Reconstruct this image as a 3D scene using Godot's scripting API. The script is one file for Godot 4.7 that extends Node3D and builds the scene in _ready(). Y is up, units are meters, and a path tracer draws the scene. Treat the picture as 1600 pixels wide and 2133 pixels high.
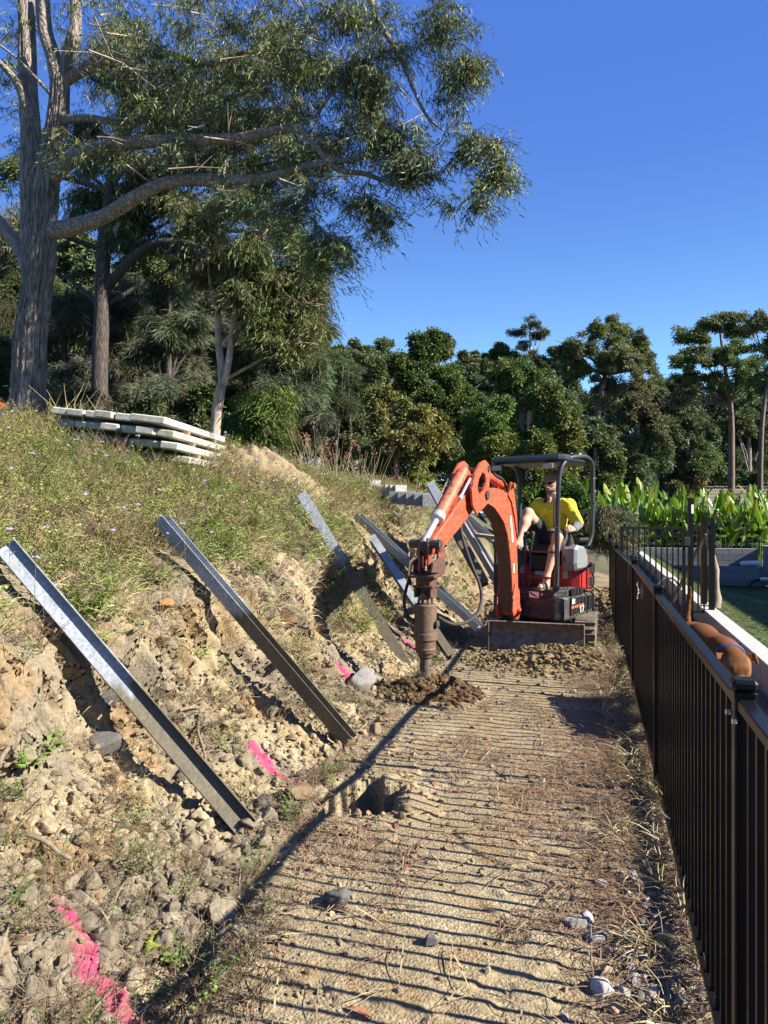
extends Node3D

# ---------------------------------------------------------------- mesh builder
class MB:
	var v := PackedVector3Array()
	var n := PackedVector3Array()
	var c := PackedColorArray()
	var i := PackedInt32Array()
	var col := Color(1, 1, 1)

	func tri(a: Vector3, b: Vector3, d: Vector3) -> void:
		var nn := (d - a).cross(b - a).normalized()
		var k := v.size()
		v.append(a); v.append(b); v.append(d)
		n.append(nn); n.append(nn); n.append(nn)
		c.append(col); c.append(col); c.append(col)
		i.append(k); i.append(k + 1); i.append(k + 2)

	func quad(a: Vector3, b: Vector3, d: Vector3, e: Vector3) -> void:
		var nn := (d - a).cross(b - e).normalized()
		var k := v.size()
		v.append(a); v.append(b); v.append(d); v.append(e)
		for q in 4:
			n.append(nn); c.append(col)
		i.append(k); i.append(k + 1); i.append(k + 2); i.append(k); i.append(k + 2); i.append(k + 3)

	func quad_out(a: Vector3, b: Vector3, d: Vector3, e: Vector3, away: Vector3) -> void:
		if (d - a).cross(b - e).dot(away) < 0.0:
			quad(e, d, b, a)
		else:
			quad(a, b, d, e)

	func tri_out(a: Vector3, b: Vector3, d: Vector3, away: Vector3) -> void:
		if (d - a).cross(b - a).dot(away) < 0.0:
			tri(a, d, b)
		else:
			tri(a, b, d)

	# box with chamfered edges
	func box(at: Vector3, size: Vector3, bs := Basis(), bev := 0.0) -> void:
		var h := size * 0.5
		var b := minf(bev, minf(h.x, minf(h.y, h.z)) * 0.9)
		var p := {}
		for sx in [-1, 1]:
			for sy in [-1, 1]:
				for sz in [-1, 1]:
					var g := Vector3(sx, sy, sz)
					for ax in 3:
						var q := Vector3(h.x - b, h.y - b, h.z - b)
						q[ax] = h[ax]
						p[[sx, sy, sz, ax]] = at + bs * (q * g)
		for ax in 3:
			var a1 := (ax + 1) % 3
			var a2 := (ax + 2) % 3
			for s in [-1, 1]:
				var cs := []
				for w in [[-1, -1], [1, -1], [1, 1], [-1, 1]]:
					var k := [0, 0, 0, ax]
					k[ax] = s; k[a1] = w[0]; k[a2] = w[1]
					cs.append(p[k])
				var o := Vector3.ZERO
				o[ax] = s
				quad_out(cs[0], cs[1], cs[2], cs[3], bs * o)
			if b > 0.0:
				for s1 in [-1, 1]:
					for s2 in [-1, 1]:
						var ka := [0, 0, 0, a1]
						ka[a1] = s1; ka[a2] = s2; ka[ax] = -1
						var kb: Array = ka.duplicate(); kb[3] = a2
						var kc: Array = kb.duplicate(); kc[ax] = 1
						var kd: Array = ka.duplicate(); kd[ax] = 1
						var o := Vector3.ZERO
						o[a1] = s1; o[a2] = s2
						quad_out(p[ka], p[kb], p[kc], p[kd], bs * o)
		if b > 0.0:
			for sx in [-1, 1]:
				for sy in [-1, 1]:
					for sz in [-1, 1]:
						tri_out(p[[sx, sy, sz, 0]], p[[sx, sy, sz, 1]], p[[sx, sy, sz, 2]], bs * Vector3(sx, sy, sz))

	# a bar between two points, rectangular section
	func bar(a: Vector3, b: Vector3, w: float, hgt: float, up := Vector3.UP, bev := 0.0) -> void:
		var z := (b - a).normalized()
		var x := up.cross(z)
		if x.length() < 0.01:
			x = Vector3.RIGHT.cross(z)
		x = x.normalized()
		box((a + b) * 0.5, Vector3(w, hgt, (b - a).length()), Basis(x, z.cross(x), z), bev)

	func tube(pts: Array, radii, sides := 8, caps := true) -> void:
		var m := pts.size()
		var x := Vector3.ZERO
		var start := v.size()
		for k in m:
			var d: Vector3 = (pts[mini(k + 1, m - 1)] - pts[maxi(k - 1, 0)]).normalized()
			if k == 0:
				x = d.cross(Vector3(0.31, 0.9, 0.17)).normalized()
				if x.length() < 0.1:
					x = d.cross(Vector3.RIGHT).normalized()
			else:
				x = (x - d * x.dot(d)).normalized()
			var y := d.cross(x)
			var r: float = radii if radii is float else radii[k]
			for q in sides:
				var a := TAU * q / sides
				var nn := x * cos(a) + y * sin(a)
				v.append(pts[k] + nn * r); n.append(nn); c.append(col)
		for k in m - 1:
			for q in sides:
				var q2 := (q + 1) % sides
				var a := start + k * sides + q
				var b := start + k * sides + q2
				_tri_n(a, b, b + sides)
				_tri_n(a, b + sides, a + sides)
		if caps:
			for e in [0, m - 1]:
				var o: Vector3 = (pts[0] - pts[1]) if e == 0 else (pts[m - 1] - pts[m - 2])
				for q in range(1, sides - 1):
					tri_out(v[start + e * sides], v[start + e * sides + q], v[start + e * sides + q + 1], o)

	func _tri_n(a: int, b: int, d: int) -> void:
		if (v[d] - v[a]).cross(v[b] - v[a]).dot(n[a] + n[b] + n[d]) < 0.0:
			i.append(a); i.append(d); i.append(b)
		else:
			i.append(a); i.append(b); i.append(d)

	# profile: array of Vector2(radius, height) turned about xf's y axis; hard edges
	func lathe(profile: Array, xf: Transform3D, sides := 20) -> void:
		for k in profile.size() - 1:
			var p: Vector2 = profile[k]
			var q: Vector2 = profile[k + 1]
			var e := q - p
			var nr := Vector2(e.y, -e.x).normalized()
			var start := v.size()
			for j in sides + 1:
				var a := TAU * j / sides
				var d := Vector3(cos(a), 0, sin(a))
				for w in [p, q]:
					v.append(xf * (d * w.x + Vector3.UP * w.y))
					n.append((xf.basis * (d * nr.x + Vector3.UP * nr.y)).normalized())
					c.append(col)
			for j in sides:
				var a := start + j * 2
				_tri_n(a, a + 1, a + 3)
				_tri_n(a, a + 3, a + 2)

	# polygon (x, y) drawn out along z of xf, centred
	func prism(poly: Array, xf: Transform3D, depth: float, bev := 0.0) -> void:
		var pk := PackedVector2Array(poly)
		if Geometry2D.is_polygon_clockwise(pk):
			pk.reverse()
		var inner := pk
		if bev > 0.0:
			var off := Geometry2D.offset_polygon(pk, -bev)
			if off.size() == 1 and off[0].size() == pk.size():
				inner = off[0]
				# line the starts up
				var best := 0
				var bd := 1e9
				for k in inner.size():
					var d := inner[k].distance_to(pk[0])
					if d < bd:
						bd = d; best = k
				var turned := PackedVector2Array()
				for k in inner.size():
					turned.append(inner[(best + k) % inner.size()])
				inner = turned
			else:
				bev = 0.0
		var tr := Geometry2D.triangulate_polygon(inner)
		var z := depth * 0.5
		for s in [-1.0, 1.0]:
			for k in range(0, tr.size(), 3):
				tri_out(xf * _p3(inner[tr[k]], z * s), xf * _p3(inner[tr[k + 1]], z * s), xf * _p3(inner[tr[k + 2]], z * s), xf.basis * Vector3(0, 0, s))
		var cnt := pk.size()
		for k in cnt:
			var a := pk[k]
			var b := pk[(k + 1) % cnt]
			var o := Vector3(b.y - a.y, a.x - b.x, 0)
			quad_out(xf * _p3(a, -z + bev), xf * _p3(b, -z + bev), xf * _p3(b, z - bev), xf * _p3(a, z - bev), xf.basis * o)
			if bev > 0.0:
				var ia := inner[k]
				var ib := inner[(k + 1) % cnt]
				for s in [-1.0, 1.0]:
					quad_out(xf * _p3(a, (z - bev) * s), xf * _p3(b, (z - bev) * s), xf * _p3(ib, z * s), xf * _p3(ia, z * s), xf.basis * (o.normalized() + Vector3(0, 0, s)))

	func _p3(p: Vector2, z: float) -> Vector3:
		return Vector3(p.x, p.y, z)

	func mesh(m: Material = null, into: ArrayMesh = null) -> ArrayMesh:
		var a := []
		a.resize(Mesh.ARRAY_MAX)
		a[Mesh.ARRAY_VERTEX] = v
		a[Mesh.ARRAY_NORMAL] = n
		a[Mesh.ARRAY_COLOR] = c
		a[Mesh.ARRAY_INDEX] = i
		var out := into if into else ArrayMesh.new()
		out.add_surface_from_arrays(Mesh.PRIMITIVE_TRIANGLES, a)
		if m:
			out.surface_set_material(out.get_surface_count() - 1, m)
		return out


var rng := RandomNumberGenerator.new()
var M := {}
var used := {}
var n1 := FastNoiseLite.new()
var n2 := FastNoiseLite.new()
var nr := FastNoiseLite.new()
var nc := FastNoiseLite.new()

const EYE := 1.66
const FOC := 1479.0

# ---------------------------------------------------------------- places
func P(X: float, Y: float, Z: float) -> Vector3:       # Z metres ahead of the photographer
	return Vector3(X, Y, -Z)

func at(px: float, py: float, Z: float) -> Vector3:     # a point seen in that direction, Z metres ahead
	return Vector3((px - 800.0) / FOC * Z, EYE - (py - 1064.0) / FOC * Z, -Z)

func pt(s: float, t: float, h := 0.0) -> Vector3:       # s along the fence, t to the side of it towards the bank
	return Vector3(0.928 + 0.2808 * s - 0.9598 * t, h, -(1.832 + 0.9598 * s + 0.2808 * t))

func st(p: Vector3) -> Vector2:
	var dx := p.x - 0.928
	var dz := -p.z - 1.832
	return Vector2(0.2808 * dx + 0.9598 * dz, -0.9598 * dx + 0.2808 * dz)

func rf(a: float, b: float) -> float:
	return rng.randf_range(a, b)

func sm(a: float, b: float, x: float) -> float:
	return smoothstep(a, b, x)

# ---------------------------------------------------------------- naming
func numbered(called: String) -> String:
	var k: int = used.get(called, 0)
	used[called] = k + 1
	return called if k == 0 else "%s_%03d" % [called, k]

func tag(o: Node, label: String, category: String, group := "", kind := "") -> Node:
	if label: o.set_meta("label", label)
	if category: o.set_meta("category", category)
	if group: o.set_meta("group", group)
	if kind: o.set_meta("kind", kind)
	return o

func thing(called: String, label: String, category: String, pos := Vector3.ZERO, turn := 0.0, group := "") -> Node3D:
	var o := Node3D.new()
	o.name = numbered(called)
	add_child(o)
	o.position = pos
	o.rotation.y = turn
	tag(o, label, category, group)
	return o

func part(called: String, mesh: Mesh, m: Material, parent: Node, pos := Vector3.ZERO) -> MeshInstance3D:
	var o := MeshInstance3D.new()
	o.name = called
	o.mesh = mesh
	if m: o.material_override = m
	parent.add_child(o, true)
	o.position = pos
	return o

func solo(called: String, mesh: Mesh, m: Material, label: String, category: String, pos := Vector3.ZERO, group := "", kind := "") -> MeshInstance3D:
	var o := MeshInstance3D.new()
	o.name = numbered(called)
	o.mesh = mesh
	if m: o.material_override = m
	add_child(o)
	o.position = pos
	tag(o, label, category, group, kind)
	return o

func copies(called: String, mesh: Mesh, m: Material, xf: Array, cols: Array, parent: Node = null) -> MultiMeshInstance3D:
	var mm := MultiMesh.new()
	mm.transform_format = MultiMesh.TRANSFORM_3D
	mm.use_colors = true
	mm.mesh = mesh
	mm.instance_count = xf.size()
	for k in xf.size():
		mm.set_instance_transform(k, xf[k])
		mm.set_instance_color(k, cols[k] if cols.size() > k else Color(1, 1, 1))
	var o := MultiMeshInstance3D.new()
	o.multimesh = mm
	o.material_override = m
	if parent:
		o.name = called
		parent.add_child(o, true)
	else:
		o.name = numbered(called)
		add_child(o)
	o.set_meta("kind", "stuff")
	return o

# ---------------------------------------------------------------- materials
func lin(r: float, g: float, b: float) -> Color:
	return Color(r, g, b).linear_to_srgb()

func noise_tex(freq: float, oct: int, lo: Color, hi: Color, size := 512, seed_ := 1, type := FastNoiseLite.TYPE_SIMPLEX_SMOOTH, mid = null, frac := FastNoiseLite.FRACTAL_FBM) -> NoiseTexture2D:
	var f := FastNoiseLite.new()
	f.seed = seed_
	f.noise_type = type
	f.frequency = freq
	f.fractal_type = frac
	f.fractal_octaves = oct
	var g := Gradient.new()
	g.set_color(0, lo)
	g.set_color(1, hi)
	if mid != null:
		g.add_point(0.5, mid)
	var t := NoiseTexture2D.new()
	t.width = size
	t.height = size
	t.seamless = true
	t.noise = f
	t.color_ramp = g
	return t

func mat(key: String, col: Color, rough := 0.8, metal := 0.0, vc := false) -> StandardMaterial3D:
	var m := StandardMaterial3D.new()
	m.resource_name = key
	m.albedo_color = col
	m.roughness = rough
	m.metallic = metal
	m.vertex_color_use_as_albedo = vc
	M[key] = m
	return m

func textured(m: StandardMaterial3D, alb: Texture2D, scale: Vector3, bump: Texture2D = null, cm := 0.0, world := true) -> void:
	m.albedo_texture = alb
	m.uv1_triplanar = true
	m.uv1_world_triplanar = world
	m.uv1_scale = scale
	if bump:
		m.heightmap_enabled = true
		m.heightmap_texture = bump
		m.heightmap_scale = cm

func make_materials() -> void:
	var fine := noise_tex(0.05, 5, Color(0.62, 0.6, 0.56), Color(1, 1, 1), 1024, 3)
	var grit := noise_tex(0.09, 4, Color(0.0, 0.0, 0.0), Color(1, 1, 1), 1024, 9)
	var patch := noise_tex(0.012, 5, Color(0.55, 0.53, 0.5), Color(1, 1, 1), 512, 5)
	var scuff := noise_tex(0.03, 5, Color(0.72, 0.7, 0.68), Color(1, 1, 1), 512, 15)
	var grime := noise_tex(0.016, 6, Color(0.3, 0.26, 0.24), Color(1, 1, 1), 512, 25, FastNoiseLite.TYPE_SIMPLEX_SMOOTH, Color(0.93, 0.93, 0.93))
	var rust := noise_tex(0.02, 5, lin(0.055, 0.032, 0.022), lin(0.19, 0.105, 0.06), 512, 31, FastNoiseLite.TYPE_SIMPLEX_SMOOTH, lin(0.11, 0.07, 0.045))
	var dirtysteel := noise_tex(0.018, 5, lin(0.06, 0.045, 0.038), lin(0.3, 0.25, 0.18), 512, 33, FastNoiseLite.TYPE_SIMPLEX_SMOOTH, lin(0.15, 0.115, 0.09))
	var spangle := noise_tex(0.03, 3, Color(0.62, 0.65, 0.68), Color(1, 1, 1), 512, 41, FastNoiseLite.TYPE_CELLULAR)
	var mudt := noise_tex(0.02, 5, lin(0.1, 0.082, 0.05), lin(0.25, 0.21, 0.135), 512, 43, FastNoiseLite.TYPE_SIMPLEX_SMOOTH, lin(0.165, 0.135, 0.082))
	var bark := noise_tex(0.012, 4, lin(0.37, 0.32, 0.27), lin(0.028, 0.023, 0.019), 1024, 51, FastNoiseLite.TYPE_SIMPLEX_SMOOTH, lin(0.24, 0.202, 0.168), FastNoiseLite.FRACTAL_RIDGED)
	var barkb := noise_tex(0.012, 4, Color(1, 1, 1), Color(0, 0, 0), 1024, 51, FastNoiseLite.TYPE_SIMPLEX_SMOOTH, null, FastNoiseLite.FRACTAL_RIDGED)
	var smoothbark := noise_tex(0.01, 5, lin(0.13, 0.08, 0.055), lin(0.5, 0.4, 0.31), 512, 57, FastNoiseLite.TYPE_SIMPLEX_SMOOTH, lin(0.33, 0.25, 0.19))
	var concrete := noise_tex(0.02, 6, Color(0.72, 0.71, 0.68), Color(1, 1, 1), 512, 61)

	textured(mat("soil", Color(1, 1, 1), 0.95, 0, true), fine, Vector3(0.7, 0.7, 0.7), grit, 0.6)
	M.soil.metallic_specular = 0.2
	textured(mat("rock", Color(1, 1, 1), 0.9, 0, true), scuff, Vector3(3.1, 3.1, 3.1), grit, 0.7)
	M.rock.metallic_specular = 0.25
	textured(mat("earth_far", Color(1, 1, 1), 1.0, 0, true), patch, Vector3(0.25, 0.25, 0.25))
	for k in [["leaf", 0.62, 0.4], ["gumleaf", 0.55, 0.3], ["needle", 0.7, 0.2], ["grass", 0.6, 0.3], ["ginger", 0.4, 0.5]]:
		var m := mat(k[0], Color(1, 1, 1), k[1], 0, true)
		m.backlight_enabled = true
		m.backlight = lin(k[2], k[2], k[2] * 0.6)
	M.gumleaf.metallic_specular = 0.35
	M.leaf.metallic_specular = 0.3
	textured(mat("straw", Color(1, 1, 1), 0.8, 0, true), scuff, Vector3(2, 2, 2))
	textured(mat("bark", Color(1, 1, 1), 0.95, 0, true), bark, Vector3(1.5, 0.2, 1.5), barkb, 4.0)
	textured(mat("limb_bark", Color(1, 1, 1), 0.95, 0, true), bark, Vector3(0.9, 0.9, 0.9), barkb, 2.5)
	textured(mat("smooth_bark", Color(1, 1, 1), 0.75, 0, true), smoothbark, Vector3(1.3, 0.5, 1.3))
	M.dark_bark = M.bark.duplicate()
	M.dark_bark.albedo_color = Color(0.6, 0.58, 0.56)
	M.dark_bark.resource_name = "dark_bark"
	M.pale_bark = M.smooth_bark.duplicate()
	M.pale_bark.albedo_color = Color(0.62, 0.58, 0.55)
	M.pale_bark.resource_name = "pale_bark"
	textured(mat("galvanised", lin(0.4, 0.41, 0.42), 0.46, 0.45), spangle, Vector3(3, 3, 3))
	M.galvanised.roughness_texture = spangle
	textured(mat("mud_and_zinc", Color(1, 1, 1), 0.55, 0.25, true), spangle, Vector3(3, 3, 3), grit, 0.2)
	textured(mat("muddy_steel", Color(1, 1, 1), 0.85), mudt, Vector3(1.4, 1.4, 1.4), grit, 0.3)
	textured(mat("red_paint", lin(0.5, 0.075, 0.03), 0.55), grime, Vector3(1.6, 1.6, 1.6))
	textured(mat("hood_paint", lin(0.44, 0.028, 0.026), 0.35), scuff, Vector3(1.2, 1.2, 1.2))
	textured(mat("black_plastic", lin(0.016, 0.016, 0.018), 0.45), scuff, Vector3(2, 2, 2))
	textured(mat("dusty_black", Color(1, 1, 1), 0.6), noise_tex(0.02, 6, lin(0.01, 0.01, 0.011), lin(0.15, 0.12, 0.085), 512, 71, FastNoiseLite.TYPE_SIMPLEX_SMOOTH, lin(0.02, 0.019, 0.018)), Vector3(0.9, 0.9, 0.9))
	textured(mat("rubber", lin(0.05, 0.045, 0.038), 0.85), patch, Vector3(2, 2, 2))
	textured(mat("clay_rubber", Color(1, 1, 1), 0.95), noise_tex(0.02, 5, lin(0.05, 0.042, 0.032), lin(0.36, 0.29, 0.19), 512, 73), Vector3(1.5, 1.5, 1.5), grit, 0.8)
	textured(mat("rusty_steel", Color(1, 1, 1), 0.72, 0.25), rust, Vector3(2.2, 2.2, 2.2), grit, 0.15)
	textured(mat("blade_steel", Color(1, 1, 1), 0.6, 0.3), dirtysteel, Vector3(1.3, 1.3, 1.3), grit, 0.15)
	mat("chrome", lin(0.6, 0.6, 0.6), 0.28, 0.6)
	textured(mat("canopy_grey", lin(0.035, 0.042, 0.05), 0.4), scuff, Vector3(1.5, 1.5, 1.5))
	textured(mat("console_grey", lin(0.2, 0.215, 0.23), 0.55), scuff, Vector3(2, 2, 2))
	mat("lamp_lens", lin(0.3, 0.26, 0.2), 0.3)
	mat("white_print", lin(0.75, 0.75, 0.73), 0.6)
	mat("orange_print", lin(0.62, 0.1, 0.03), 0.6)
	mat("grey_print", lin(0.35, 0.34, 0.33), 0.6)
	mat("fence_black", lin(0.006, 0.006, 0.007), 0.3)
	M.fence_black.metallic_specular = 0.32
	textured(mat("concrete", lin(0.52, 0.51, 0.47), 0.9), concrete, Vector3(1.5, 1.5, 1.5), grit, 0.25)
	textured(mat("sleeper_concrete", lin(0.5, 0.48, 0.41), 0.85), concrete, Vector3(1.1, 1.1, 1.1), grit, 0.12)
	textured(mat("block_grey", lin(0.3, 0.31, 0.32), 0.92), concrete, Vector3(2, 2, 2), grit, 0.3)
	textured(mat("block_pale", lin(0.52, 0.51, 0.48), 0.92), concrete, Vector3(2, 2, 2), grit, 0.3)
	textured(mat("timber", lin(0.33, 0.25, 0.16), 0.85), noise_tex(0.02, 4, Color(0.6, 0.56, 0.5), Color(1, 1, 1), 512, 81), Vector3(9, 1.2, 9))
	textured(mat("roof_tile", lin(0.24, 0.19, 0.165), 0.85), patch, Vector3(0.7, 0.7, 0.7))
	mat("render_wall", lin(0.5, 0.48, 0.44), 0.9)
	mat("skin", Color(1, 1, 1), 0.68, 0, true)
	M.skin.subsurf_scatter_enabled = true
	M.skin.subsurf_scatter_strength = 0.08
	textured(mat("cloth", Color(1, 1, 1), 0.85, 0, true), scuff, Vector3(4, 4, 4))
	M.cloth.rim_enabled = true
	M.cloth.rim = 0.25
	textured(mat("fur", Color(1, 1, 1), 0.8, 0, true), noise_tex(0.06, 3, Color(0.8, 0.78, 0.75), Color(1, 1, 1), 512, 91), Vector3(5, 5, 5))
	M.fur.metallic_specular = 0.2
	mat("dark_glass", lin(0.012, 0.01, 0.01), 0.08)
	mat("white_cloth", lin(0.7, 0.69, 0.66), 0.9)
	mat("blue_strap", lin(0.03, 0.035, 0.16), 0.7)
	textured(mat("lawn_base", lin(0.075, 0.11, 0.03), 1.0), patch, Vector3(0.8, 0.8, 0.8))

# ---------------------------------------------------------------- ground
const PROF := [[0.0, 0.0], [0.2, 0.05], [0.42, 0.13], [0.62, 0.22], [0.8, 0.34], [0.92, 0.5], [1.02, 0.66], [1.15, 0.76], [1.38, 0.86], [1.6, 0.95], [2.0, 1.1]]

func prof(u: float) -> float:
	if u <= 0.0:
		return 0.0
	for k in PROF.size() - 1:
		if u < PROF[k + 1][0]:
			var a: float = PROF[k][0]
			var b: float = PROF[k + 1][0]
			return lerpf(PROF[k][1], PROF[k + 1][1], (u - a) / (b - a))
	return 1.1

func foot(s: float) -> float:
	return 2.12 - 0.62 * sm(1.3, -0.7, s) + 0.1 * n1.get_noise_1d(s * 1.3 + 40.0) + 0.1 * sm(4.0, 7.0, s) - 0.1 * sm(8.0, 12.0, s)

func lip(s: float) -> float:                              # where the weeds begin
	return lerpf(3.5, 3.02, sm(1.0, 5.0, s)) - 0.25 * sm(6.0, 9.0, s)

func crest(s: float) -> float:
	return clampf(1.3 + 0.062 * s, 1.2, 1.84) - 0.7 * sm(13.0, 24.0, s)

func gh(s: float, t: float) -> float:
	var h := 0.0
	if t < -0.9:
		h = 0.12 - 1.4 * sm(-1.12, -1.3, t)
	elif t < 0.0:
		h = 0.12 * sm(0.1, -0.4, t)
	else:
		var u := (t - foot(s)) * (1.0 + 0.22 * sm(2.5, 6.5, s) - 0.12 * sm(1.0, -0.5, s))
		h = crest(s) * prof(u)
		if u > 2.0:
			var far := sm(6.5, 10.5, s)
			h += (minf(u, 3.6) - 2.0) * lerpf(0.34, 0.1, far)
			if u > 3.6:
				h += (minf(u, 7.5) - 3.6) * lerpf(0.19, 0.02, far)
	h += 0.035 * maxf(0.0, minf(s, 17.0) - 9.0) * sm(-0.5, 0.3, t) * sm(3.0, 1.6, t)
	# the bored hole
	var dh := Vector2(s - 1.9, t - 1.7)
	var rad := 0.27 + 0.13 * n1.get_noise_2d(cos(dh.angle()) * 0.9 + 4.0, sin(dh.angle()) * 0.9) + 0.05 * n2.get_noise_2d(s * 6.0, t * 6.0)
	h -= (0.4 + 0.12 * n2.get_noise_2d(s * 4.0, t * 4.0)) * sm(rad, rad - 0.045, dh.length())
	h += 0.025 * sm(0.56, 0.33, dh.length()) * sm(rad - 0.02, rad + 0.05, dh.length())
	# spoil round the auger, soil pushed up before the blade
	var da := Vector2(s - 4.3, t - 1.78)
	h += 0.15 * sm(0.55, 0.08, da.length())
	var db := Vector2((s - 6.0) / 0.62, (t - 0.72) / 0.95)
	h += 0.16 * sm(1.0, 0.25, db.length())
	h += 0.22 * sm(1.0, 0.3, Vector2((s - 10.0) / 1.6, (t + 0.05) / 0.6).length())
	return h

func micro(s: float, t: float) -> float:
	var face := sm(foot(s) - 0.35, foot(s) + 0.2, t)
	var edge := sm(0.55, 0.15, t)
	var wheel := 1.0 - face
	var clod := 0.0
	var soft := sm(0.75, 0.2, Vector2(s - 4.3, t - 1.78).length()) + sm(1.0, 0.55, Vector2((s - 6.1) / 0.9, (t - 0.75) / 1.1).length()) + sm(8.3, 9.2, s) * sm(1.9, 1.6, t)
	soft = minf(soft, 1.0)
	if soft > 0.01:
		clod = soft * 0.075 * (nc.get_noise_2d(s * 9.0, t * 9.0) + 0.45)
	var r := 0.01 * n1.get_noise_2d(s * 1.6, t * 1.6) + 0.0035 * n2.get_noise_2d(s * 9.0, t * 9.0)
	# dried blocks of clay on the track
	r += 0.012 * (sm(0.03, 0.07, n1.get_noise_2d(s * 1.7 + 9.0, t * 1.1 - 4.0)) - 0.5) * wheel * sm(4.0, 2.5, s)
	r += face * (0.05 * nr.get_noise_2d(s * 1.6, t * 1.6) + 0.045 * nc.get_noise_2d(s * 6.0, t * 6.0) + 0.018 * n2.get_noise_2d(s * 14.0, t * 14.0))
	r += edge * 0.012 * n2.get_noise_2d(s * 12.0, t * 12.0)
	r += sm(1.6, 2.3, s + t) * 0.0
	return r + clod

func pink(s: float, t: float) -> float:
	var p := pt(s, t)
	var q := Vector2(p.x, -p.z)
	var best := 0.0
	for k in PINK:
		var a: Vector2 = k[0]
		var b: Vector2 = k[1]
		var w := clampf((q - a).dot(b - a) / (b - a).length_squared(), 0.0, 1.0)
		best = maxf(best, sm(k[2] * 1.5, k[2] * 0.5, q.distance_to(a.lerp(b, w)) + 0.024 * n2.get_noise_2d(s * 24.0, t * 24.0)))
	return best

# sprayed marks: start, end (x and metres ahead), half width
var PINK := []

func soil_colour(s: float, t: float) -> Color:
	var a := n1.get_noise_2d(s * 0.9 + 11.0, t * 0.9)
	var b := n2.get_noise_2d(s * 2.3, t * 2.3 + 20.0)
	var e := n2.get_noise_2d(s * 8.0, t * 8.0 + 50.0)
	var tan_ := Vector3(0.345, 0.278, 0.174)
	var pale := Vector3(0.41, 0.342, 0.222)
	var ochre := Vector3(0.31, 0.203, 0.1)
	var grey := Vector3(0.23, 0.198, 0.15)
	var damp := Vector3(0.15, 0.095, 0.05)
	var v := tan_.lerp(pale, sm(-0.3, 0.4, a))
	v = v.lerp(ochre, 0.5 * sm(0.15, 0.5, b))
	var u := t - foot(s)
	# loose grey topsoil in patches low on the near bank and under the weeds
	var g := sm(-0.25, 0.2, n1.get_noise_2d(s * 0.7 - 5.0, t * 0.9 + 8.0) + 0.35 * sm(1.8, -0.2, s) * sm(-0.3, 0.3, u)) * sm(-0.5, 0.1, u)
	v = v.lerp(grey, g * 0.85)
	v = v.lerp(ochre, 0.55 * sm(0.0, 0.35, b) * sm(0.3, 0.6, u) * sm(1.3, 1.0, u))
	v = v.lerp(damp, sm(0.6, 0.2, Vector2(s - 4.3, t - 1.78).length() + 0.1 * b))
	v = v.lerp(Vector3(0.27, 0.2, 0.105), sm(1.1, 0.6, Vector2((s - 6.2) / 0.9, (t - 0.75) / 1.1).length()))
	v = v.lerp(Vector3(0.26, 0.185, 0.1), sm(8.0, 9.0, s) * sm(2.5, 1.8, t))
	v *= 1.0 + 0.16 * e
	var pk := pink(s, t)
	if pk > 0.0:
		v = v.lerp(Vector3(0.56, 0.045, 0.17), pk * (0.8 + 0.2 * e))
	return Color(v.x, v.y, v.z)

func setup_noise() -> void:
	n1.seed = 7
	n1.noise_type = FastNoiseLite.TYPE_SIMPLEX_SMOOTH
	n1.frequency = 1.0
	n1.fractal_octaves = 3
	n2.seed = 21
	n2.noise_type = FastNoiseLite.TYPE_SIMPLEX_SMOOTH
	n2.frequency = 1.0
	n2.fractal_octaves = 3
	nr.seed = 33
	nr.noise_type = FastNoiseLite.TYPE_SIMPLEX_SMOOTH
	nr.frequency = 1.0
	nr.fractal_type = FastNoiseLite.FRACTAL_RIDGED
	nr.fractal_octaves = 4
	nc.seed = 5
	nc.noise_type = FastNoiseLite.TYPE_CELLULAR
	nc.frequency = 1.0
	nc.cellular_return_type = FastNoiseLite.RETURN_DISTANCE
	nc.fractal_type = FastNoiseLite.FRACTAL_FBM
	nc.fractal_octaves = 2

# the surface point itself, with the relief of the cut bank pushed outwards
func gp(s: float, t: float) -> Vector3:
	var h := gh(s, t) + micro(s, t)
	var u := t - foot(s)
	var k := sm(0.15, 0.5, u) * sm(1.7, 1.1, u)
	var dt := 0.0
	if k > 0.0:
		dt = k * (0.12 * n1.get_noise_2d(s * 1.1, 7.0 + h * 0.6) + 0.14 * nr.get_noise_2d(s * 2.6, h * 0.9) + 0.045 * n2.get_noise_2d(s * 13.0, h * 3.0) + 0.09 * nc.get_noise_2d(s * 4.0, h * 4.0) - 0.04)
	return pt(s, t - dt, h)

func sheet(ss: PackedFloat32Array, ts: PackedFloat32Array, f: Callable, fc: Callable, keep = null) -> MB:
	var mb := MB.new()
	var w := ts.size()
	for s in ss:
		for t in ts:
			mb.v.append(f.call(s, t))
			mb.c.append(fc.call(s, t))
	var hgt := ss.size()
	mb.n.resize(mb.v.size())
	for a in hgt:
		for b in w:
			var dx := mb.v[a * w + mini(b + 1, w - 1)] - mb.v[a * w + maxi(b - 1, 0)]
			var dy := mb.v[mini(a + 1, hgt - 1) * w + b] - mb.v[maxi(a - 1, 0) * w + b]
			var nn := dy.cross(dx).normalized()
			mb.n[a * w + b] = nn if nn.y > 0.0 else -nn
	var use: bool = keep != null
	for a in hgt - 1:
		for b in w - 1:
			if use and not keep.call(ss[a], ss[a + 1], ts[b], ts[b + 1]):
				continue
			var k := a * w + b
			mb._tri_n(k, k + 1, k + w + 1)
			mb._tri_n(k, k + w + 1, k + w)
	return mb

func pk2(px: float, py: float) -> Vector2:
	var p := hit(px, py)
	return Vector2(p.x, -p.z)

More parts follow.
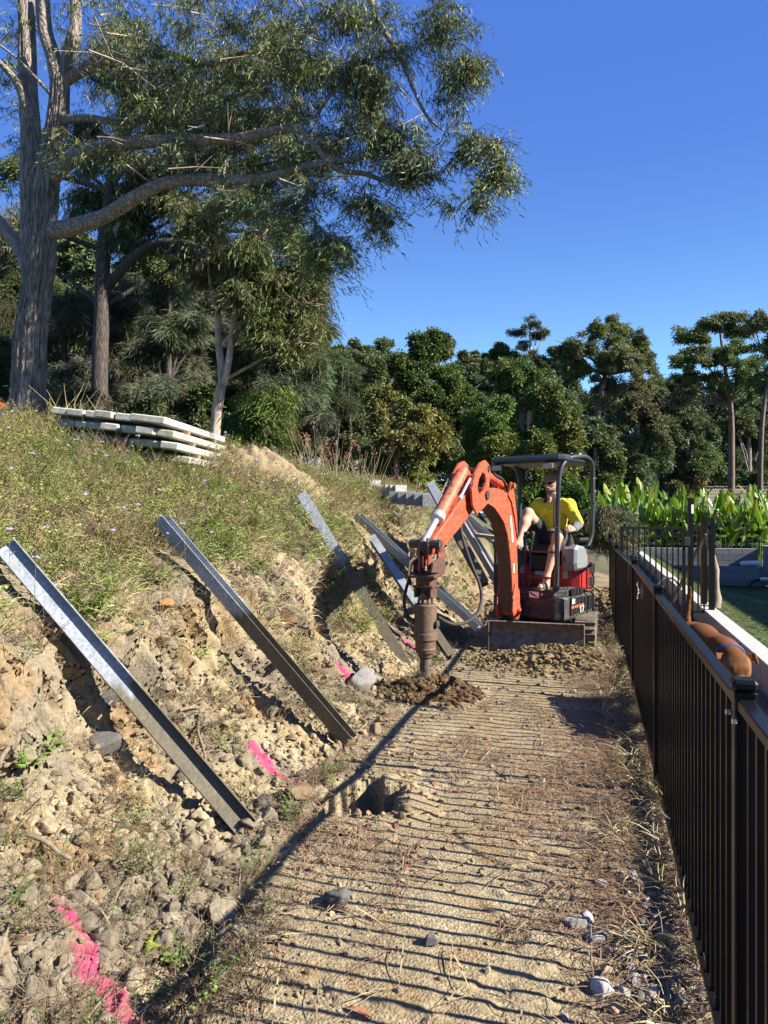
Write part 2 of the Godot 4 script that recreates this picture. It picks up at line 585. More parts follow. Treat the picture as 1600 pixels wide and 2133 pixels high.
func build_ground() -> void:
	PINK = [
		[pk2(112, 1885), pk2(155, 1975), 0.036], [pk2(155, 1975), pk2(205, 2060), 0.042], [pk2(205, 2060), pk2(268, 2128), 0.042],
		[pk2(528, 1552), pk2(560, 1592), 0.038], [pk2(560, 1592), pk2(645, 1624), 0.03],
		[pk2(702, 1388), pk2(735, 1412), 0.05], [pk2(812, 1302), pk2(845, 1328), 0.05], [pk2(850, 1332), pk2(862, 1345), 0.05]]
	var ss := PackedFloat32Array()
	var s := -1.75
	while s < 11.0:
		ss.append(s)
		s += 0.0085 + 0.0026 * maxf(0.0, s + 1.0)
	var ts := PackedFloat32Array()
	var t := -0.2
	while t < 5.4:
		ts.append(t)
		t += 0.0135 if t < 3.7 else 0.04
	var mb := sheet(ss, ts, gp, soil_colour)
	var o := part("ground", mb.mesh(), M.soil, self)
	o.set_meta("kind", "structure")
	used["ground"] = 1
	# the wide ground beyond
	ss = PackedFloat32Array()
	s = -14.0
	while s < 120.0:
		ss.append(s)
		s += 0.3 if s < 18.0 else 2.5
	ts = PackedFloat32Array()
	t = -90.0
	while t < 90.0:
		ts.append(t)
		t += 0.25 if t > -4.0 and t < 12.0 else 2.5
	mb = sheet(ss, ts,
		func(a: float, b: float) -> Vector3:
			var inside := a > -1.6 and a < 10.7 and b > -0.1 and b < 5.2
			return pt(a, b, gh(a, b) - (0.12 if inside else 0.0) + 0.06 * n1.get_noise_2d(a * 0.5, b * 0.5)),
		func(a: float, b: float) -> Color:
			var g := 0.5 + 0.5 * n1.get_noise_2d(a * 0.4, b * 0.4)
			if b < 3.0 and b > -1.2 and a < 16.0:
				return Color(0.26, 0.195, 0.11)
			return Color(0.11, 0.095, 0.05).lerp(Color(0.09, 0.1, 0.04), g),
		func(a0: float, a1: float, b0: float, b1: float) -> bool:
			return not (a0 > -1.3 and a1 < 10.3 and b0 > 0.1 and b1 < 4.9))
	o = part("terrain", mb.mesh(), M.earth_far, self)
	o.set_meta("kind", "structure")

# irregular stone of about unit size
func stone_mesh(sd: int, rough := 0.28, flat := 0.7) -> ArrayMesh:
	var f := FastNoiseLite.new()
	f.seed = sd
	f.frequency = 0.9
	f.fractal_octaves = 2
	var mb := MB.new()
	var sp := SphereMesh.new()
	sp.radial_segments = 9
	sp.rings = 5
	sp.radius = 0.5
	sp.height = 1.0
	var a := sp.get_mesh_arrays()
	var vs: PackedVector3Array = a[Mesh.ARRAY_VERTEX]
	var ids: PackedInt32Array = a[Mesh.ARRAY_INDEX]
	var q := PackedVector3Array()
	for p in vs:
		var g := p * (1.0 + rough * 2.0 * f.get_noise_3dv(p * 2.0))
		# a few broken faces
		for k in 4:
			var d := Vector3(sin(sd * 3.1 + k * 2.3), sin(sd * 1.7 + k * 4.1), cos(sd * 2.9 + k * 1.3)).normalized()
			var over := g.dot(d) - 0.34
			if over > 0.0:
				g -= d * over * 0.9
		q.append(g * Vector3(1.0, flat, 0.85))
	for k in range(0, ids.size(), 3):
		if q[ids[k]].distance_to(q[ids[k + 1]]) > 0.001 and q[ids[k + 1]].distance_to(q[ids[k + 2]]) > 0.001 and q[ids[k]].distance_to(q[ids[k + 2]]) > 0.001:
			mb.tri_out(q[ids[k]], q[ids[k + 1]], q[ids[k + 2]], (q[ids[k]] + q[ids[k + 1]] + q[ids[k + 2]]))
	return mb.mesh()

# larger stone with worn edges and broken faces
func rock_mesh(sd: int, flat := 0.75, crumb := 0.1) -> ArrayMesh:
	var f := FastNoiseLite.new()
	f.seed = sd
	f.frequency = 1.6
	f.fractal_octaves = 4
	var mb := MB.new()
	var seg := 30 if crumb < 0.2 else 18
	var rings := 18 if crumb < 0.2 else 11
	for a in rings + 1:
		for b in seg:
			var th := PI * a / rings
			var ph := TAU * b / seg
			var g := Vector3(sin(th) * cos(ph), cos(th), sin(th) * sin(ph)) * 0.52
			g *= 1.0 + 0.3 * f.get_noise_3dv(g * 0.9)
			for k in 6:
				var d := Vector3(sin(sd * 3.1 + k * 2.3), sin(sd * 1.7 + k * 4.1), cos(sd * 2.9 + k * 1.3)).normalized()
				var over := g.dot(d) - 0.33
				if over > 0.0:
					g -= d * over * 0.93
			g *= 1.0 + crumb * f.get_noise_3dv(g * 4.0)
			mb.v.append(g * Vector3(1.0, flat, 0.85))
			mb.n.append(g.normalized())
			mb.c.append(Color.WHITE)
	for a in rings:
		for b in seg:
			var k := a * seg + b
			var k2 := a * seg + (b + 1) % seg
			mb._tri_n(k, k2, k2 + seg)
			mb._tri_n(k, k2 + seg, k + seg)
	smooth(mb)
	return mb.mesh()

func turned(p: Vector3, size: float, squash := 1.0) -> Transform3D:
	var b := Basis.from_euler(Vector3(rf(-0.5, 0.5), rf(0, TAU), rf(-0.5, 0.5))) * Basis.from_scale(Vector3(size * rf(0.75, 1.3), size * squash, size * rf(0.75, 1.2)))
	return Transform3D(b, p)

func build_stones() -> void:
	rng.seed = 100
	var stones := []
	for k in 6:
		stones.append(stone_mesh(k + 1))
	for k in 4:                                        # crumbly lumps of clay
		stones.append(rock_mesh(k + 11, 0.8, 0.28))
	# loose gravel and crumbs of clay
	var lists := []
	var cl := []
	for k in 10:
		lists.append([]); cl.append([])
	var put := func(s: float, t: float, size: float, cc: Color) -> void:
		if size > 0.022 and pink(s, t) > 0.1: return
		var k := rng.randi() % 6 if size < 0.02 else 6 + rng.randi() % 4
		var p := gp(s, t)
		p.y += size * 0.12
		lists[k].append(turned(p, size, rf(0.7, 1.1)))
		cl[k].append(cc)
	var stone_col := func(s: float, t: float) -> Color:
		var c := soil_colour(s, t)
		var r := rng.randf()
		if pink(s, t) > 0.3:
			return c.lerp(Color(0.3, 0.2, 0.14), rng.randf() * 0.7)
		if r < 0.16: return Color(0.42, 0.36, 0.26)
		if r < 0.26: return Color(0.15, 0.135, 0.12)
		if r < 0.32: return Color(0.3, 0.16, 0.07)
		return c * rf(0.85, 1.2)
	for k in 26000:                                    # everywhere, thick on the loose foot of the bank
		var s := -1.5 + 9.0 * pow(rng.randf(), 1.6)
		var t := rf(0.0, 3.5)
		var u := t - foot(s)
		var dens := 0.16 + 0.84 * sm(-0.7, -0.05, u) * sm(1.3, 0.6, u)
		if s < 1.2 and t > 0.9: dens = maxf(dens, 0.55 * sm(0.8, 1.3, t))
		if rng.randf() > dens: continue
		var size := 0.007 + 0.022 * pow(rng.randf(), 3.0) + 0.012 * sm(-0.3, 0.3, u) * rng.randf()
		put.call(s, t, size * (1.0 + 0.12 * maxf(s, 0.0)), stone_col.call(s, t))
	for k in 2600:                                     # fist-sized clods
		var s := -1.4 + 7.5 * pow(rng.randf(), 1.4)
		var t := foot(s) + rf(-0.15, 0.95)
		if rng.randf() < sm(0.3, 1.1, t - foot(s)) * 0.8: continue
		put.call(s, t, 0.025 + 0.06 * pow(rng.randf(), 2.5), soil_colour(s, t) * rf(0.85, 1.25))
	for k in 130:                                      # bigger lumps in the near rubble
		var s := -1.3 + 3.2 * rng.randf()
		var t := foot(s) + rf(-0.1, 0.8)
		put.call(s, t, rf(0.06, 0.12), soil_colour(s, t) * rf(0.9, 1.2))
	for k in 2400:                                     # spoil by the auger and before the blade
		var a := rf(0, TAU)
		var d := pow(rng.randf(), 0.6)
		if k % 5 < 2:
			var s := 4.3 + cos(a) * d * 0.43
			var t := 1.78 + sin(a) * d * 0.48
			put.call(s, t, rf(0.02, 0.065), Color(0.16, 0.1, 0.052) * rf(0.75, 1.5))
		else:
			var s := 6.05 + cos(a) * d * 0.85
			var t := 0.75 + sin(a) * d * 1.1
			put.call(s, t, 0.012 + 0.06 * pow(rng.randf(), 2.0), Color(0.27, 0.2, 0.105) * rf(0.75, 1.25))
	for k in 220:                                      # crumbs broken from the hole's rim
		var a := rf(0, TAU)
		var d := rf(0.2, 0.5)
		put.call(1.9 + cos(a) * d, 1.7 + sin(a) * d, 0.008 + 0.06 * pow(rng.randf(), 3.0), Color(0.34, 0.26, 0.155) * rf(0.75, 1.2))
	for k in 1300:                                     # rough soil behind the machine and on the far bank
		var s := rf(8.2, 13.0)
		var t := rf(-0.3, 3.0)
		put.call(s, t, rf(0.03, 0.12), Color(0.25, 0.18, 0.1) * rf(0.75, 1.2))
	var all := thing("gravel", "loose gravel and clay crumbs strewn over the cut track and bank", "gravel")
	all.set_meta("kind", "stuff")
	for k in 10:
		copies("stones", stones[k], M.rock, lists[k], cl[k], all)
	# river pebbles along the fence
	var pb := []
	for k in 4:
		pb.append(rock_mesh(k + 21, 0.68))
	var plist := [[], [], [], []]
	var pcol := [[], [], [], []]
	for k in 2300:
		var s: float
		var t: float
		if k < 1100:
			s = rf(-1.3, 1.6)
			t = absf(rng.randfn(0.0, 0.2)) - 0.02
			if s > 0.4: t *= 0.6
		else:
			s = rf(-1.2, 9.5)
			t = rf(-1.02, -0.06)
		var size := rf(0.02, 0.05)
		var g := rf(0.22, 0.6)
		var cc := Color(g, g * 0.97, g * 0.93) if rng.randf() < 0.75 else Color(g * 0.95, g * 0.72, g * 0.5)
		var p := (gp(s, t) if t > -0.15 else pt(s, t, gh(s, t)))
		p.y += size * 0.2
		plist[k % 4].append(turned(p, size))
		pcol[k % 4].append(cc)
	var peb := thing("pebbles", "mixed grey and white river pebbles spread along the fence foot", "pebbles")
	peb.set_meta("kind", "stuff")
	for k in 4:
		copies("stones", pb[k], M.rock, plist[k], pcol[k], peb)
	# single larger pebbles by the fence
	var spots := [[1225, 1920, 0.075], [1240, 1955, 0.085], [1262, 2025, 0.06], [1255, 2060, 0.09], [1300, 2070, 0.055], [1285, 2098, 0.05], [1320, 2040, 0.05], [1345, 2010, 0.05], [1360, 2075, 0.045], [1255, 1838, 0.05], [1198, 1925, 0.08], [1365, 1935, 0.06], [1302, 1735, 0.045], [1390, 2100, 0.05], [1270, 1990, 0.05], [1330, 1985, 0.045]]
	for k in spots.size():
		var q: Array = spots[k]
		var Z: float = FOC * EYE / (q[1] - 1064.0)
		var w := st(P((q[0] - 800.0) / FOC * Z, 0, Z))
		var mb := solo("pebble", pb[k % 4], tint("pebble_stone_%d" % (k % 3), "rock", [Color(0.6, 0.59, 0.56), Color(0.42, 0.41, 0.4), Color(0.55, 0.4, 0.27)][k % 3]), "larger rounded pebble lying among the gravel at the fence foot", "pebble", Vector3.ZERO, "larger pebbles at the fence foot")
		mb.transform = turned(gp(w.x, w.y) + Vector3(0, q[2] * 0.2, 0), q[2])
	# single rocks one can point at: pixel-sized notes give place (x, y), size in metres, look
	var grey_r := Color(0.17, 0.16, 0.15)
	var tan_r := Color(0.3, 0.22, 0.13)
	var brown_r := Color(0.2, 0.125, 0.07)
	var pale_r := Color(0.33, 0.28, 0.2)
	var rocks := [
		[-0.5, 4.07, 0.17, tan_r, "squared tan sandstone rock beside the foot of the nearest channel"],
		[-0.68, 3.98, 0.14, grey_r, "dark grey angular rock next to the squared tan rock"],
		[-0.62, 3.8, 0.15, pale_r, "pale rock touching the lower end of the nearest channel"],
		[-0.2, 6.35, 0.3, Color(0.34, 0.33, 0.31), "big pale grey boulder beside the auger spoil"],
		[-0.36, 5.2, 0.1, brown_r, "upright brown stone under the second beam"],
		[-0.26, 5.02, 0.12, brown_r, "flat brown stone wedged under the end of the second beam"],
		[-0.06, 5.35, 0.12, tan_r, "tan stone against the far side of the second beam's foot"],
		[0.06, 5.0, 0.07, pale_r, "small pale chip of rock lying alone on the track"],
		[-0.67, 2.9, 0.15, pale_r, "pale lump of clay with a hollow beside it on the near rubble"],
		[-0.2, 3.0, 0.13, grey_r, "rounded grey stone alone on the near track"],
		[-0.6, 3.55, 0.1, pale_r, "pale chip of rock in the rubble below the nearest channel"],
		[-0.62, 2.55, 0.12, grey_r, "grey lump of clay at the edge of the near rubble"],
		[-1.15, 2.72, 0.1, pale_r, "white flat stone beside the long pink mark"],
		[0.18, 2.72, 0.07, grey_r, "small dark stone on the sandy track"],
	]
	for k in rocks.size():
		var q: Array = rocks[k]
		var w := st(P(q[0], 0, q[1]))
		var size: float = q[2]
		var o := solo("rock", rock_mesh(50 + k, 0.75), tint("rock_look_%d" % k, "rock", q[3]), q[4], "rock")
		o.transform = Transform3D(Basis.from_euler(Vector3(0.1, k * 1.3, 0.15)) * Basis.from_scale(Vector3(size, size * (1.5 if k == 4 else 1.0), size)), gp(w.x, w.y) + Vector3(0, size * 0.22, 0))
	# rocks standing out of the cut face
	var outs := [[598, 1290, 0.2, brown_r, "brown rock jutting from the cut above the second beam"], [345, 1255, 0.13, Color(0.4, 0.23, 0.1), "reddish rock at the lip of the cut between the first two beams"], [338, 1330, 0.12, tan_r, "tan rock set in the cut below the reddish rock"], [225, 1450, 0.13, grey_r, "grey rock beside the middle of the nearest channel"], [215, 1550, 0.2, grey_r, "rounded grey rock low on the near bank"], [575, 1470, 0.26, Color(0.24, 0.2, 0.15), "long dark slab lying slanted on the bank ledge"], [720, 1205, 0.14, tan_r, "tan rock sticking out beside the third beam"]]
	for k in outs.size():
		var q: Array = outs[k]
		var p := hit(q[0], q[1])
		var size: float = q[2]
		var o := solo("rock", rock_mesh(80 + k, 0.7), tint("rock_out_%d" % k, "rock", q[3]), q[4], "rock")
		var sc := Vector3(size, size, size) if k != 5 else Vector3(size * 1.1, size * 0.3, size * 0.35)
		o.transform = Transform3D(Basis.from_euler(Vector3(0.3, k * 0.9, -0.4 if k != 5 else -0.35)) * Basis.from_scale(sc), p)

func tint(key: String, base: String, col: Color) -> StandardMaterial3D:
	if not M.has(key):
		var m: StandardMaterial3D = M[base].duplicate()
		m.albedo_color = lin(col.r, col.g, col.b)
		m.vertex_color_use_as_albedo = false
		m.resource_name = key
		M[key] = m
	return M[key]

# where the line of sight through a point of the view meets the ground
func hit(px: float, py: float) -> Vector3:
	var z := 1.5
	while z < 40.0:
		var p := at(px, py, z)
		var w := st(p)
		if p.y < gh(w.x, w.y):
			break
		z += 0.03
	return at(px, py, z)

# ---------------------------------------------------------------- fence
func build_fence() -> void:
	var posts := [pt(-2.45, 0), pt(0, 0), pt(2.45, 0), pt(4.9, 0), P(2.95, 0, 9.0), P(3.64, 0, 11.4)]
	var tops := [1.2, 1.2, 1.2, 1.2, 1.215, 1.265]
	var f := thing("pool_fence", "black tubular metal pool fence running along the dirt track", "fence", pt(0, 0))
	var o := f.position
	for k in posts.size():
		var mb := MB.new()
		var p: Vector3 = posts[k] - o
		var yaw := Basis(Vector3.UP, -0.2846)
		mb.box(p + Vector3(0, tops[k] * 0.5 - 0.05, 0), Vector3(0.05, tops[k] + 0.1, 0.05), yaw, 0.004)
		var po := part("post", mb.mesh(), M.fence_black, f)
		mb = MB.new()
		mb.box(p + Vector3(0, tops[k] + 0.016, 0), Vector3(0.062, 0.03, 0.062), yaw, 0.009)
		mb.box(p + Vector3(0, tops[k] - 0.008, 0), Vector3(0.054, 0.016, 0.054), yaw, 0.003)
		part("post_cap", mb.mesh(), M.fence_black, po)
	var pick := MB.new()
	pick.box(Vector3.ZERO, Vector3(0.019, 1.09, 0.019), Basis(Vector3.UP, -0.2846), 0.002)
	var pm := pick.mesh()
	for k in posts.size() - 1:
		var a: Vector3 = posts[k] - o
		var b: Vector3 = posts[k + 1] - o
		var d := (b - a).normalized()
		a += d * 0.028
		b -= d * 0.028
		var mb := MB.new()
		var ta: float = tops[k] - 0.032
		var tb: float = tops[k + 1] - 0.032
		mb.bar(a + Vector3(0, ta, 0), b + Vector3(0, tb, 0), 0.04, 0.03, Vector3.UP, 0.004)
		mb.bar(a + Vector3(0, ta - 1.06, 0), b + Vector3(0, tb - 1.06, 0), 0.038, 0.026, Vector3.UP, 0.004)
		var pn := part("panel", mb.mesh(), M.fence_black, f)
		var cnt := 25
		for q in cnt:
			var w := (q + 0.75) / (cnt + 0.5)
			part("picket", pm, M.fence_black, pn, a.lerp(b, w) + Vector3(0, lerpf(ta, tb, w) - 0.56, 0))
	# small fittings on the rail
	var mb2 := MB.new()
	for q in [0.045, -0.045]:
		mb2.box(pt(0, 0.03, 0) - o + Vector3(0, 1.13, 0) + (pt(1, 0) - pt(0, 0)) * q, Vector3(0.014, 0.014, 0.006), Basis(), 0.002)
	part("bracket_screw", mb2.mesh(), M.chrome, f)
	# rag and torn tape caught on the rail
	var rag := MB.new()
	var rp := pt(3.85, 0.03, 1.12)
	for k in 5:
		var y0 := -0.028 * k
		var y1 := -0.028 * (k + 1)
		var w0: float = [0.012, 0.018, 0.03, 0.036, 0.042, 0.03][k]
		var w1: float = [0.012, 0.018, 0.03, 0.036, 0.042, 0.03][k + 1]
		var e := (pt(1, 0) - pt(0, 0))
		var z0 := (pt(0, 0.012) - pt(0, 0)) * sin(k * 1.7)
		var z1 := (pt(0, 0.012) - pt(0, 0)) * sin(k * 1.7 + 1.7)
		rag.quad(-e * w0 + Vector3(0, y0, 0), z0 + Vector3(0, y0, 0), z1 + Vector3(0, y1, 0), -e * w1 + Vector3(0, y1, 0) + z1)
		rag.quad(z0 + Vector3(0, y0, 0), e * w0 + Vector3(0, y0, 0), e * w1 + Vector3(0, y1, 0), z1 + Vector3(0, y1, 0))
	solo("rag", rag.mesh(), M.white_cloth, "scrap of white cloth hanging from the fence rail", "rag", rp)
	var tape := MB.new()
	var e2 := (pt(1, 0) - pt(0, 0))
	for k in 6:
		var w0 := 0.035 - 0.005 * k
		var w1 := 0.035 - 0.005 * (k + 1)
		var off := e2 * 0.02 * k
		tape.quad(off - e2 * w0 + Vector3(0, -0.045 * k, 0), off + e2 * w0 + Vector3(0, -0.045 * k, 0), off + e2 * (0.02 + w1) + Vector3(0, -0.045 * (k + 1), 0), off + e2 * (0.02 - w1) + Vector3(0, -0.045 * (k + 1), 0))
	solo("torn_tape", tape.mesh(), tint("tape_film", "straw", Color(0.5, 0.4, 0.2)), "strip of torn yellowed tape stuck to the fence rail", "tape", pt(5.35, 0.03, 1.17))

func build_gate() -> void:
	var a := P(3.06, 0, 9.15)
	var b := P(3.97, 0, 9.4)
	var g := thing("pool_gate", "black metal gate with thin vertical bars closing the strip behind the fence", "gate", a)
	var mb := MB.new()
	var d := (b - a)
	mb.bar(Vector3(0, 1.455, 0), d + Vector3(0, 1.45, 0), 0.03, 0.03)
	mb.bar(Vector3(0, 0.3, 0), d + Vector3(0, 0.3, 0), 0.03, 0.03)
	mb.bar(Vector3(0, 0.3, 0), Vector3(0, 1.47, 0), 0.034, 0.034, Vector3.RIGHT)
	mb.bar(d + Vector3(0, 0.3, 0), d + Vector3(0, 1.46, 0), 0.034, 0.034, Vector3.RIGHT)
	part("gate_frame", mb.mesh(), M.fence_black, g)
	mb = MB.new()
	mb.box(Vector3.ZERO, Vector3(0.016, 1.13, 0.016))
	var pm := mb.mesh()
	for k in 10:
		part("bar", pm, M.fence_black, g, d * ((k + 1) / 11.0) + Vector3(0, 0.877, 0))
	mb = MB.new()
	mb.box(d + Vector3(0.02, 1.27, 0.03), Vector3(0.09, 0.12, 0.06), Basis(), 0.01)
	part("latch", mb.mesh(), M.black_plastic, g)
	var q := P(4.08, 0, 9.45)
	var fp := thing("fence_panel", "short black fence panel with a tall latch post beside the gate", "fence panel", q)
	mb = MB.new()
	mb.box(Vector3(0, 0.99, 0), Vector3(0.06, 1.72, 0.06), Basis(), 0.004)
	part("post", mb.mesh(), M.fence_black, fp)
	mb = MB.new()
	mb.box(Vector3(0.31, 0.93, -0.06), Vector3(0.062, 1.3, 0.062), Basis(), 0.004)
	part("post", mb.mesh(), M.fence_black, fp)
	mb = MB.new()
	mb.box(Vector3(0.012, 1.7, 0.032), Vector3(0.03, 0.12, 0.004))
	part("sticker", mb.mesh(), M.white_print, fp)
	mb = MB.new()
	mb.bar(Vector3(0.03, 1.45, 0), Vector3(0.28, 1.45, -0.06), 0.03, 0.03)
	mb.bar(Vector3(0.03, 0.33, 0), Vector3(0.28, 0.33, -0.06), 0.03, 0.03)
	part("rail", mb.mesh(), M.fence_black, fp)
	mb = MB.new()
	mb.box(Vector3.ZERO, Vector3(0.016, 1.1, 0.016))
	pm = mb.mesh()
	for k in 2:
		part("bar", pm, M.fence_black, fp, Vector3(0.11 + 0.09 * k, 0.89, -0.02 - 0.02 * k))
	# post further back and the film-wrapped post
	mb = MB.new()
	mb.box(Vector3(0, 0.62, 0), Vector3(0.07, 1.24, 0.07), Basis(), 0.004)
	solo("steel_post", mb.mesh(), M.fence_black, "thick black post standing on the concrete edge behind the gate", "post", P(4.55, 0.35, 10.1))
	mb = MB.new()
	var pts := []
	var rad := []
	for k in 9:
		pts.append(Vector3(0.05 * sin(k * 0.6) - 0.02 * k * 0.2, 0.13 * k, 0.02 * cos(k)))
		rad.append(0.05 + 0.014 * sin(k * 1.9) + 0.03 * sm(2.0, 0.0, float(k)))
	mb.tube(pts, rad, 10)
	solo("wrapped_post", mb.mesh(), tint("film", "smooth_bark", Color(0.75, 0.75, 0.74)), "post wrapped in crumpled grey plastic film beside the gate", "post", P(4.6, 0.33, 9.9))
	# timber prop
	mb = MB.new()
	mb.bar(at(1394, 1265, 9.9), at(1470, 1110, 9.6), 0.04, 0.04, Vector3.RIGHT, 0.004)
	solo("timber_prop", mb.mesh(), tint("prop_wood", "timber", Color(0.25, 0.15, 0.09)), "slanting brown timber pole leaning behind the gate", "pole")
	# loose hoop of pipe
	mb = MB.new()
	pts = []
	for k in 12:
		var w := k / 11.0 * PI
		pts.append(at(1388 - 26 * cos(w), 1228 - 26 * sin(w) + 6 * cos(w), 10.4))
	mb.tube(pts, 0.018, 7)
	solo("hose_pipe", mb.mesh(), tint("pipe_grey", "black_plastic", Color(0.16, 0.15, 0.14)), "curved grey poly pipe arching behind the gate bars", "pipe")

# ---------------------------------------------------------------- lawn side
func lawn_h(t: float, s := 0.0) -> float:
	return 0.335 - 0.92 * sm(8.0, 19.0, s) * sm(-1.3, -2.8, t) - 0.02 * maxf(0.0, -t - 1.45)

func build_lawn_side() -> void:
	var mb := MB.new()
	for k in 14:
		mb = MB.new()
		var s0 := -3.0 + k * 2.0
		mb.bar(pt(s0 + 0.006, -1.16, 0.06), pt(s0 + 1.994, -1.16, 0.06), 0.19, 0.58, Vector3.UP, 0.008)
		if k == 0:
			var t := thing("concrete_edging", "pale concrete edging wall between the pebble strip and the lawn", "edging")
			t.set_meta("kind", "thing")
			used["__edge"] = t
		part("segment", mb.mesh(), M.concrete, used["__edge"])
	var ss := PackedFloat32Array()
	var s := -4.0
	while s < 25.0:
		ss.append(s); s += 0.5
	var ts := PackedFloat32Array()
	var t := -14.0
	while t < -1.1:
		ts.append(t); t += 0.2
	mb = sheet(ss, ts, func(a: float, b: float) -> Vector3: return pt(a, b, lawn_h(b, a) - 0.02 + 0.015 * n1.get_noise_2d(a, b)), func(_a: float, _b: float) -> Color: return Color.WHITE)
	part("lawn", mb.mesh(), M.lawn_base, self).set_meta("kind", "structure")
	# grass of the lawn
	rng.seed = 300
	var xf := []
	var cols := []
	for k in 15000:
		var a := 2.0 + 21.0 * pow(rng.randf(), 1.3)
		var b := -1.28 - 5.0 * rng.randf() * (0.35 + 0.65 * a / 23.0)
		var sc := rf(0.35, 0.6)
		xf.append(Transform3D(Basis(Vector3.UP, rf(0, TAU)) * Basis.from_scale(Vector3(sc * 1.5, sc * 0.45, sc * 1.5)), pt(a, b, lawn_h(b, a) - 0.02)))
		var g := 0.5 + 0.5 * n1.get_noise_2d(a * 1.6, b * 1.6)
		cols.append(Color(0.06, 0.11, 0.018).lerp(Color(0.16, 0.19, 0.05), g))
	var lg := copies("lawn_grass", M.tuft, M.grass, xf, cols)
	tag(lg, "short green lawn grass beyond the concrete edging", "grass", "", "stuff")
	# two-tier block garden wall
	rng.seed = 310
	block_wall("block_wall", "lower grey concrete block wall at the far end of the lawn", P(8.15, -0.6, 22.6), P(11.55, -0.6, 21.6), 3, 1)
	block_wall("block_wall", "upper grey concrete block wall behind the planting trench", P(7.1, -0.32, 24.0), P(12.05, -0.32, 22.9), 4, 2)
	block_wall("block_wall", "short return of grey blocks joining the two garden walls", P(11.72, -0.6, 21.75), P(12.25, -0.6, 22.75), 6, 3)
	var soil := MB.new()
	soil.box(Vector3.ZERO, Vector3(5.0, 0.3, 1.1), Basis(Vector3.UP, 0.24), 0.05)
	solo("planting_soil", soil.mesh(), tint("dark_soil", "earth_far", Color(0.02, 0.016, 0.012)), "dark soil filling the trench between the two block walls", "soil", P(9.75, -0.2, 22.85))
	# white bag on the lower wall
	var bag := MB.new()
	sdf_into(bag, [[Vector3(-0.22, 0, 0), Vector3(0.22, 0.02, 0), 0.085, 0.075, Color.WHITE], [Vector3(-0.05, 0.015, 0.05), Vector3(0.3, -0.02, 0.03), 0.06, 0.06, Color.WHITE]], 0.03, 0.05)
	solo("cement_bag", bag.mesh(), M.white_cloth, "slumped white bag lying on the lower block wall", "bag", P(11.2, 0.08, 21.72))
	var sp := MB.new()
	sp.bar(Vector3(0, -0.2, 0), Vector3(-0.12, 0.24, 0), 0.03, 0.03, Vector3.RIGHT)
	sp.bar(Vector3(-0.18, 0.27, 0), Vector3(-0.06, 0.24, 0), 0.035, 0.035)
	solo("spade", sp.mesh(), M.white_print, "pale spade handle standing in the soil behind the lower wall", "spade", P(10.15, 0.06, 22.4))
	var hoop := MB.new()
	var hp := []
	for k in 11:
		var w := k / 10.0 * PI
		hp.append(Vector3(-0.48 * cos(w), 0.24 * sin(w), 0.05 * cos(w)))
	var pipe := thing("drain_pipe", "half hoop of pipe, part black part white, on the lawn by the wall", "pipe", P(11.35, -0.58, 21.2))
	hoop.tube(hp.slice(0, 5), 0.05, 8)
	part("black_length", hoop.mesh(), M.black_plastic, pipe)
	hoop = MB.new()
	hoop.tube(hp.slice(4, 11), 0.055, 8)
	part("white_length", hoop.mesh(), M.white_print, pipe)
	# black fence behind the wall
	var bf := thing("boundary_fence", "black slatted fence half hidden under the tall green leaves", "fence", P(9.6, -0.3, 27.2))
	for k in 5:
		mb = MB.new()
		mb.bar(Vector3(-5.5, 0.35 + 0.3 * k, 0), Vector3(6.5, 0.3 + 0.3 * k, 1.2), 0.03, 0.2)
		part("rail", mb.mesh(), M.fence_black, bf)
	for k in 6:
		mb = MB.new()
		mb.box(Vector3(-5.0 + 2.2 * k, 0.85, 0.12 + 0.22 * k), Vector3(0.09, 1.75, 0.09))
		part("post", mb.mesh(), M.fence_black, bf)
	build_far_house()
	# the house beside the lawn, out of view, whose shade lies on the grass
	var h := thing("house", "rendered house beside the lawn whose shade covers the grass", "house", pt(12.0, -9.5, -1.0))
	mb = MB.new()
	var bs := Basis(Vector3.UP, -0.2846)
	mb.box(Vector3(0, 2.33, 0), Vector3(4.4, 4.76, 20.6), bs, 0.0)
	part("wall", mb.mesh(), M.render_wall, h)
	mb = MB.new()
	mb.prism([Vector2(-2.7, 0), Vector2(2.7, 0), Vector2(0, 1.2)], Transform3D(bs, Vector3(0, 4.72, 0)), 21.4)
	part("roof", mb.mesh(), M.roof_tile, h)

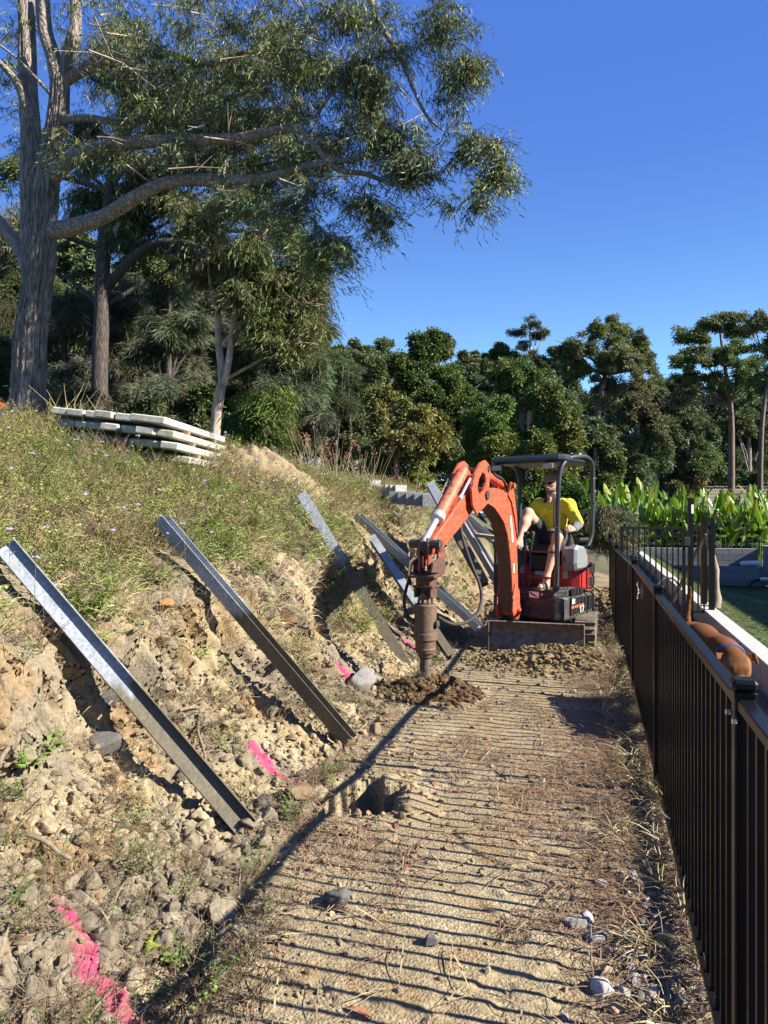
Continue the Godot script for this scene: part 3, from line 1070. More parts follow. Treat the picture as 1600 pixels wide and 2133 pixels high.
func block_wall(called: String, label: String, a: Vector3, b: Vector3, courses: int, sd: int) -> void:
	var w := thing(called, label, "block wall", a)
	var d := (b - a)
	d.y = 0.0
	var length := d.length()
	var yaw := Basis(Vector3.UP, atan2(d.x, d.z) - PI / 2.0)
	var mb := MB.new()
	mb.box(Vector3.ZERO, Vector3(0.388, 0.19, 0.19), Basis(), 0.004)
	var full := mb.mesh()
	mb = MB.new()
	mb.box(Vector3.ZERO, Vector3(0.188, 0.19, 0.19), Basis(), 0.004)
	var halfm := mb.mesh()
	mb = MB.new()
	mb.box(Vector3(length * 0.5, courses * 0.1, 0), Vector3(length - 0.02, courses * 0.2 - 0.02, 0.17))
	var core := part("mortar", mb.mesh(), tint("mortar_grey", "block_grey", Color(0.2, 0.205, 0.21)), w)
	core.transform.basis = yaw
	for r in courses:
		var x := 0.0
		var first := true
		while x < length - 0.15:
			var half: bool = (r % 2 == 1 and first) or x + 0.4 > length
			var bl := part("block", halfm if half else full, tint("block_tone_%d" % ((r * 7 + int(x * 5.0) * 3 + sd) % 3), "block_grey", [Color(0.3, 0.31, 0.32), Color(0.26, 0.27, 0.28), Color(0.33, 0.335, 0.34)][(r * 7 + int(x * 5.0) * 3 + sd) % 3]), w)
			bl.transform = Transform3D(yaw, yaw * Vector3(x + (0.1 if half else 0.2), 0.1 + 0.2 * r, 0))
			x += 0.2 if half else 0.4
			first = false

func build_far_house() -> void:
	var h := thing("neighbour_house", "low house roof of brown tiles showing above the tall green leaves", "house", P(16.5, 0, 38))
	var mb := MB.new()
	mb.box(Vector3(0, 0.7, -2.6), Vector3(19.0, 1.6, 4.0))
	part("wall", mb.mesh(), M.render_wall, h)
	for k in 9:
		mb = MB.new()
		var y := 1.45 + 0.185 * k
		var z := 0.35 - 0.36 * k
		mb.box(Vector3(0, y, z), Vector3(20.0, 0.035, 0.42), Basis(Vector3.RIGHT, 0.4), 0.006)
		mb.box(Vector3(0, y - 0.075, z + 0.19), Vector3(20.0, 0.05, 0.03))
		part("tile_course", mb.mesh(), M.roof_tile, h)
	for k in 34:
		mb = MB.new()
		mb.box(Vector3(-9.7 + 0.59 * k, 3.1, -2.72), Vector3(0.57, 0.07, 0.26), Basis(Vector3.FORWARD, 0.03), 0.02)
		part("ridge_tile", mb.mesh(), M.roof_tile, h)
	mb = MB.new()
	mb.lathe([Vector2(0, 0.42), Vector2(0.22, 0.36), Vector2(0.26, 0.2), Vector2(0.14, 0.14), Vector2(0.14, -0.2)], Transform3D(Basis(), Vector3(-1.2, 3.0, -1.9)), 14)
	part("roof_vent", mb.mesh(), M.fence_black, h)

# ---------------------------------------------------------------- steel and concrete
var STEEL := []

func beam(label: String, a: Vector3, b: Vector3, face: Vector3, clean: float, depth := 0.15, width := 0.09, channel := false) -> void:
	STEEL.append([a, b])
	var o := thing("steel_beam" if not channel else "steel_channel", label, "steel beam", a)
	var z := (b - a).normalized()
	var y := (face - z * face.dot(z)).normalized()        # web faces this way
	var x := y.cross(z)
	var L := (b - a).length()
	var poly: Array
	var d := depth * 0.5
	var w := width * 0.5
	var tw := 0.007
	if channel:
		poly = [Vector2(-d, -0.004), Vector2(d, -0.004), Vector2(d, width), Vector2(d - tw, width), Vector2(d - tw, tw - 0.004), Vector2(-d + tw, tw - 0.004), Vector2(-d + tw, width), Vector2(-d, width)]
	else:
		poly = [Vector2(-d, -w), Vector2(-d + tw, -w), Vector2(-d + tw, -0.003), Vector2(d - tw, -0.003), Vector2(d - tw, -w), Vector2(d, -w), Vector2(d, w), Vector2(d - tw, w), Vector2(d - tw, 0.003), Vector2(-d + tw, 0.003), Vector2(-d + tw, w), Vector2(-d, w)]
	var cut := L * (1.0 - clean)
	if clean > 0.98:
		var mb2 := MB.new()
		mb2.prism(poly, Transform3D(Basis(x, y, z), z * L * 0.5), L)
		part("section", mb2.mesh(), M.galvanised, o)
		return
	# bare zinc above, a coat of dried mud with a ragged edge below
	var mb := MB.new()
	var bs := Basis(x, y, z)
	var m := 60
	var cnt := poly.size()
	var sd := a.x * 7.0
	var vcol := func(q: Vector2, d: float) -> Color:
		var e := d - cut + 0.16 * n1.get_noise_3d(q.x * 9.0 + sd, q.y * 9.0, d * 3.0) + 0.07 * n2.get_noise_3d(q.x * 20.0, q.y * 20.0 + sd, d * 14.0)
		var g := 1.0 + 0.3 * n2.get_noise_3d(q.x * 8.0, q.y * 8.0, d * 5.0 + sd)
		return Color(0.17 * g, 0.138 * g, 0.085 * g).lerp(Color(0.42 * g, 0.43 * g, 0.44 * g), sm(-0.025, 0.025, e))
	var fine := []                                          # outline with extra points across the wide faces
	for k in cnt:
		var p0: Vector2 = poly[k]
		var p1: Vector2 = poly[(k + 1) % cnt]
		var f := maxi(1, int(p0.distance_to(p1) / 0.025))
		for j in f:
			fine.append([p0.lerp(p1, float(j) / f), p0.lerp(p1, float(j + 1) / f)])
	for k in m:
		var d0 := L * k / m
		var d1 := L * (k + 1) / m
		for q in fine:
			var p0: Vector2 = q[0]
			var p1: Vector2 = q[1]
			mb.quad(bs * Vector3(p0.x, p0.y, d0), bs * Vector3(p1.x, p1.y, d0), bs * Vector3(p1.x, p1.y, d1), bs * Vector3(p0.x, p0.y, d1))
			var ci := mb.c.size() - 4
			mb.c[ci] = vcol.call(p0, d0)
			mb.c[ci + 1] = vcol.call(p1, d0)
			mb.c[ci + 2] = vcol.call(p1, d1)
			mb.c[ci + 3] = vcol.call(p0, d1)
	var tr := Geometry2D.triangulate_polygon(PackedVector2Array(poly))
	for e in [0.0, L]:
		for k in range(0, tr.size(), 3):
			mb.col = vcol.call(poly[tr[k]], e)
			mb.tri_out(bs * Vector3(poly[tr[k]].x, poly[tr[k]].y, e), bs * Vector3(poly[tr[k + 1]].x, poly[tr[k + 1]].y, e), bs * Vector3(poly[tr[k + 2]].x, poly[tr[k + 2]].y, e), z * (e - L * 0.5))
	part("section", mb.mesh(), M.mud_and_zinc, o)

func build_steel() -> void:
	var up := Vector3.UP
	var tocam := Vector3(0.15, 0.75, 0.6)
	beam("nearest galvanised channel leaning on the bank, open trough facing up", P(-0.715, 0.0, 3.71), P(-2.22, 1.46, 4.16), Vector3(0.2, 0.5, 0.8), 0.52, 0.12, 0.045, true)
	beam("galvanised beam with weeds over its top, leaning beside the upright brown stone", P(-0.24, 0.03, 5.05), P(-1.74, 1.6, 5.56), Vector3(0.5, 0.9, 0.15), 0.45, 0.1, 0.095)
	beam("galvanised beam leaning alone with its broad flange facing out, muddy lower half", P(0.23, 0.02, 7.62), P(-0.93, 1.86, 8.05), Vector3(0.9, 0.5, -0.1), 0.42, 0.11, 0.12)
	beam("shiny galvanised beam on top of the crossed pair behind the auger", P(1.12, 0.3, 8.35), at(745, 1072, 9.4), Vector3(0.5, 0.8, 0.3), 0.99, 0.12, 0.09)
	beam("lower galvanised beam of the crossed pair behind the auger", P(0.75, 0.05, 7.9), at(775, 1118, 8.9), Vector3(0.5, 0.6, -0.4), 0.6, 0.12, 0.09)
	beam("pale beam standing steeply behind the excavator arm", at(1010, 1215, 9.2), at(897, 1006, 10.2), Vector3(0.9, 0.4, -0.1), 0.5, 0.11, 0.12)
	beam("galvanised beam lying behind the steep pale beam", at(1040, 1210, 10.2), at(960, 1075, 10.9), Vector3(0.3, 0.6, 0.2), 0.99, 0.15, 0.09)
	beam("distant galvanised beam resting on the far bank top", at(1030, 1125, 11.6), at(945, 1052, 12.2), Vector3(0.3, 0.7, 0.2), 0.99, 0.15, 0.09)
	# timber pegs by the crossed pair
	for q in [[852, 1200, 858, 1147, "timber peg leaning on the crossed beams"], [868, 1195, 872, 1135, "darker timber peg behind the first peg"]]:
		var mb := MB.new()
		mb.bar(at(q[0], q[1], 8.2), at(q[2], q[3], 8.2), 0.055, 0.04, Vector3.RIGHT, 0.004)
		solo("timber_peg", mb.mesh(), M.timber, q[4], "peg")
	var mb := MB.new()
	mb.bar(at(995, 1112, 10.6), at(1040, 1118, 10.4), 0.16, 0.05, Vector3.UP, 0.004)
	solo("timber_board", mb.mesh(), tint("board_pale", "timber", Color(0.5, 0.42, 0.3)), "short pale board lying across the far beams", "board")
	mb = MB.new()
	mb.bar(at(1245, 1512, 5.6), at(1258, 1530, 5.4), 0.045, 0.03, Vector3.UP, 0.004)
	solo("timber_offcut", mb.mesh(), tint("offcut", "timber", Color(0.42, 0.32, 0.2)), "small timber offcut lying in the shade by the fence", "timber")

func build_sleepers() -> void:
	rng.seed = 400
	var mb := MB.new()
	mb.box(Vector3.ZERO, Vector3(0.2, 0.078, 2.0), Basis(), 0.012)
	var m := mb.mesh()
	var ax := Vector3(0.08, 0.0, -0.997).normalized()       # along the sleepers
	var bx := Vector3(-0.98, 0.125, -0.08)                   # across the stack, up the slope
	bx = (bx - ax * bx.dot(ax)).normalized()
	var up := bx.cross(ax)
	if up.y < 0.0: up = -up
	var corner := P(-2.29, 2.62, 7.5)
	var words := ["top", "second", "third", "bottom"]
	for lay in 4:
		var base := corner - up * (0.125 * lay) + ax * (0.05 * lay) - bx * (0.06 * lay)
		for k in 7:
			if lay == 0 and k == 6 and false: continue
			var o := solo("concrete_sleeper", m, tint("sleeper_tone_%d" % ((k * 5 + lay * 3) % 4), "sleeper_concrete", [Color(0.5, 0.48, 0.41), Color(0.44, 0.42, 0.35), Color(0.52, 0.5, 0.44), Color(0.4, 0.385, 0.32)][(k * 5 + lay * 3) % 4]), "concrete sleeper of the %s layer, %s from the soil heap side" % [words[lay], ["first", "second", "third", "fourth", "fifth", "sixth", "seventh"][k]], "sleeper", Vector3.ZERO, "stacked concrete sleepers")
			var off := rf(-0.12, 0.12) + 0.05 * k
			o.transform = Transform3D(Basis(bx, up, bx.cross(up)) * Basis(Vector3.UP, rf(-0.02, 0.02)), base + bx * (0.1 + 0.214 * k) + ax * (1.0 + off))
		for k in 2:
			var b := MB.new()
			b.bar(base + ax * (0.62 + 0.95 * k) - bx * 0.02 - up * 0.0625, base + ax * (0.62 + 0.95 * k) + bx * 1.5 - up * 0.0625, 0.09, 0.045, up)
			solo("timber_bearer", b.mesh(), M.timber, "timber bearer under the %s sleeper layer, %s" % [words[lay], "near the sleepers' grassy ends" if k == 0 else "towards the slim gum"], "bearer", Vector3.ZERO, "bearers in the sleeper stack")

func block_mesh() -> ArrayMesh:
	# hollow concrete block with two cores
	var mb := MB.new()
	for z in [-0.08, 0.08]:
		mb.box(Vector3(0, 0, z), Vector3(0.39, 0.19, 0.03), Basis(), 0.003)
	for x in [-0.18, 0.0, 0.18]:
		mb.box(Vector3(x, 0, 0), Vector3(0.03, 0.188, 0.13), Basis(), 0.0)
	return mb.mesh()

func build_blocks() -> void:
	var m := block_mesh()
	# pale blocks stood on end in a row, then grey ones laid flat
	for k in 6:
		var o := solo("concrete_block", m, M.block_pale, "pale hollow block on the bank top, %s from the grey blocks" % ["sixth", "fifth", "fourth", "third", "second", "first"][k], "block", Vector3.ZERO, "pale blocks in a row")
		var p := at(775 + 10.5 * k, 1021, 11.6 - 0.05 * k)
		var w := st(p)
		p.y = maxf(p.y, gh(w.x, w.y) + 0.1)
		o.transform = Transform3D(Basis(Vector3.UP, 0.3) * Basis(Vector3.UP, PI / 2), p)
	for k in 5:
		var o := solo("concrete_block", m, M.block_grey, "grey hollow block on the bank edge, %s from the pale blocks" % ["first", "second", "third", "fourth", "fifth"][k], "block", Vector3.ZERO, "grey blocks on the bank edge")
		var p := at(838 + 17.0 * k, 1034 + 1.6 * k, 11.2 - 0.12 * k)
		var w := st(p)
		p.y = maxf(p.y, gh(w.x, w.y) + 0.1)
		o.transform = Transform3D(Basis(Vector3.UP, -0.12 + 0.04 * k), p)

func build_heap() -> void:
	# heap of pale soil by the sleepers
	var c := at(560, 1010, 9.4)
	var w := st(c)
	var base := pt(w.x, w.y, gh(w.x, w.y))
	var mb := MB.new()
	var seg := 72
	var ring := 46
	for a in ring + 1:
		for b in seg:
			var r := float(a) / ring
			var ang := TAU * b / seg
			var x := cos(ang) * r * 1.15
			var z := sin(ang) * r * 0.9
			var p := base + Vector3(x, 0, z)
			var q := st(p)
			var prf := pow(maxf(0.0, 1.0 - r), 0.8)
			p.y = gh(q.x, q.y) - 0.06 + 0.48 * prf + 0.11 * nc.get_noise_2d(x * 7.0, z * 7.0) * sm(1.0, 0.8, r) + 0.05 * n2.get_noise_2d(x * 5.0, z * 5.0)
			mb.v.append(p)
			var g := 0.9 + 0.25 * n2.get_noise_2d(x * 6.0, z * 6.0)
			mb.c.append(Color(0.34 * g, 0.27 * g, 0.17 * g))
			mb.n.append(Vector3.UP)
	for a in ring:
		for b in seg:
			var k := a * seg + b
			var k2 := a * seg + (b + 1) % seg
			mb._tri_n(k, k2, k2 + seg)
			mb._tri_n(k, k2 + seg, k + seg)
	smooth(mb)
	for k in mb.v.size():
		mb.v[k] -= base
	solo("soil_heap", mb.mesh(), M.soil, "heap of loose pale soil beside the concrete sleepers", "soil heap", base)

func smooth(mb: MB) -> void:
	var acc := PackedVector3Array()
	acc.resize(mb.v.size())
	for k in range(0, mb.i.size(), 3):
		var a := mb.i[k]
		var b := mb.i[k + 1]
		var d := mb.i[k + 2]
		var nn := (mb.v[d] - mb.v[a]).cross(mb.v[b] - mb.v[a])
		acc[a] += nn; acc[b] += nn; acc[d] += nn
	for k in acc.size():
		mb.n[k] = acc[k].normalized()

# ---------------------------------------------------------------- excavator
const MC := Vector3(2.12, 0.0, -9.3)
const HOUSE := -0.6632
var ex: Node3D

func exl(p: Vector3) -> Vector3:                        # world point to the machine's own axes
	return Transform3D(Basis(Vector3.UP, HOUSE), MC).affine_inverse() * p

func curve(pts: Array, steps := 6) -> Array:            # smooth line through points
	var out := []
	for k in pts.size() - 1:
		var a: Vector3 = pts[maxi(k - 1, 0)]
		var b: Vector3 = pts[k]
		var c: Vector3 = pts[k + 1]
		var d: Vector3 = pts[mini(k + 2, pts.size() - 1)]
		for q in steps:
			var t := float(q) / steps
			out.append(b.cubic_interpolate(c, a, d, t))
	out.append(pts[pts.size() - 1])
	return out

func pin(mb: MB, a: Vector3, r: float, half: float, ax := Vector3.RIGHT) -> void:
	mb.tube([a - ax * half, a + ax * half], r, 14)

func build_excavator() -> void:
	ex = thing("mini_excavator", "small orange red tracked excavator with canopy and auger on its arm", "excavator", MC, HOUSE)
	_undercarriage()
	_body()
	_canopy()
	_boom()

func _undercarriage() -> void:
	var un := Node3D.new()
	un.name = "undercarriage"
	ex.add_child(un)
	un.rotation.y = 0.349
	var mb := MB.new()
	mb.box(Vector3(0, 0.24, 0), Vector3(0.72, 0.16, 0.9), Basis(), 0.03)
	mb.lathe([Vector2(0.3, 0.3), Vector2(0.3, 0.36)], Transform3D(), 24)
	part("track_frame", mb.mesh(), M.dusty_black, un)
	# rubber tracks with grouser pads
	var R := 0.165
	var L := 0.64
	for sx in [-1.0, 1.0]:
		mb = MB.new()
		var pr := []
		for k in 13:
			var a := -PI / 2 + PI * k / 12.0
			pr.append(Vector2(L + cos(a) * (R - 0.02), R + 0.02 + sin(a) * (R - 0.02)))
		for k in 13:
			var a := PI / 2 + PI * k / 12.0
			pr.append(Vector2(-L + cos(a) * (R - 0.02), R + 0.02 + sin(a) * (R - 0.02)))
		mb.prism(pr, Transform3D(Basis(Vector3(0, 0, 1), Vector3.UP, Vector3(-1, 0, 0)), Vector3(sx * 0.52, 0, 0)), 0.23)
		var tr := part("track", mb.mesh(), M.clay_rubber, un)
		mb = MB.new()
		mb.box(Vector3.ZERO, Vector3(0.245, 0.03, 0.05), Basis(), 0.008)
		var pad := mb.mesh()
		var per := 4.0 * L + TAU * R
		for k in 40:
			var d := per * k / 40.0
			var pos: Vector2
			var ang := 0.0
			if d < 2.0 * L:
				pos = Vector2(-L + d, 2.0 * R + 0.02)
			elif d < 2.0 * L + PI * R:
				ang = (d - 2.0 * L) / R
				pos = Vector2(L + sin(ang) * R, R + 0.02 + cos(ang) * R)
			elif d < 4.0 * L + PI * R:
				pos = Vector2(L - (d - 2.0 * L - PI * R), 0.02)
				ang = PI
			else:
				ang = PI + (d - 4.0 * L - PI * R) / R
				pos = Vector2(-L + sin(ang) * R, R + 0.02 + cos(ang) * R)
			var po := part("track_pad", pad, M.clay_rubber, tr)
			po.transform = Transform3D(Basis(Vector3.RIGHT, ang), Vector3(sx * 0.52, pos.y, pos.x))
		mb = MB.new()
		for q in [-L, L]:
			mb.tube([Vector3(sx * 0.4, R + 0.02, q), Vector3(sx * 0.622, R + 0.02, q)], 0.1, 18)
		for q in [-0.25, 0.05, 0.3]:
			mb.tube([Vector3(sx * 0.4, 0.1, q), Vector3(sx * 0.62, 0.1, q)], 0.05, 12)
		part("wheel", mb.mesh(), M.rusty_steel, tr)
	# dozer blade, slightly dished
	mb = MB.new()
	var prof_ := [Vector2(0.01, -0.01), Vector2(0.01, 0.03), Vector2(-0.03, 0.15), Vector2(-0.035, 0.22), Vector2(-0.01, 0.3), Vector2(0.02, 0.335), Vector2(0.0, 0.345), Vector2(-0.06, 0.3), Vector2(-0.07, 0.2), Vector2(-0.06, 0.12), Vector2(-0.02, -0.01)]
	mb.prism(prof_, Transform3D(Basis(Vector3(0, 0, 1), Vector3.UP, Vector3(-1, 0, 0)), Vector3(-0.03, 0.02, 1.0)), 1.09)
	var bl := part("dozer_blade", mb.mesh(), M.blade_steel, un)
	for sx in [-1.0, 1.0]:
		mb = MB.new()
		mb.box(Vector3(-0.03 + sx * 0.55, 0.18, 0.98), Vector3(0.014, 0.35, 0.12), Basis(), 0.003)
		part("end_plate", mb.mesh(), M.blade_steel, bl)
		mb = MB.new()
		mb.bar(Vector3(sx * 0.24, 0.18, 0.95), Vector3(sx * 0.24, 0.26, 0.35), 0.07, 0.1)
		part("push_arm", mb.mesh(), M.dusty_black, bl)
	# mud stuck to the blade face
	rng.seed = 501
	for k in 7:
		var mud := part("mud_lump", stone_mesh(120 + k, 0.5, 0.8), tint("mud_lump", "rock", Color(0.33, 0.25, 0.13)), bl)
		var s := rf(0.03, 0.075)
		mud.transform = Transform3D(Basis.from_euler(Vector3(rf(0, 3), rf(0, 3), 0)) * Basis.from_scale(Vector3(s, s * 1.2, s * 0.6)), Vector3([0.12, 0.15, -0.1, 0.33, 0.4, 0.02, 0.5][k], [0.17, 0.1, 0.08, 0.14, 0.09, 0.07, 0.12][k], 0.985))

func plan(mb: MB, poly: Array, y0: float, y1: float, bev := 0.02) -> void:   # outline seen from above (x, z) between two heights
	mb.prism(poly, Transform3D(Basis(Vector3.RIGHT, Vector3(0, 0, 1), Vector3(0, -1, 0)), Vector3(0, (y0 + y1) * 0.5, 0)), y1 - y0, bev)

func rear_round(front: float, wide: float, rad: float) -> Array:
	var p := [Vector2(-wide + 0.04, front), Vector2(wide - 0.12, front), Vector2(wide - 0.03, front - 0.05), Vector2(wide, front - 0.16)]
	var a0 := asin(wide / rad)
	for k in 13:
		var a := lerpf(a0, -a0, k / 12.0)
		p.append(Vector2(sin(a) * rad, -cos(a) * rad))
	p.append(Vector2(-wide, front - 0.1))
	return p

func _body() -> void:
	var mb := MB.new()
	plan(mb, rear_round(0.56, 0.5, 0.64), 0.32, 0.62, 0.03)
	var low := part("lower_body", mb.mesh(), M.dusty_black, ex)
	# ribbed cladding on the side: upright strips
	for k in 9:
		mb = MB.new()
		mb.box(Vector3(0.506, 0.5, 0.36 - 0.078 * k), Vector3(0.014, 0.22 - 0.006 * k, 0.066), Basis(), 0.005)
		part("cladding_strip", mb.mesh(), M.black_plastic, low)
	for k in 5:
		mb = MB.new()
		mb.box(Vector3(0.515, 0.49, 0.34 - 0.078 * k), Vector3(0.004, 0.032, 0.06))
		part("orange_stripe", mb.mesh(), M.orange_print, low)
	mb = MB.new()
	mb.box(Vector3(0.515, 0.56, 0.31), Vector3(0.004, 0.06, 0.09))
	part("white_sticker", mb.mesh(), M.white_print, low)
	var tm := TextMesh.new()
	tm.text = "17"
	tm.font = SystemFont.new()
	tm.font.font_names = PackedStringArray(["Droid Sans"])
	tm.font_size = 32
	tm.pixel_size = 0.0034
	tm.depth = 0.003
	var tx := part("model_number", tm, M.white_print, low)
	tx.transform = Transform3D(Basis(Vector3.UP, PI / 2) * Basis.from_scale(Vector3(1.2, 1, 1)), Vector3(0.516, 0.435, 0.06))
	# floor and step
	mb = MB.new()
	plan(mb, [Vector2(-0.46, 0.54), Vector2(0.36, 0.54), Vector2(0.46, 0.42), Vector2(0.46, 0.05), Vector2(-0.46, 0.05)], 0.62, 0.7, 0.01)
	var fl := part("floor", mb.mesh(), M.dusty_black, ex)
	mb = MB.new()
	mb.box(Vector3(0.1, 0.63, 0.548), Vector3(0.13, 0.085, 0.006))
	part("warning_label", mb.mesh(), M.white_print, fl)
	mb = MB.new()
	mb.box(Vector3(0.09, 0.635, 0.553), Vector3(0.05, 0.016, 0.004), Basis(Vector3.BACK, -0.4))
	mb.box(Vector3(0.125, 0.62, 0.553), Vector3(0.03, 0.014, 0.004), Basis(Vector3.BACK, -0.4))
	mb.box(Vector3(0.06, 0.655, 0.553), Vector3(0.022, 0.02, 0.004), Basis(Vector3.BACK, 0.6))
	part("label_picture", mb.mesh(), M.fence_black, fl)
	mb = MB.new()
	mb.tube([Vector3(0.205, 0.645, 0.545), Vector3(0.205, 0.645, 0.552)], 0.02, 14)
	part("round_label", mb.mesh(), M.grey_print, fl)
	for k in 6:                                            # side step: upright ribs with a studded top
		mb = MB.new()
		mb.box(Vector3(0.485, 0.665, 0.3 - 0.06 * k), Vector3(0.03, 0.09, 0.05), Basis(), 0.005)
		part("step_rib", mb.mesh(), M.black_plastic, fl)
	mb = MB.new()
	for k in 5:
		for q in 4:
			mb.box(Vector3(0.3 + 0.045 * q, 0.703, 0.27 - 0.065 * k), Vector3(0.022, 0.012, 0.034), Basis(Vector3.UP, 0.5), 0.003)
	part("step_tread", mb.mesh(), M.console_grey, fl)
	# red bonnet
	mb = MB.new()
	var hp := rear_round(0.06, 0.5, 0.63)
	plan(mb, hp, 0.66, 1.0, 0.03)
	plan(mb, rear_round(0.03, 0.43, 0.57), 0.99, 1.13, 0.05)
	var hood := part("bonnet", mb.mesh(), M.hood_paint, ex)
	mb = MB.new()
	mb.box(Vector3(0.1, 0.86, 0.063), Vector3(0.006, 0.34, 0.012))
	mb.box(Vector3(-0.14, 0.86, 0.063), Vector3(0.006, 0.34, 0.012))
	part("panel_gap", mb.mesh(), M.black_plastic, hood)
	for q in [[-0.02, 0.9, 0.2, 0.13], [0.3, 0.86, 0.07, 0.1], [-0.3, 0.9, 0.08, 0.1]]:
		mb = MB.new()
		mb.box(Vector3(q[0], q[1], 0.066), Vector3(q[2], q[3], 0.005))
		part("label_plate", mb.mesh(), M.grey_print, hood)
	for k in 2:                                            # side grilles: frame, black mesh of slats
		mb = MB.new()
		mb.box(Vector3(0.497, 0.92 - 0.155 * k, -0.27), Vector3(0.03, 0.12, 0.17), Basis(Vector3.UP, -0.12), 0.01)
		var gr := part("grille", mb.mesh(), M.black_plastic, hood)
		for q in 5:
			mb = MB.new()
			mb.box(Vector3(0.512, 0.965 - 0.022 * q - 0.155 * k, -0.27), Vector3(0.008, 0.006, 0.15), Basis(Vector3.UP, -0.12))
			part("slat", mb.mesh(), M.rubber, gr)
	# seat
	mb = MB.new()
	mb.box(Vector3(0, 1.0, -0.12), Vector3(0.46, 0.26, 0.42), Basis(), 0.04)
	part("seat_base", mb.mesh(), M.black_plastic, ex)
	mb = MB.new()
	mb.box(Vector3(0.02, 1.185, -0.1), Vector3(0.46, 0.12, 0.46), Basis(Vector3.RIGHT, 0.05), 0.05)
	var seat := part("seat", mb.mesh(), M.black_plastic, ex)
	mb = MB.new()
	mb.box(Vector3(0.02, 1.45, -0.37), Vector3(0.44, 0.45, 0.1), Basis(Vector3.RIGHT, -0.15), 0.045)
	part("backrest", mb.mesh(), M.black_plastic, seat)
	# consoles with joysticks
	for sx in [-1.0, 1.0]:
		mb = MB.new()
		var cp := [Vector2(-0.17, 0.93), Vector2(0.2, 0.93), Vector2(0.235, 1.02), Vector2(0.22, 1.2), Vector2(0.14, 1.25), Vector2(-0.08, 1.22), Vector2(-0.17, 1.1)]
		mb.prism(cp, Transform3D(Basis(Vector3(0, 0, 1), Vector3.UP, Vector3(-1, 0, 0)), Vector3(sx * 0.41 + 0.01, 0, 0.02)), 0.2, 0.03)
		var con := part("console", mb.mesh(), M.console_grey, ex)
		mb = MB.new()
		var bp := []
		for k in 7:
			bp.append(Vector2(0.066 - 0.007 * k, 0.022 * k))
			bp.append(Vector2(0.056 - 0.007 * k, 0.022 * k + 0.012))
		mb.lathe(bp, Transform3D(Basis(Vector3.RIGHT, -0.1), Vector3(sx * 0.39, 1.225, 0.13)), 14)
		part("joystick_boot", mb.mesh(), M.rubber, con)
		mb = MB.new()
		mb.tube([Vector3(sx * 0.39, 1.34, 0.13), Vector3(sx * 0.385, 1.44, 0.16)], [0.012, 0.022], 10)
		part("joystick", mb.mesh(), M.black_plastic, con)
		mb = MB.new()
		mb.bar(Vector3(sx * 0.44, 1.02, 0.25), Vector3(sx * 0.48, 1.16, 0.15), 0.02, 0.03, Vector3.RIGHT, 0.005)
		part("lock_lever", mb.mesh(), M.black_plastic, con)
		if sx > 0.0:
			mb = MB.new()
			mb.tube([Vector3(0.37, 1.03, 0.262), Vector3(0.35, 1.11, 0.27)], 0.012, 8)
			part("red_knob", mb.mesh(), M.hood_paint, con)
		mb = MB.new()
		mb.box(Vector3(sx * 0.43, 1.3, -0.16), Vector3(0.1, 0.06, 0.28), Basis(), 0.025)
		part("armrest", mb.mesh(), M.black_plastic, con)
	# travel levers and front guard
	for k in 2:
		mb = MB.new()
		var x := -0.08 + 0.08 * k
		mb.tube(curve([Vector3(x, 0.7, 0.48), Vector3(x, 0.82, 0.47), Vector3(x - 0.005, 1.1, 0.43), Vector3(x + 0.015, 1.34, 0.42)], 4), 0.011, 8)
		var lv := part("travel_lever", mb.mesh(), M.canopy_grey, ex)
		mb = MB.new()
		mb.lathe([Vector2(0, 0.05), Vector2(0.026, 0.04), Vector2(0.03, 0.02), Vector2(0.018, -0.04), Vector2(0.011, -0.05)], Transform3D(Basis(Vector3.RIGHT, -0.2), Vector3(x + 0.015, 1.37, 0.42)), 12)
		part("knob", mb.mesh(), M.rubber, lv)
	mb = MB.new()
	for y in [1.165, 0.845]:
		mb.bar(Vector3(-0.45, y, 0.49), Vector3(0.37, y, 0.47), 0.022, 0.022)
	for x in [-0.36, -0.27]:
		mb.bar(Vector3(x, 0.845, 0.49), Vector3(x, 1.165, 0.49), 0.014, 0.014, Vector3.RIGHT)
	part("front_guard", mb.mesh(), M.canopy_grey, ex)
	# grey upright box beside the boom foot
	mb = MB.new()
	mb.box(Vector3(-0.43, 0.82, 0.46), Vector3(0.14, 0.36, 0.1), Basis(), 0.015)
	part("side_box", mb.mesh(), M.canopy_grey, ex)

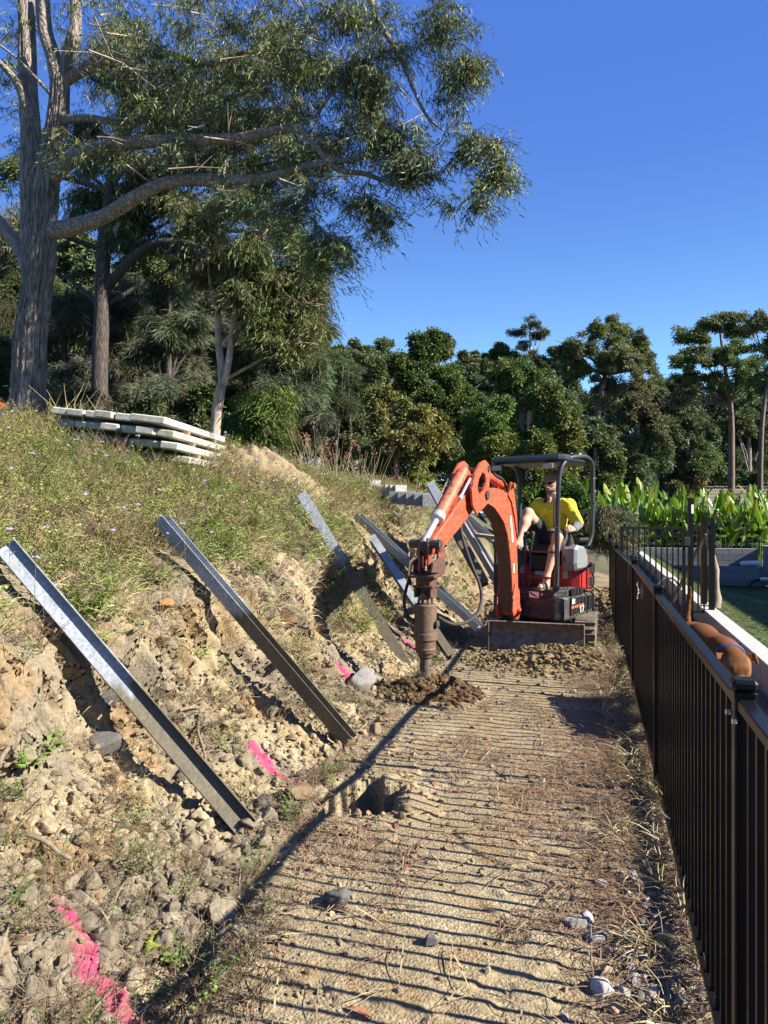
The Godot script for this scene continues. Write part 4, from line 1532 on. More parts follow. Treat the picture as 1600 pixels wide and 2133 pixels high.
func _canopy() -> void:
	var mb := MB.new()
	plan(mb, [Vector2(-0.52, 0.5), Vector2(0.4, 0.5), Vector2(0.46, 0.44), Vector2(0.46, -0.42), Vector2(0.4, -0.5), Vector2(-0.5, -0.5), Vector2(-0.56, -0.44), Vector2(-0.56, 0.44)], 2.275, 2.375, 0.035)
	var roof := part("canopy", mb.mesh(), M.canopy_grey, ex)
	mb = MB.new()
	mb.box(Vector3(-0.06, 2.378, 0), Vector3(0.5, 0.02, 0.6), Basis(), 0.01)
	part("roof_panel", mb.mesh(), M.canopy_grey, roof)
	mb = MB.new()
	mb.tube(curve([Vector3(0.36, 2.37, -0.3), Vector3(0.36, 2.42, -0.3), Vector3(0.36, 2.42, -0.26), Vector3(0.36, 2.37, -0.26)], 4), 0.006, 6)
	part("lifting_eye", mb.mesh(), M.chrome, roof)
	var right := curve([Vector3(0.36, 0.6, 0.47), Vector3(0.365, 1.2, 0.46), Vector3(0.37, 1.8, 0.45), Vector3(0.385, 2.15, 0.42), Vector3(0.42, 2.31, 0.3), Vector3(0.46, 2.36, 0.05), Vector3(0.475, 2.36, -0.22), Vector3(0.475, 2.26, -0.38), Vector3(0.47, 2.0, -0.42), Vector3(0.46, 1.5, -0.42), Vector3(0.45, 1.32, -0.4), Vector3(0.42, 1.14, -0.28)], 5)
	mb = MB.new()
	mb.tube(right, 0.03, 12)
	var ph := part("post_hoop", mb.mesh(), M.canopy_grey, ex)
	mb = MB.new()
	mb.tube(curve([Vector3(-0.48, 0.6, 0.46), Vector3(-0.48, 1.2, 0.46), Vector3(-0.48, 1.9, 0.46), Vector3(-0.48, 2.2, 0.43), Vector3(-0.5, 2.3, 0.3), Vector3(-0.5, 2.3, 0.0), Vector3(-0.49, 2.2, -0.17), Vector3(-0.48, 1.9, -0.2), Vector3(-0.48, 1.5, -0.2), Vector3(-0.46, 1.36, -0.22), Vector3(-0.44, 1.1, -0.3)], 5), 0.03, 12)
	part("post_hoop", mb.mesh(), M.canopy_grey, ex)
	mb = MB.new()
	mb.bar(Vector3(-0.47, 1.72, -0.26), Vector3(0.46, 1.66, -0.42), 0.03, 0.04)
	part("back_bar", mb.mesh(), M.canopy_grey, ex)
	for q in [[0.372, 1.47, 1.88, 0.49, 0.03], [0.5, 1.78, 2.1, -0.43, 0.035]]:
		mb = MB.new()
		var z: float = q[3]
		var x: float = q[0]
		mb.tube(curve([Vector3(x, q[1], z - 0.03), Vector3(x - 0.012, q[1], z + q[4]), Vector3(x - 0.012, q[1] + 0.06, z + q[4] + 0.012), Vector3(x - 0.012, q[2] - 0.06, z + q[4] + 0.012), Vector3(x - 0.012, q[2], z + q[4]), Vector3(x, q[2], z - 0.03)], 4), 0.011, 8)
		part("hand_grip", mb.mesh(), M.canopy_grey, ph)
	mb = MB.new()
	mb.tube(curve([Vector3(0.4, 2.1, 0.47), Vector3(0.402, 1.8, 0.475), Vector3(0.395, 1.4, 0.49), Vector3(0.4, 1.1, 0.49), Vector3(0.385, 0.75, 0.5)], 4), 0.006, 6)
	part("cable", mb.mesh(), M.rubber, ph)
	for x in [-0.43, 0.28]:
		mb = MB.new()
		mb.box(Vector3(x, 2.225, 0.5), Vector3(0.155, 0.085, 0.07), Basis(), 0.014)
		var lamp := part("work_light", mb.mesh(), M.black_plastic, ex)
		mb = MB.new()
		mb.box(Vector3(x, 2.225, 0.538), Vector3(0.135, 0.068, 0.012), Basis(), 0.006)
		part("lens", mb.mesh(), M.lamp_lens, lamp)

func rh(r: float, h: float, x := 0.0) -> Vector3:       # point in the boom's own plane
	return Vector3(x, h, r)

func side_plate(mb: MB, poly: Array, x: float, thick: float, bev := 0.0) -> void:   # outline (forward, height)
	mb.prism(poly, Transform3D(Basis(Vector3(0, 0, 1), Vector3.UP, Vector3(-1, 0, 0)), Vector3(x, 0, 0)), thick, bev)

func _boom() -> void:
	var bo := Node3D.new()
	bo.name = "boom"
	ex.add_child(bo)
	bo.position = Vector3(-0.095, 0, 0.84)
	bo.rotation.y = 0.189
	var mb := MB.new()
	mb.box(Vector3(0, 0.46, -0.16), Vector3(0.2, 0.3, 0.3), Basis(), 0.03)
	mb.box(Vector3(0.075, 0.44, -0.02), Vector3(0.03, 0.2, 0.2), Basis(), 0.01)
	mb.box(Vector3(-0.075, 0.44, -0.02), Vector3(0.03, 0.2, 0.2), Basis(), 0.01)
	part("swing_bracket", mb.mesh(), M.dusty_black, bo)
	mb = MB.new()
	var outer := [Vector2(-0.03, 0.4), Vector2(-0.11, 0.46), Vector2(-0.115, 0.6), Vector2(-0.1, 0.85), Vector2(-0.07, 1.15), Vector2(-0.03, 1.42), Vector2(0.03, 1.62), Vector2(0.14, 1.78), Vector2(0.28, 1.87), Vector2(0.5, 1.915), Vector2(0.8, 1.93), Vector2(1.1, 1.925), Vector2(1.24, 1.9), Vector2(1.27, 1.83)]
	var inner := [Vector2(1.24, 1.77), Vector2(1.0, 1.75), Vector2(0.8, 1.71), Vector2(0.62, 1.63), Vector2(0.43, 1.53), Vector2(0.3, 1.37), Vector2(0.215, 1.17), Vector2(0.155, 0.95), Vector2(0.12, 0.75), Vector2(0.12, 0.6), Vector2(0.12, 0.45), Vector2(0.05, 0.4)]
	side_plate(mb, outer + inner, 0.0, 0.17, 0.012)
	var beam_ := part("boom_beam", mb.mesh(), M.red_paint, bo)
	# raised side flanges and welds
	for sx in [-1.0, 1.0]:
		mb = MB.new()
		side_plate(mb, [Vector2(-0.13, 0.42), Vector2(-0.06, 0.36), Vector2(0.1, 0.36), Vector2(0.185, 0.46), Vector2(0.165, 0.62), Vector2(0.05, 0.8), Vector2(-0.09, 0.7)], sx * 0.098, 0.024, 0.004)
		mb.tube([Vector3(sx * 0.08, 0.45, 0.0), Vector3(sx * 0.15, 0.45, 0.0)], 0.042, 16)
		part("foot_plate", mb.mesh(), M.red_paint, beam_)
		mb = MB.new()
		side_plate(mb, [Vector2(-0.035, 1.35), Vector2(0.0, 1.6), Vector2(0.1, 1.86), Vector2(0.16, 2.0), Vector2(0.24, 2.02), Vector2(0.28, 1.93), Vector2(0.34, 1.86), Vector2(0.2, 1.78), Vector2(0.07, 1.58)], sx * 0.094, 0.02, 0.004)
		mb.tube([Vector3(sx * 0.07, 1.975, 0.205), Vector3(sx * 0.14, 1.975, 0.205)], 0.032, 14)
		part("cylinder_bracket", mb.mesh(), M.red_paint, beam_)
		mb = MB.new()
		mb.tube([Vector3(sx * 0.08, 1.84, 1.2), Vector3(sx * 0.15, 1.84, 1.2)], 0.05, 16)
		part("pin", mb.mesh(), M.dusty_black, beam_)
	# small faded white print on the boom side (not legible)
	rng.seed = 520
	for k in 9:
		mb = MB.new()
		mb.box(Vector3(0.0865, 1.6 - 0.036 * k, 0.205 - 0.011 * k), Vector3(0.004, 0.026, rf(0.03, 0.06)), Basis(Vector3.RIGHT, 0.3), 0.0)
		part("faded_print", mb.mesh(), M.white_print, beam_)
	mb = MB.new()
	mb.box(Vector3(0.0865, 0.98, 0.075), Vector3(0.004, 0.11, 0.04), Basis(Vector3.RIGHT, 0.1), 0.0)
	part("faded_print", mb.mesh(), M.white_print, beam_)
	# dried clay along the boom's underside
	for k in inner.size() - 2:
		var p0: Vector2 = inner[k]
		var p1: Vector2 = inner[k + 1]
		var off := Vector2(p1.y - p0.y, p0.x - p1.x).normalized() * -0.004
		mb = MB.new()
		mb.bar(rh(p0.x + off.x, p0.y + off.y), rh(p1.x + off.x, p1.y + off.y), 0.15, 0.006, Vector3(0, 0.3, 1))
		part("clay_smear", mb.mesh(), tint("clay_on_steel", "rusty_steel", Color(1.0, 0.75, 0.55)), beam_)
	# boom ram behind, dipper ram above
	mb = MB.new()
	mb.tube([rh(-0.2, 0.62), rh(-0.13, 1.35)], 0.045, 14)
	part("boom_ram", mb.mesh(), M.red_paint, bo)
	mb = MB.new()
	mb.tube([rh(0.2, 1.975), rh(0.9, 2.085)], 0.045, 16)
	var dr := part("dipper_ram", mb.mesh(), M.red_paint, bo)
	mb = MB.new()
	mb.tube([rh(0.9, 2.085), rh(0.93, 2.09)], 0.05, 16)
	mb.tube([rh(0.93, 2.09), rh(1.13, 2.12)], 0.024, 12)
	part("rod", mb.mesh(), M.dusty_black, dr)
	mb = MB.new()
	mb.tube(curve([rh(0.16, 1.86, 0.05), rh(0.25, 1.96, 0.05), rh(0.4, 2.04, 0.055), rh(0.6, 2.07, 0.055), rh(0.7, 2.09, 0.045)], 4), 0.012, 8)
	part("hose", mb.mesh(), M.rubber, dr)
	# dipper arm
	var arm := Node3D.new()
	arm.name = "dipper_arm"
	ex.add_child(arm)
	arm.position = bo.position
	arm.rotation = bo.rotation
	mb = MB.new()
	side_plate(mb, [Vector2(1.28, 1.98), Vector2(1.45, 1.95), Vector2(2.42, 1.43), Vector2(2.5, 1.36), Vector2(2.47, 1.28), Vector2(2.36, 1.27), Vector2(1.8, 1.5), Vector2(1.4, 1.68), Vector2(1.27, 1.8)], 0.0, 0.12, 0.01)
	part("arm_beam", mb.mesh(), M.red_paint, arm)
	for sx in [-1.0, 1.0]:
		var full := PackedVector2Array([Vector2(1.05, 2.08), Vector2(1.12, 2.17), Vector2(1.24, 2.21), Vector2(1.4, 2.17), Vector2(1.56, 2.05), Vector2(1.66, 1.9), Vector2(1.62, 1.72), Vector2(1.5, 1.64), Vector2(1.3, 1.68), Vector2(1.14, 1.76), Vector2(1.12, 1.9), Vector2(1.1, 2.0)])
		mb = MB.new()
		# plate with an opening: build as a ring of two halves
		var up_half := [Vector2(1.05, 2.08), Vector2(1.12, 2.17), Vector2(1.24, 2.21), Vector2(1.4, 2.17), Vector2(1.56, 2.05), Vector2(1.66, 1.9), Vector2(1.5, 1.9), Vector2(1.44, 2.0), Vector2(1.34, 2.08), Vector2(1.24, 2.06), Vector2(1.22, 1.98), Vector2(1.11, 1.98)]
		var low_half := [Vector2(1.11, 1.98), Vector2(1.22, 1.98), Vector2(1.3, 1.88), Vector2(1.42, 1.84), Vector2(1.5, 1.9), Vector2(1.66, 1.9), Vector2(1.62, 1.72), Vector2(1.5, 1.64), Vector2(1.3, 1.7), Vector2(1.15, 1.76), Vector2(1.12, 1.9)]
		side_plate(mb, up_half, sx * 0.118, 0.022)
		side_plate(mb, low_half, sx * 0.118, 0.022)
		part("ear_plate", mb.mesh(), M.red_paint, arm)
		mb = MB.new()
		pin(mb, Vector3(sx * 0.12, 2.125, 1.14), 0.035, 0.02)
		part("pin", mb.mesh(), M.dusty_black, arm)
	mb = MB.new()
	mb.box(rh(1.3, 2.12), Vector3(0.19, 0.02, 0.08), Basis(), 0.004)
	pin(mb, rh(1.55, 2.02), 0.028, 0.11)
	part("cross_plate", mb.mesh(), M.red_paint, arm)
	mb = MB.new()
	mb.tube([rh(1.52, 2.1), rh(1.6, 2.06), rh(2.24, 1.605)], [0.04, 0.062, 0.062], 18)
	var br := part("bucket_ram", mb.mesh(), tint("worn_red", "red_paint", Color(0.42, 0.11, 0.05)), arm)
	mb = MB.new()
	mb.tube([rh(2.2, 1.633), rh(2.26, 1.59)], 0.068, 18)
	mb.tube([rh(2.24, 1.605), rh(2.56, 1.385)], 0.03, 14)
	part("rod", mb.mesh(), M.chrome, br)
	mb = MB.new()
	mb.tube([rh(1.6, 2.0, 0.09), rh(1.85, 1.82, 0.09)], 0.014, 8)
	mb.tube([rh(1.85, 1.82, 0.09), rh(1.9, 1.79, 0.09)], 0.02, 8)
	part("hose_fitting", mb.mesh(), M.chrome, br)
	# auger hung from the arm
	var au := Node3D.new()
	au.name = "auger"
	ex.add_child(au)
	au.position = bo.position
	au.rotation = bo.rotation
	var A := 2.52
	mb = MB.new()
	pin(mb, rh(A, 1.37), 0.042, 0.15)
	mb.box(rh(A, 1.36), Vector3(0.12, 0.13, 0.09), Basis(), 0.02)
	pin(mb, rh(A - 0.12, 1.33), 0.035, 0.1)
	part("link_pin", mb.mesh(), M.dusty_black, au)
	mb = MB.new()
	for sx in [-1.0, 1.0]:
		mb.box(rh(A + 0.01, 1.24, sx * 0.045), Vector3(0.022, 0.26, 0.08), Basis(), 0.006)
		side_plate(mb, [Vector2(A - 0.2, 1.4), Vector2(A - 0.1, 1.41), Vector2(A - 0.07, 1.2), Vector2(A - 0.16, 1.14), Vector2(A - 0.22, 1.2)], sx * 0.085, 0.018)
	part("link", mb.mesh(), tint("dirty_red", "red_paint", Color(0.24, 0.05, 0.03)), au)
	mb = MB.new()
	for sx in [-1.0, 1.0]:
		side_plate(mb, [Vector2(A - 0.2, 1.23), Vector2(A - 0.1, 1.25), Vector2(A + 0.07, 1.2), Vector2(A + 0.11, 1.12), Vector2(A - 0.2, 1.09)], sx * 0.1, 0.025, 0.004)
	mb.box(rh(A - 0.02, 1.09), Vector3(0.27, 0.025, 0.26), Basis(Vector3.RIGHT, 0.1), 0.005)
	mb.box(rh(A - 0.02, 1.03), Vector3(0.15, 0.12, 0.15), Basis(), 0.01)
	mb.box(rh(A - 0.02, 0.985), Vector3(0.2, 0.02, 0.19), Basis(), 0.005)
	for sx in [-1.0, 1.0]:
		mb.box(rh(A, 0.935, sx * 0.075), Vector3(0.022, 0.1, 0.14), Basis(), 0.006)
	mb.box(rh(A, 0.935, 0.0), Vector3(0.09, 0.1, 0.05), Basis(), 0.01)
	part("hitch", mb.mesh(), tint("hitch_steel", "rusty_steel", Color(0.75, 0.6, 0.6)), au)
	mb = MB.new()
	pin(mb, rh(A, 0.895), 0.034, 0.07, Vector3(0, 0, 1))
	for sx in [-1.0, 1.0]:
		var loop := []
		for k in 9:
			var a := PI * k / 8.0
			loop.append(rh(A + sx * 0.045, 0.83 + sin(a) * 0.09, cos(a) * 0.05))
		mb.tube(loop, 0.012, 8)
	part("swivel_eye", mb.mesh(), M.rusty_steel, au)
	mb = MB.new()
	mb.lathe([Vector2(0, 0.83), Vector2(0.095, 0.825), Vector2(0.103, 0.815), Vector2(0.1, 0.6), Vector2(0.1, 0.565), Vector2(0.108, 0.56), Vector2(0.108, 0.505), Vector2(0.096, 0.49), Vector2(0.092, 0.43), Vector2(0.096, 0.42), Vector2(0.09, 0.385), Vector2(0.07, 0.37), Vector2(0.065, 0.345), Vector2(0.05, 0.33), Vector2(0.0, 0.33)], Transform3D(Basis(), rh(A, 0)), 28)
	var mo := part("drive_motor", mb.mesh(), M.rusty_steel, au)
	mb = MB.new()
	mb.tube([rh(A, 0.65, 0.095), rh(A, 0.65, 0.125)], 0.035, 12)
	mb.tube([rh(A, 0.66, -0.095), rh(A, 0.66, -0.12)], 0.03, 12)
	part("port", mb.mesh(), M.dusty_black, mo)
	mb = MB.new()
	mb.lathe([Vector2(0.05, 0.35), Vector2(0.05, -0.35)], Transform3D(Basis(), rh(A, 0)), 18)
	for k in 2:
		mb.tube([rh(A, 0.27 - 0.04 * k, -0.056), rh(A, 0.27 - 0.04 * k, 0.056)], 0.01, 8)
	var sh := part("shaft", mb.mesh(), tint("shaft_steel", "muddy_steel", Color(0.5, 0.5, 0.5)), au)
	mb = MB.new()
	var fl := []
	for k in 40:                                           # flighting, mostly in the ground
		var a := k * 0.4
		var y := 0.02 - 0.011 * k
		var d := Vector3(cos(a), 0, sin(a))
		var a2 := a + 0.4
		var d2 := Vector3(cos(a2), 0, sin(a2))
		mb.quad(rh(A, y) + d * 0.045, rh(A, y) + d * 0.2, rh(A, y - 0.011) + d2 * 0.2, rh(A, y - 0.011) + d2 * 0.045)
	part("flight", mb.mesh(), M.muddy_steel, sh)
	# hydraulic hoses
	mb = MB.new()
	mb.tube(curve([exl(at(975, 1030, 7.35)), exl(at(966, 1062, 7.25)), exl(at(960, 1095, 7.1)), exl(at(967, 1130, 7.0)), exl(at(983, 1175, 6.95)), exl(at(999, 1215, 6.9)), exl(at(1003, 1245, 6.85)), exl(at(996, 1272, 6.75)), exl(at(976, 1291, 6.65)), exl(at(950, 1298, 6.55)), exl(at(930, 1293, 6.48)), exl(at(913, 1283, 6.45))], 6), 0.0155, 10)
	var ho := part("hose", mb.mesh(), M.rubber, ex)
	mb = MB.new()
	mb.tube([exl(at(972, 1028, 7.33)), exl(at(964, 1065, 7.2))], 0.02, 10)
	part("hose_fitting", mb.mesh(), M.chrome, ho)
	mb = MB.new()
	mb.tube([exl(at(966, 1035, 7.3)), exl(at(964, 1082, 7.2))], 0.004, 6)
	mb.lathe([Vector2(0, 0.012), Vector2(0.022, 0.01), Vector2(0.022, -0.01), Vector2(0, -0.012)], Transform3D(Basis(Vector3.RIGHT, 1.3), exl(at(964, 1086, 7.2))), 12)
	part("dust_cap", mb.mesh(), M.hood_paint, ho)
	mb = MB.new()
	mb.tube(curve([exl(at(872, 1165, 6.7)), exl(at(858, 1190, 6.62)), exl(at(846, 1225, 6.55)), exl(at(842, 1255, 6.5)), exl(at(850, 1282, 6.46)), exl(at(868, 1293, 6.45))], 6), 0.0155, 10)
	part("hose", mb.mesh(), M.rubber, ex)

# ---------------------------------------------------------------- bodies from joined tapered bones
func sdf_into(mb: MB, caps: Array, cell: float, k: float) -> void:
	var lo := Vector3(1e9, 1e9, 1e9)
	var hi := -lo
	for q in caps:
		var r := maxf(q[2], q[3]) + cell * 3.0
		lo = lo.min(q[0] - Vector3(r, r, r)).min(q[1] - Vector3(r, r, r))
		hi = hi.max(q[0] + Vector3(r, r, r)).max(q[1] + Vector3(r, r, r))
	var nx := int((hi.x - lo.x) / cell) + 2
	var ny := int((hi.y - lo.y) / cell) + 2
	var nz := int((hi.z - lo.z) / cell) + 2
	var f := PackedFloat32Array()
	f.resize(nx * ny * nz)
	f.fill(10.0)
	var near := PackedFloat32Array()
	near.resize(f.size())
	near.fill(10.0)
	var who := PackedInt32Array()
	who.resize(f.size())
	for ci in caps.size():
		var q: Array = caps[ci]
		var a: Vector3 = q[0]
		var b: Vector3 = q[1]
		var ra: float = q[2]
		var rb: float = q[3]
		var m := maxf(ra, rb) + k + cell * 2.0
		var l := a.min(b) - Vector3(m, m, m)
		var g := a.max(b) + Vector3(m, m, m)
		var ab := b - a
		var len2 := maxf(ab.length_squared(), 1e-9)
		for x in range(maxi(0, int((l.x - lo.x) / cell)), mini(nx, int((g.x - lo.x) / cell) + 1)):
			for y in range(maxi(0, int((l.y - lo.y) / cell)), mini(ny, int((g.y - lo.y) / cell) + 1)):
				var row := (x * ny + y) * nz
				for z in range(maxi(0, int((l.z - lo.z) / cell)), mini(nz, int((g.z - lo.z) / cell) + 1)):
					var p := lo + Vector3(x, y, z) * cell
					var t := clampf((p - a).dot(ab) / len2, 0.0, 1.0)
					var d := p.distance_to(a + ab * t) - lerpf(ra, rb, t)
					var id := row + z
					var e := f[id]
					var h := maxf(k - absf(d - e), 0.0) / k
					f[id] = minf(d, e) - h * h * k * 0.25
					if d < near[id]:
						near[id] = d
						who[id] = ci
	var vid := PackedInt32Array()
	vid.resize(f.size())
	vid.fill(-1)
	var start := mb.v.size()
	var ox := ny * nz
	for x in nx - 1:
		for y in ny - 1:
			var row := (x * ny + y) * nz
			for z in nz - 1:
				var id := row + z
				var c0 := f[id]
				var c1 := f[id + 1]
				var c2 := f[id + nz]
				var c3 := f[id + nz + 1]
				var c4 := f[id + ox]
				var c5 := f[id + ox + 1]
				var c6 := f[id + ox + nz]
				var c7 := f[id + ox + nz + 1]
				var neg := int(c0 < 0) + int(c1 < 0) + int(c2 < 0) + int(c3 < 0) + int(c4 < 0) + int(c5 < 0) + int(c6 < 0) + int(c7 < 0)
				if neg == 0 or neg == 8:
					continue
				var sum := Vector3.ZERO
				var cnt := 0
				for e in [[c0, c1, 0, 0, 0, 0, 0, 1], [c2, c3, 0, 1, 0, 0, 0, 1], [c4, c5, 1, 0, 0, 0, 0, 1], [c6, c7, 1, 1, 0, 0, 0, 1], [c0, c2, 0, 0, 0, 0, 1, 0], [c1, c3, 0, 0, 1, 0, 1, 0], [c4, c6, 1, 0, 0, 0, 1, 0], [c5, c7, 1, 0, 1, 0, 1, 0], [c0, c4, 0, 0, 0, 1, 0, 0], [c1, c5, 0, 0, 1, 1, 0, 0], [c2, c6, 0, 1, 0, 1, 0, 0], [c3, c7, 0, 1, 1, 1, 0, 0]]:
					if (e[0] < 0) != (e[1] < 0):
						var w: float = e[0] / (e[0] - e[1])
						sum += Vector3(e[2] + e[5] * w, e[3] + e[6] * w, e[4] + e[7] * w)
						cnt += 1
				vid[id] = mb.v.size()
				mb.v.append(lo + (Vector3(x, y, z) + sum / cnt) * cell)
				mb.n.append(Vector3(c4 + c5 + c6 + c7 - c0 - c1 - c2 - c3, c2 + c3 + c6 + c7 - c0 - c1 - c4 - c5, c1 + c3 + c5 + c7 - c0 - c2 - c4 - c6).normalized())
				mb.c.append(caps[who[id]][4])
	for x in range(1, nx - 1):
		for y in range(1, ny - 1):
			var row := (x * ny + y) * nz
			for z in range(1, nz - 1):
				var id := row + z
				var s := f[id] < 0
				if s != (f[id + 1] < 0):
					_face(mb, vid[id], vid[id - ox], vid[id - ox - nz], vid[id - nz])
				if s != (f[id + nz] < 0):
					_face(mb, vid[id], vid[id - ox], vid[id - ox - 1], vid[id - 1])
				if s != (f[id + ox] < 0):
					_face(mb, vid[id], vid[id - nz], vid[id - nz - 1], vid[id - 1])

func _face(mb: MB, a: int, b: int, c: int, d: int) -> void:
	if a < 0 or b < 0 or c < 0 or d < 0:
		return
	mb._tri_n(a, b, c)
	mb._tri_n(a, c, d)

func hand(caps: Array, wrist: Vector3, fwd: Vector3, palm_dir: Vector3, thumb_side: Vector3, col: Color, curl := 0.9) -> void:
	# palm, four fingers curling towards palm_dir, and a thumb leaving the side of the palm
	var side := thumb_side
	var k := wrist + fwd * 0.085
	caps.append([wrist, wrist + fwd * 0.03, 0.026, 0.026, col])
	for q in [-1.0, 0.0, 1.0]:
		caps.append([wrist + fwd * 0.025 + side * 0.012 * q, k + side * 0.022 * q, 0.019, 0.016, col])
	var lens := [0.072, 0.082, 0.078, 0.06]
	for q in 4:
		var base := k + side * (0.03 - 0.02 * q)
		var L: float = lens[q]
		var d1 := (fwd + palm_dir * curl * 0.6).normalized()
		var d2 := (fwd * 0.3 + palm_dir * curl).normalized()
		var d3 := (palm_dir - fwd * 0.5 * curl).normalized()
		var p1 := base + d1 * L * 0.45
		var p2 := p1 + d2 * L * 0.33
		caps.append([base, p1, 0.0095, 0.009, col])
		caps.append([p1, p2, 0.009, 0.0085, col])
		caps.append([p2, p2 + d3 * L * 0.25, 0.0085, 0.0075, col])
	var tb := wrist + fwd * 0.035 + side * 0.03
	var t1 := tb + (fwd * 0.6 + side * 0.6 + palm_dir * 0.4).normalized() * 0.042
	caps.append([tb, t1, 0.012, 0.0105, col])
	caps.append([t1, t1 + (fwd * 0.7 + palm_dir * 0.8).normalized() * 0.032, 0.0105, 0.0085, col])

func build_person() -> void:
	var org := Vector3(0.02, 1.24, -0.12)                  # seat point in the machine's axes
	var xf := Transform3D(Basis(Vector3.UP, HOUSE), MC)
	var pe := thing("person", "man in yellow work shirt, shorts, cap and sunglasses sitting at the levers", "person", xf * org, HOUSE)
	var v := func(x: float, y: float, z: float) -> Vector3: return Vector3(x, y, z) - org
	var skin := Color(0.42, 0.24, 0.16)
	var beard := Color(0.14, 0.085, 0.06)
	var hipl: Vector3 = v.call(0.1, 1.335, -0.13)
	var hipr: Vector3 = v.call(-0.08, 1.335, -0.13)
	var knl: Vector3 = v.call(0.275, 1.345, 0.25)
	var anl: Vector3 = v.call(0.21, 0.84, 0.43)
	var knr: Vector3 = v.call(-0.14, 1.645, 0.23)
	var anr: Vector3 = v.call(-0.13, 1.285, 0.5)
	var shl: Vector3 = v.call(0.245, 1.745, -0.15)
	var ell: Vector3 = v.call(0.405, 1.5, -0.1)
	var wrl: Vector3 = v.call(0.43, 1.44, 0.1)
	var shr: Vector3 = v.call(-0.175, 1.745, -0.16)
	var elr: Vector3 = v.call(-0.31, 1.49, -0.07)
	var wrr: Vector3 = v.call(-0.39, 1.43, 0.08)
	var neck: Vector3 = v.call(0.035, 1.82, -0.14)
	var head: Vector3 = v.call(0.035, 2.035, -0.085)
	var face := Vector3(-0.12, -0.12, 0.98).normalized()
	var side := face.cross(Vector3.UP).normalized() * -1.0
	var upv := side.cross(face).normalized()
	if upv.y < 0.0: upv = -upv
	var caps := [
		[hipl, hipr, 0.125, 0.125, skin], [v.call(0.06, 1.34, -0.15), v.call(0.08, 1.66, -0.17), 0.11, 0.125, skin], [v.call(-0.04, 1.34, -0.15), v.call(-0.02, 1.66, -0.17), 0.11, 0.125, skin],
		[shl, shr, 0.075, 0.075, skin], [v.call(0.03, 1.72, -0.15), neck, 0.09, 0.06, skin], [neck, v.call(0.035, 1.93, -0.1), 0.068, 0.062, skin],
		[hipl, knl, 0.085, 0.062, skin], [knl, knl.lerp(anl, 0.35), 0.06, 0.062, skin], [knl.lerp(anl, 0.35), anl, 0.06, 0.038, skin],
		[hipr, knr, 0.09, 0.064, skin], [knr, knr.lerp(anr, 0.35), 0.062, 0.064, skin], [knr.lerp(anr, 0.35), anr, 0.06, 0.038, skin],
		[anl, v.call(0.21, 0.745, 0.45), 0.038, 0.036, skin], [v.call(0.21, 0.755, 0.42), v.call(0.2, 0.745, 0.58), 0.034, 0.03, skin],
		[anr, v.call(-0.13, 1.245, 0.5), 0.038, 0.036, skin], [v.call(-0.13, 1.23, 0.48), v.call(-0.15, 1.275, 0.66), 0.034, 0.03, skin],
		[shl, ell, 0.058, 0.046, skin], [ell, wrl, 0.044, 0.03, skin], [shr, elr, 0.058, 0.046, skin], [elr, wrr, 0.044, 0.03, skin]]
	var mb := MB.new()
	sdf_into(mb, caps, 0.014, 0.05)
	# head and hands on finer grids
	caps = [[head + upv * 0.03 - face * 0.02, head + upv * 0.03 + face * 0.005, 0.094, 0.09, skin], [head - upv * 0.045 + face * 0.02, head - upv * 0.02 + face * 0.02, 0.068, 0.076, skin],
		[head - upv * 0.105 + face * 0.045, head - upv * 0.09 + face * 0.045, 0.034, 0.04, beard], [head - upv * 0.085 + side * 0.04 + face * 0.02, head - upv * 0.04 + side * 0.055 - face * 0.01, 0.028, 0.024, beard], [head - upv * 0.085 - side * 0.04 + face * 0.02, head - upv * 0.04 - side * 0.055 - face * 0.01, 0.028, 0.024, beard],
		[head - upv * 0.06 + face * 0.088 - side * 0.02, head - upv * 0.06 + face * 0.088 + side * 0.02, 0.012, 0.012, beard], [head - upv * 0.078 + face * 0.092 - side * 0.014, head - upv * 0.078 + face * 0.092 + side * 0.014, 0.008, 0.008, Color(0.36, 0.14, 0.11)],
		[head + upv * 0.015 + face * 0.09, head - upv * 0.035 + face * 0.108, 0.011, 0.016, skin],
		[head - upv * 0.12 - face * 0.02, neck + Vector3(0, 0.03, 0), 0.062, 0.066, skin]]
	for s in [-1.0, 1.0]:
		caps.append([head + side * 0.088 * s - face * 0.015 + upv * 0.015, head + side * 0.092 * s - face * 0.02 - upv * 0.03, 0.017, 0.012, skin])
	sdf_into(mb, caps, 0.006, 0.02)
	caps = []
	var kl: Vector3 = v.call(0.39, 1.43, 0.165)
	hand(caps, wrl, (kl + Vector3(0.03, 0.02, 0.02) - wrl).normalized(), Vector3(-0.7, -0.4, 0.2).normalized(), Vector3(-0.2, 0.9, 0.2).normalized(), skin)
	sdf_into(mb, caps, 0.0045, 0.012)
	caps = []
	var kr: Vector3 = v.call(-0.39, 1.43, 0.165)
	hand(caps, wrr, (kr - Vector3(0.03, 0, 0) - wrr).normalized(), Vector3(0.7, -0.4, 0.2).normalized(), Vector3(0.2, 0.9, 0.2).normalized(), skin)
	sdf_into(mb, caps, 0.0045, 0.012)
	# toes
	caps = []
	for f in [[v.call(0.2, 0.74, 0.58), Vector3(0, -0.1, 1), Vector3(1, 0, 0)], [v.call(-0.15, 1.275, 0.66), Vector3(-0.1, 0.3, 0.95), Vector3(1, 0, 0)]]:
		for q in 5:
			var b: Vector3 = f[0] + f[2] * (0.026 - 0.013 * q)
			caps.append([b, b + f[1] * (0.04 - 0.004 * q), 0.011, 0.0085, skin])
	sdf_into(mb, caps, 0.006, 0.01)
	part("body", mb.mesh(), M.skin, pe)
	# shirt
	var yel := Color(0.74, 0.66, 0.012)
	mb = MB.new()
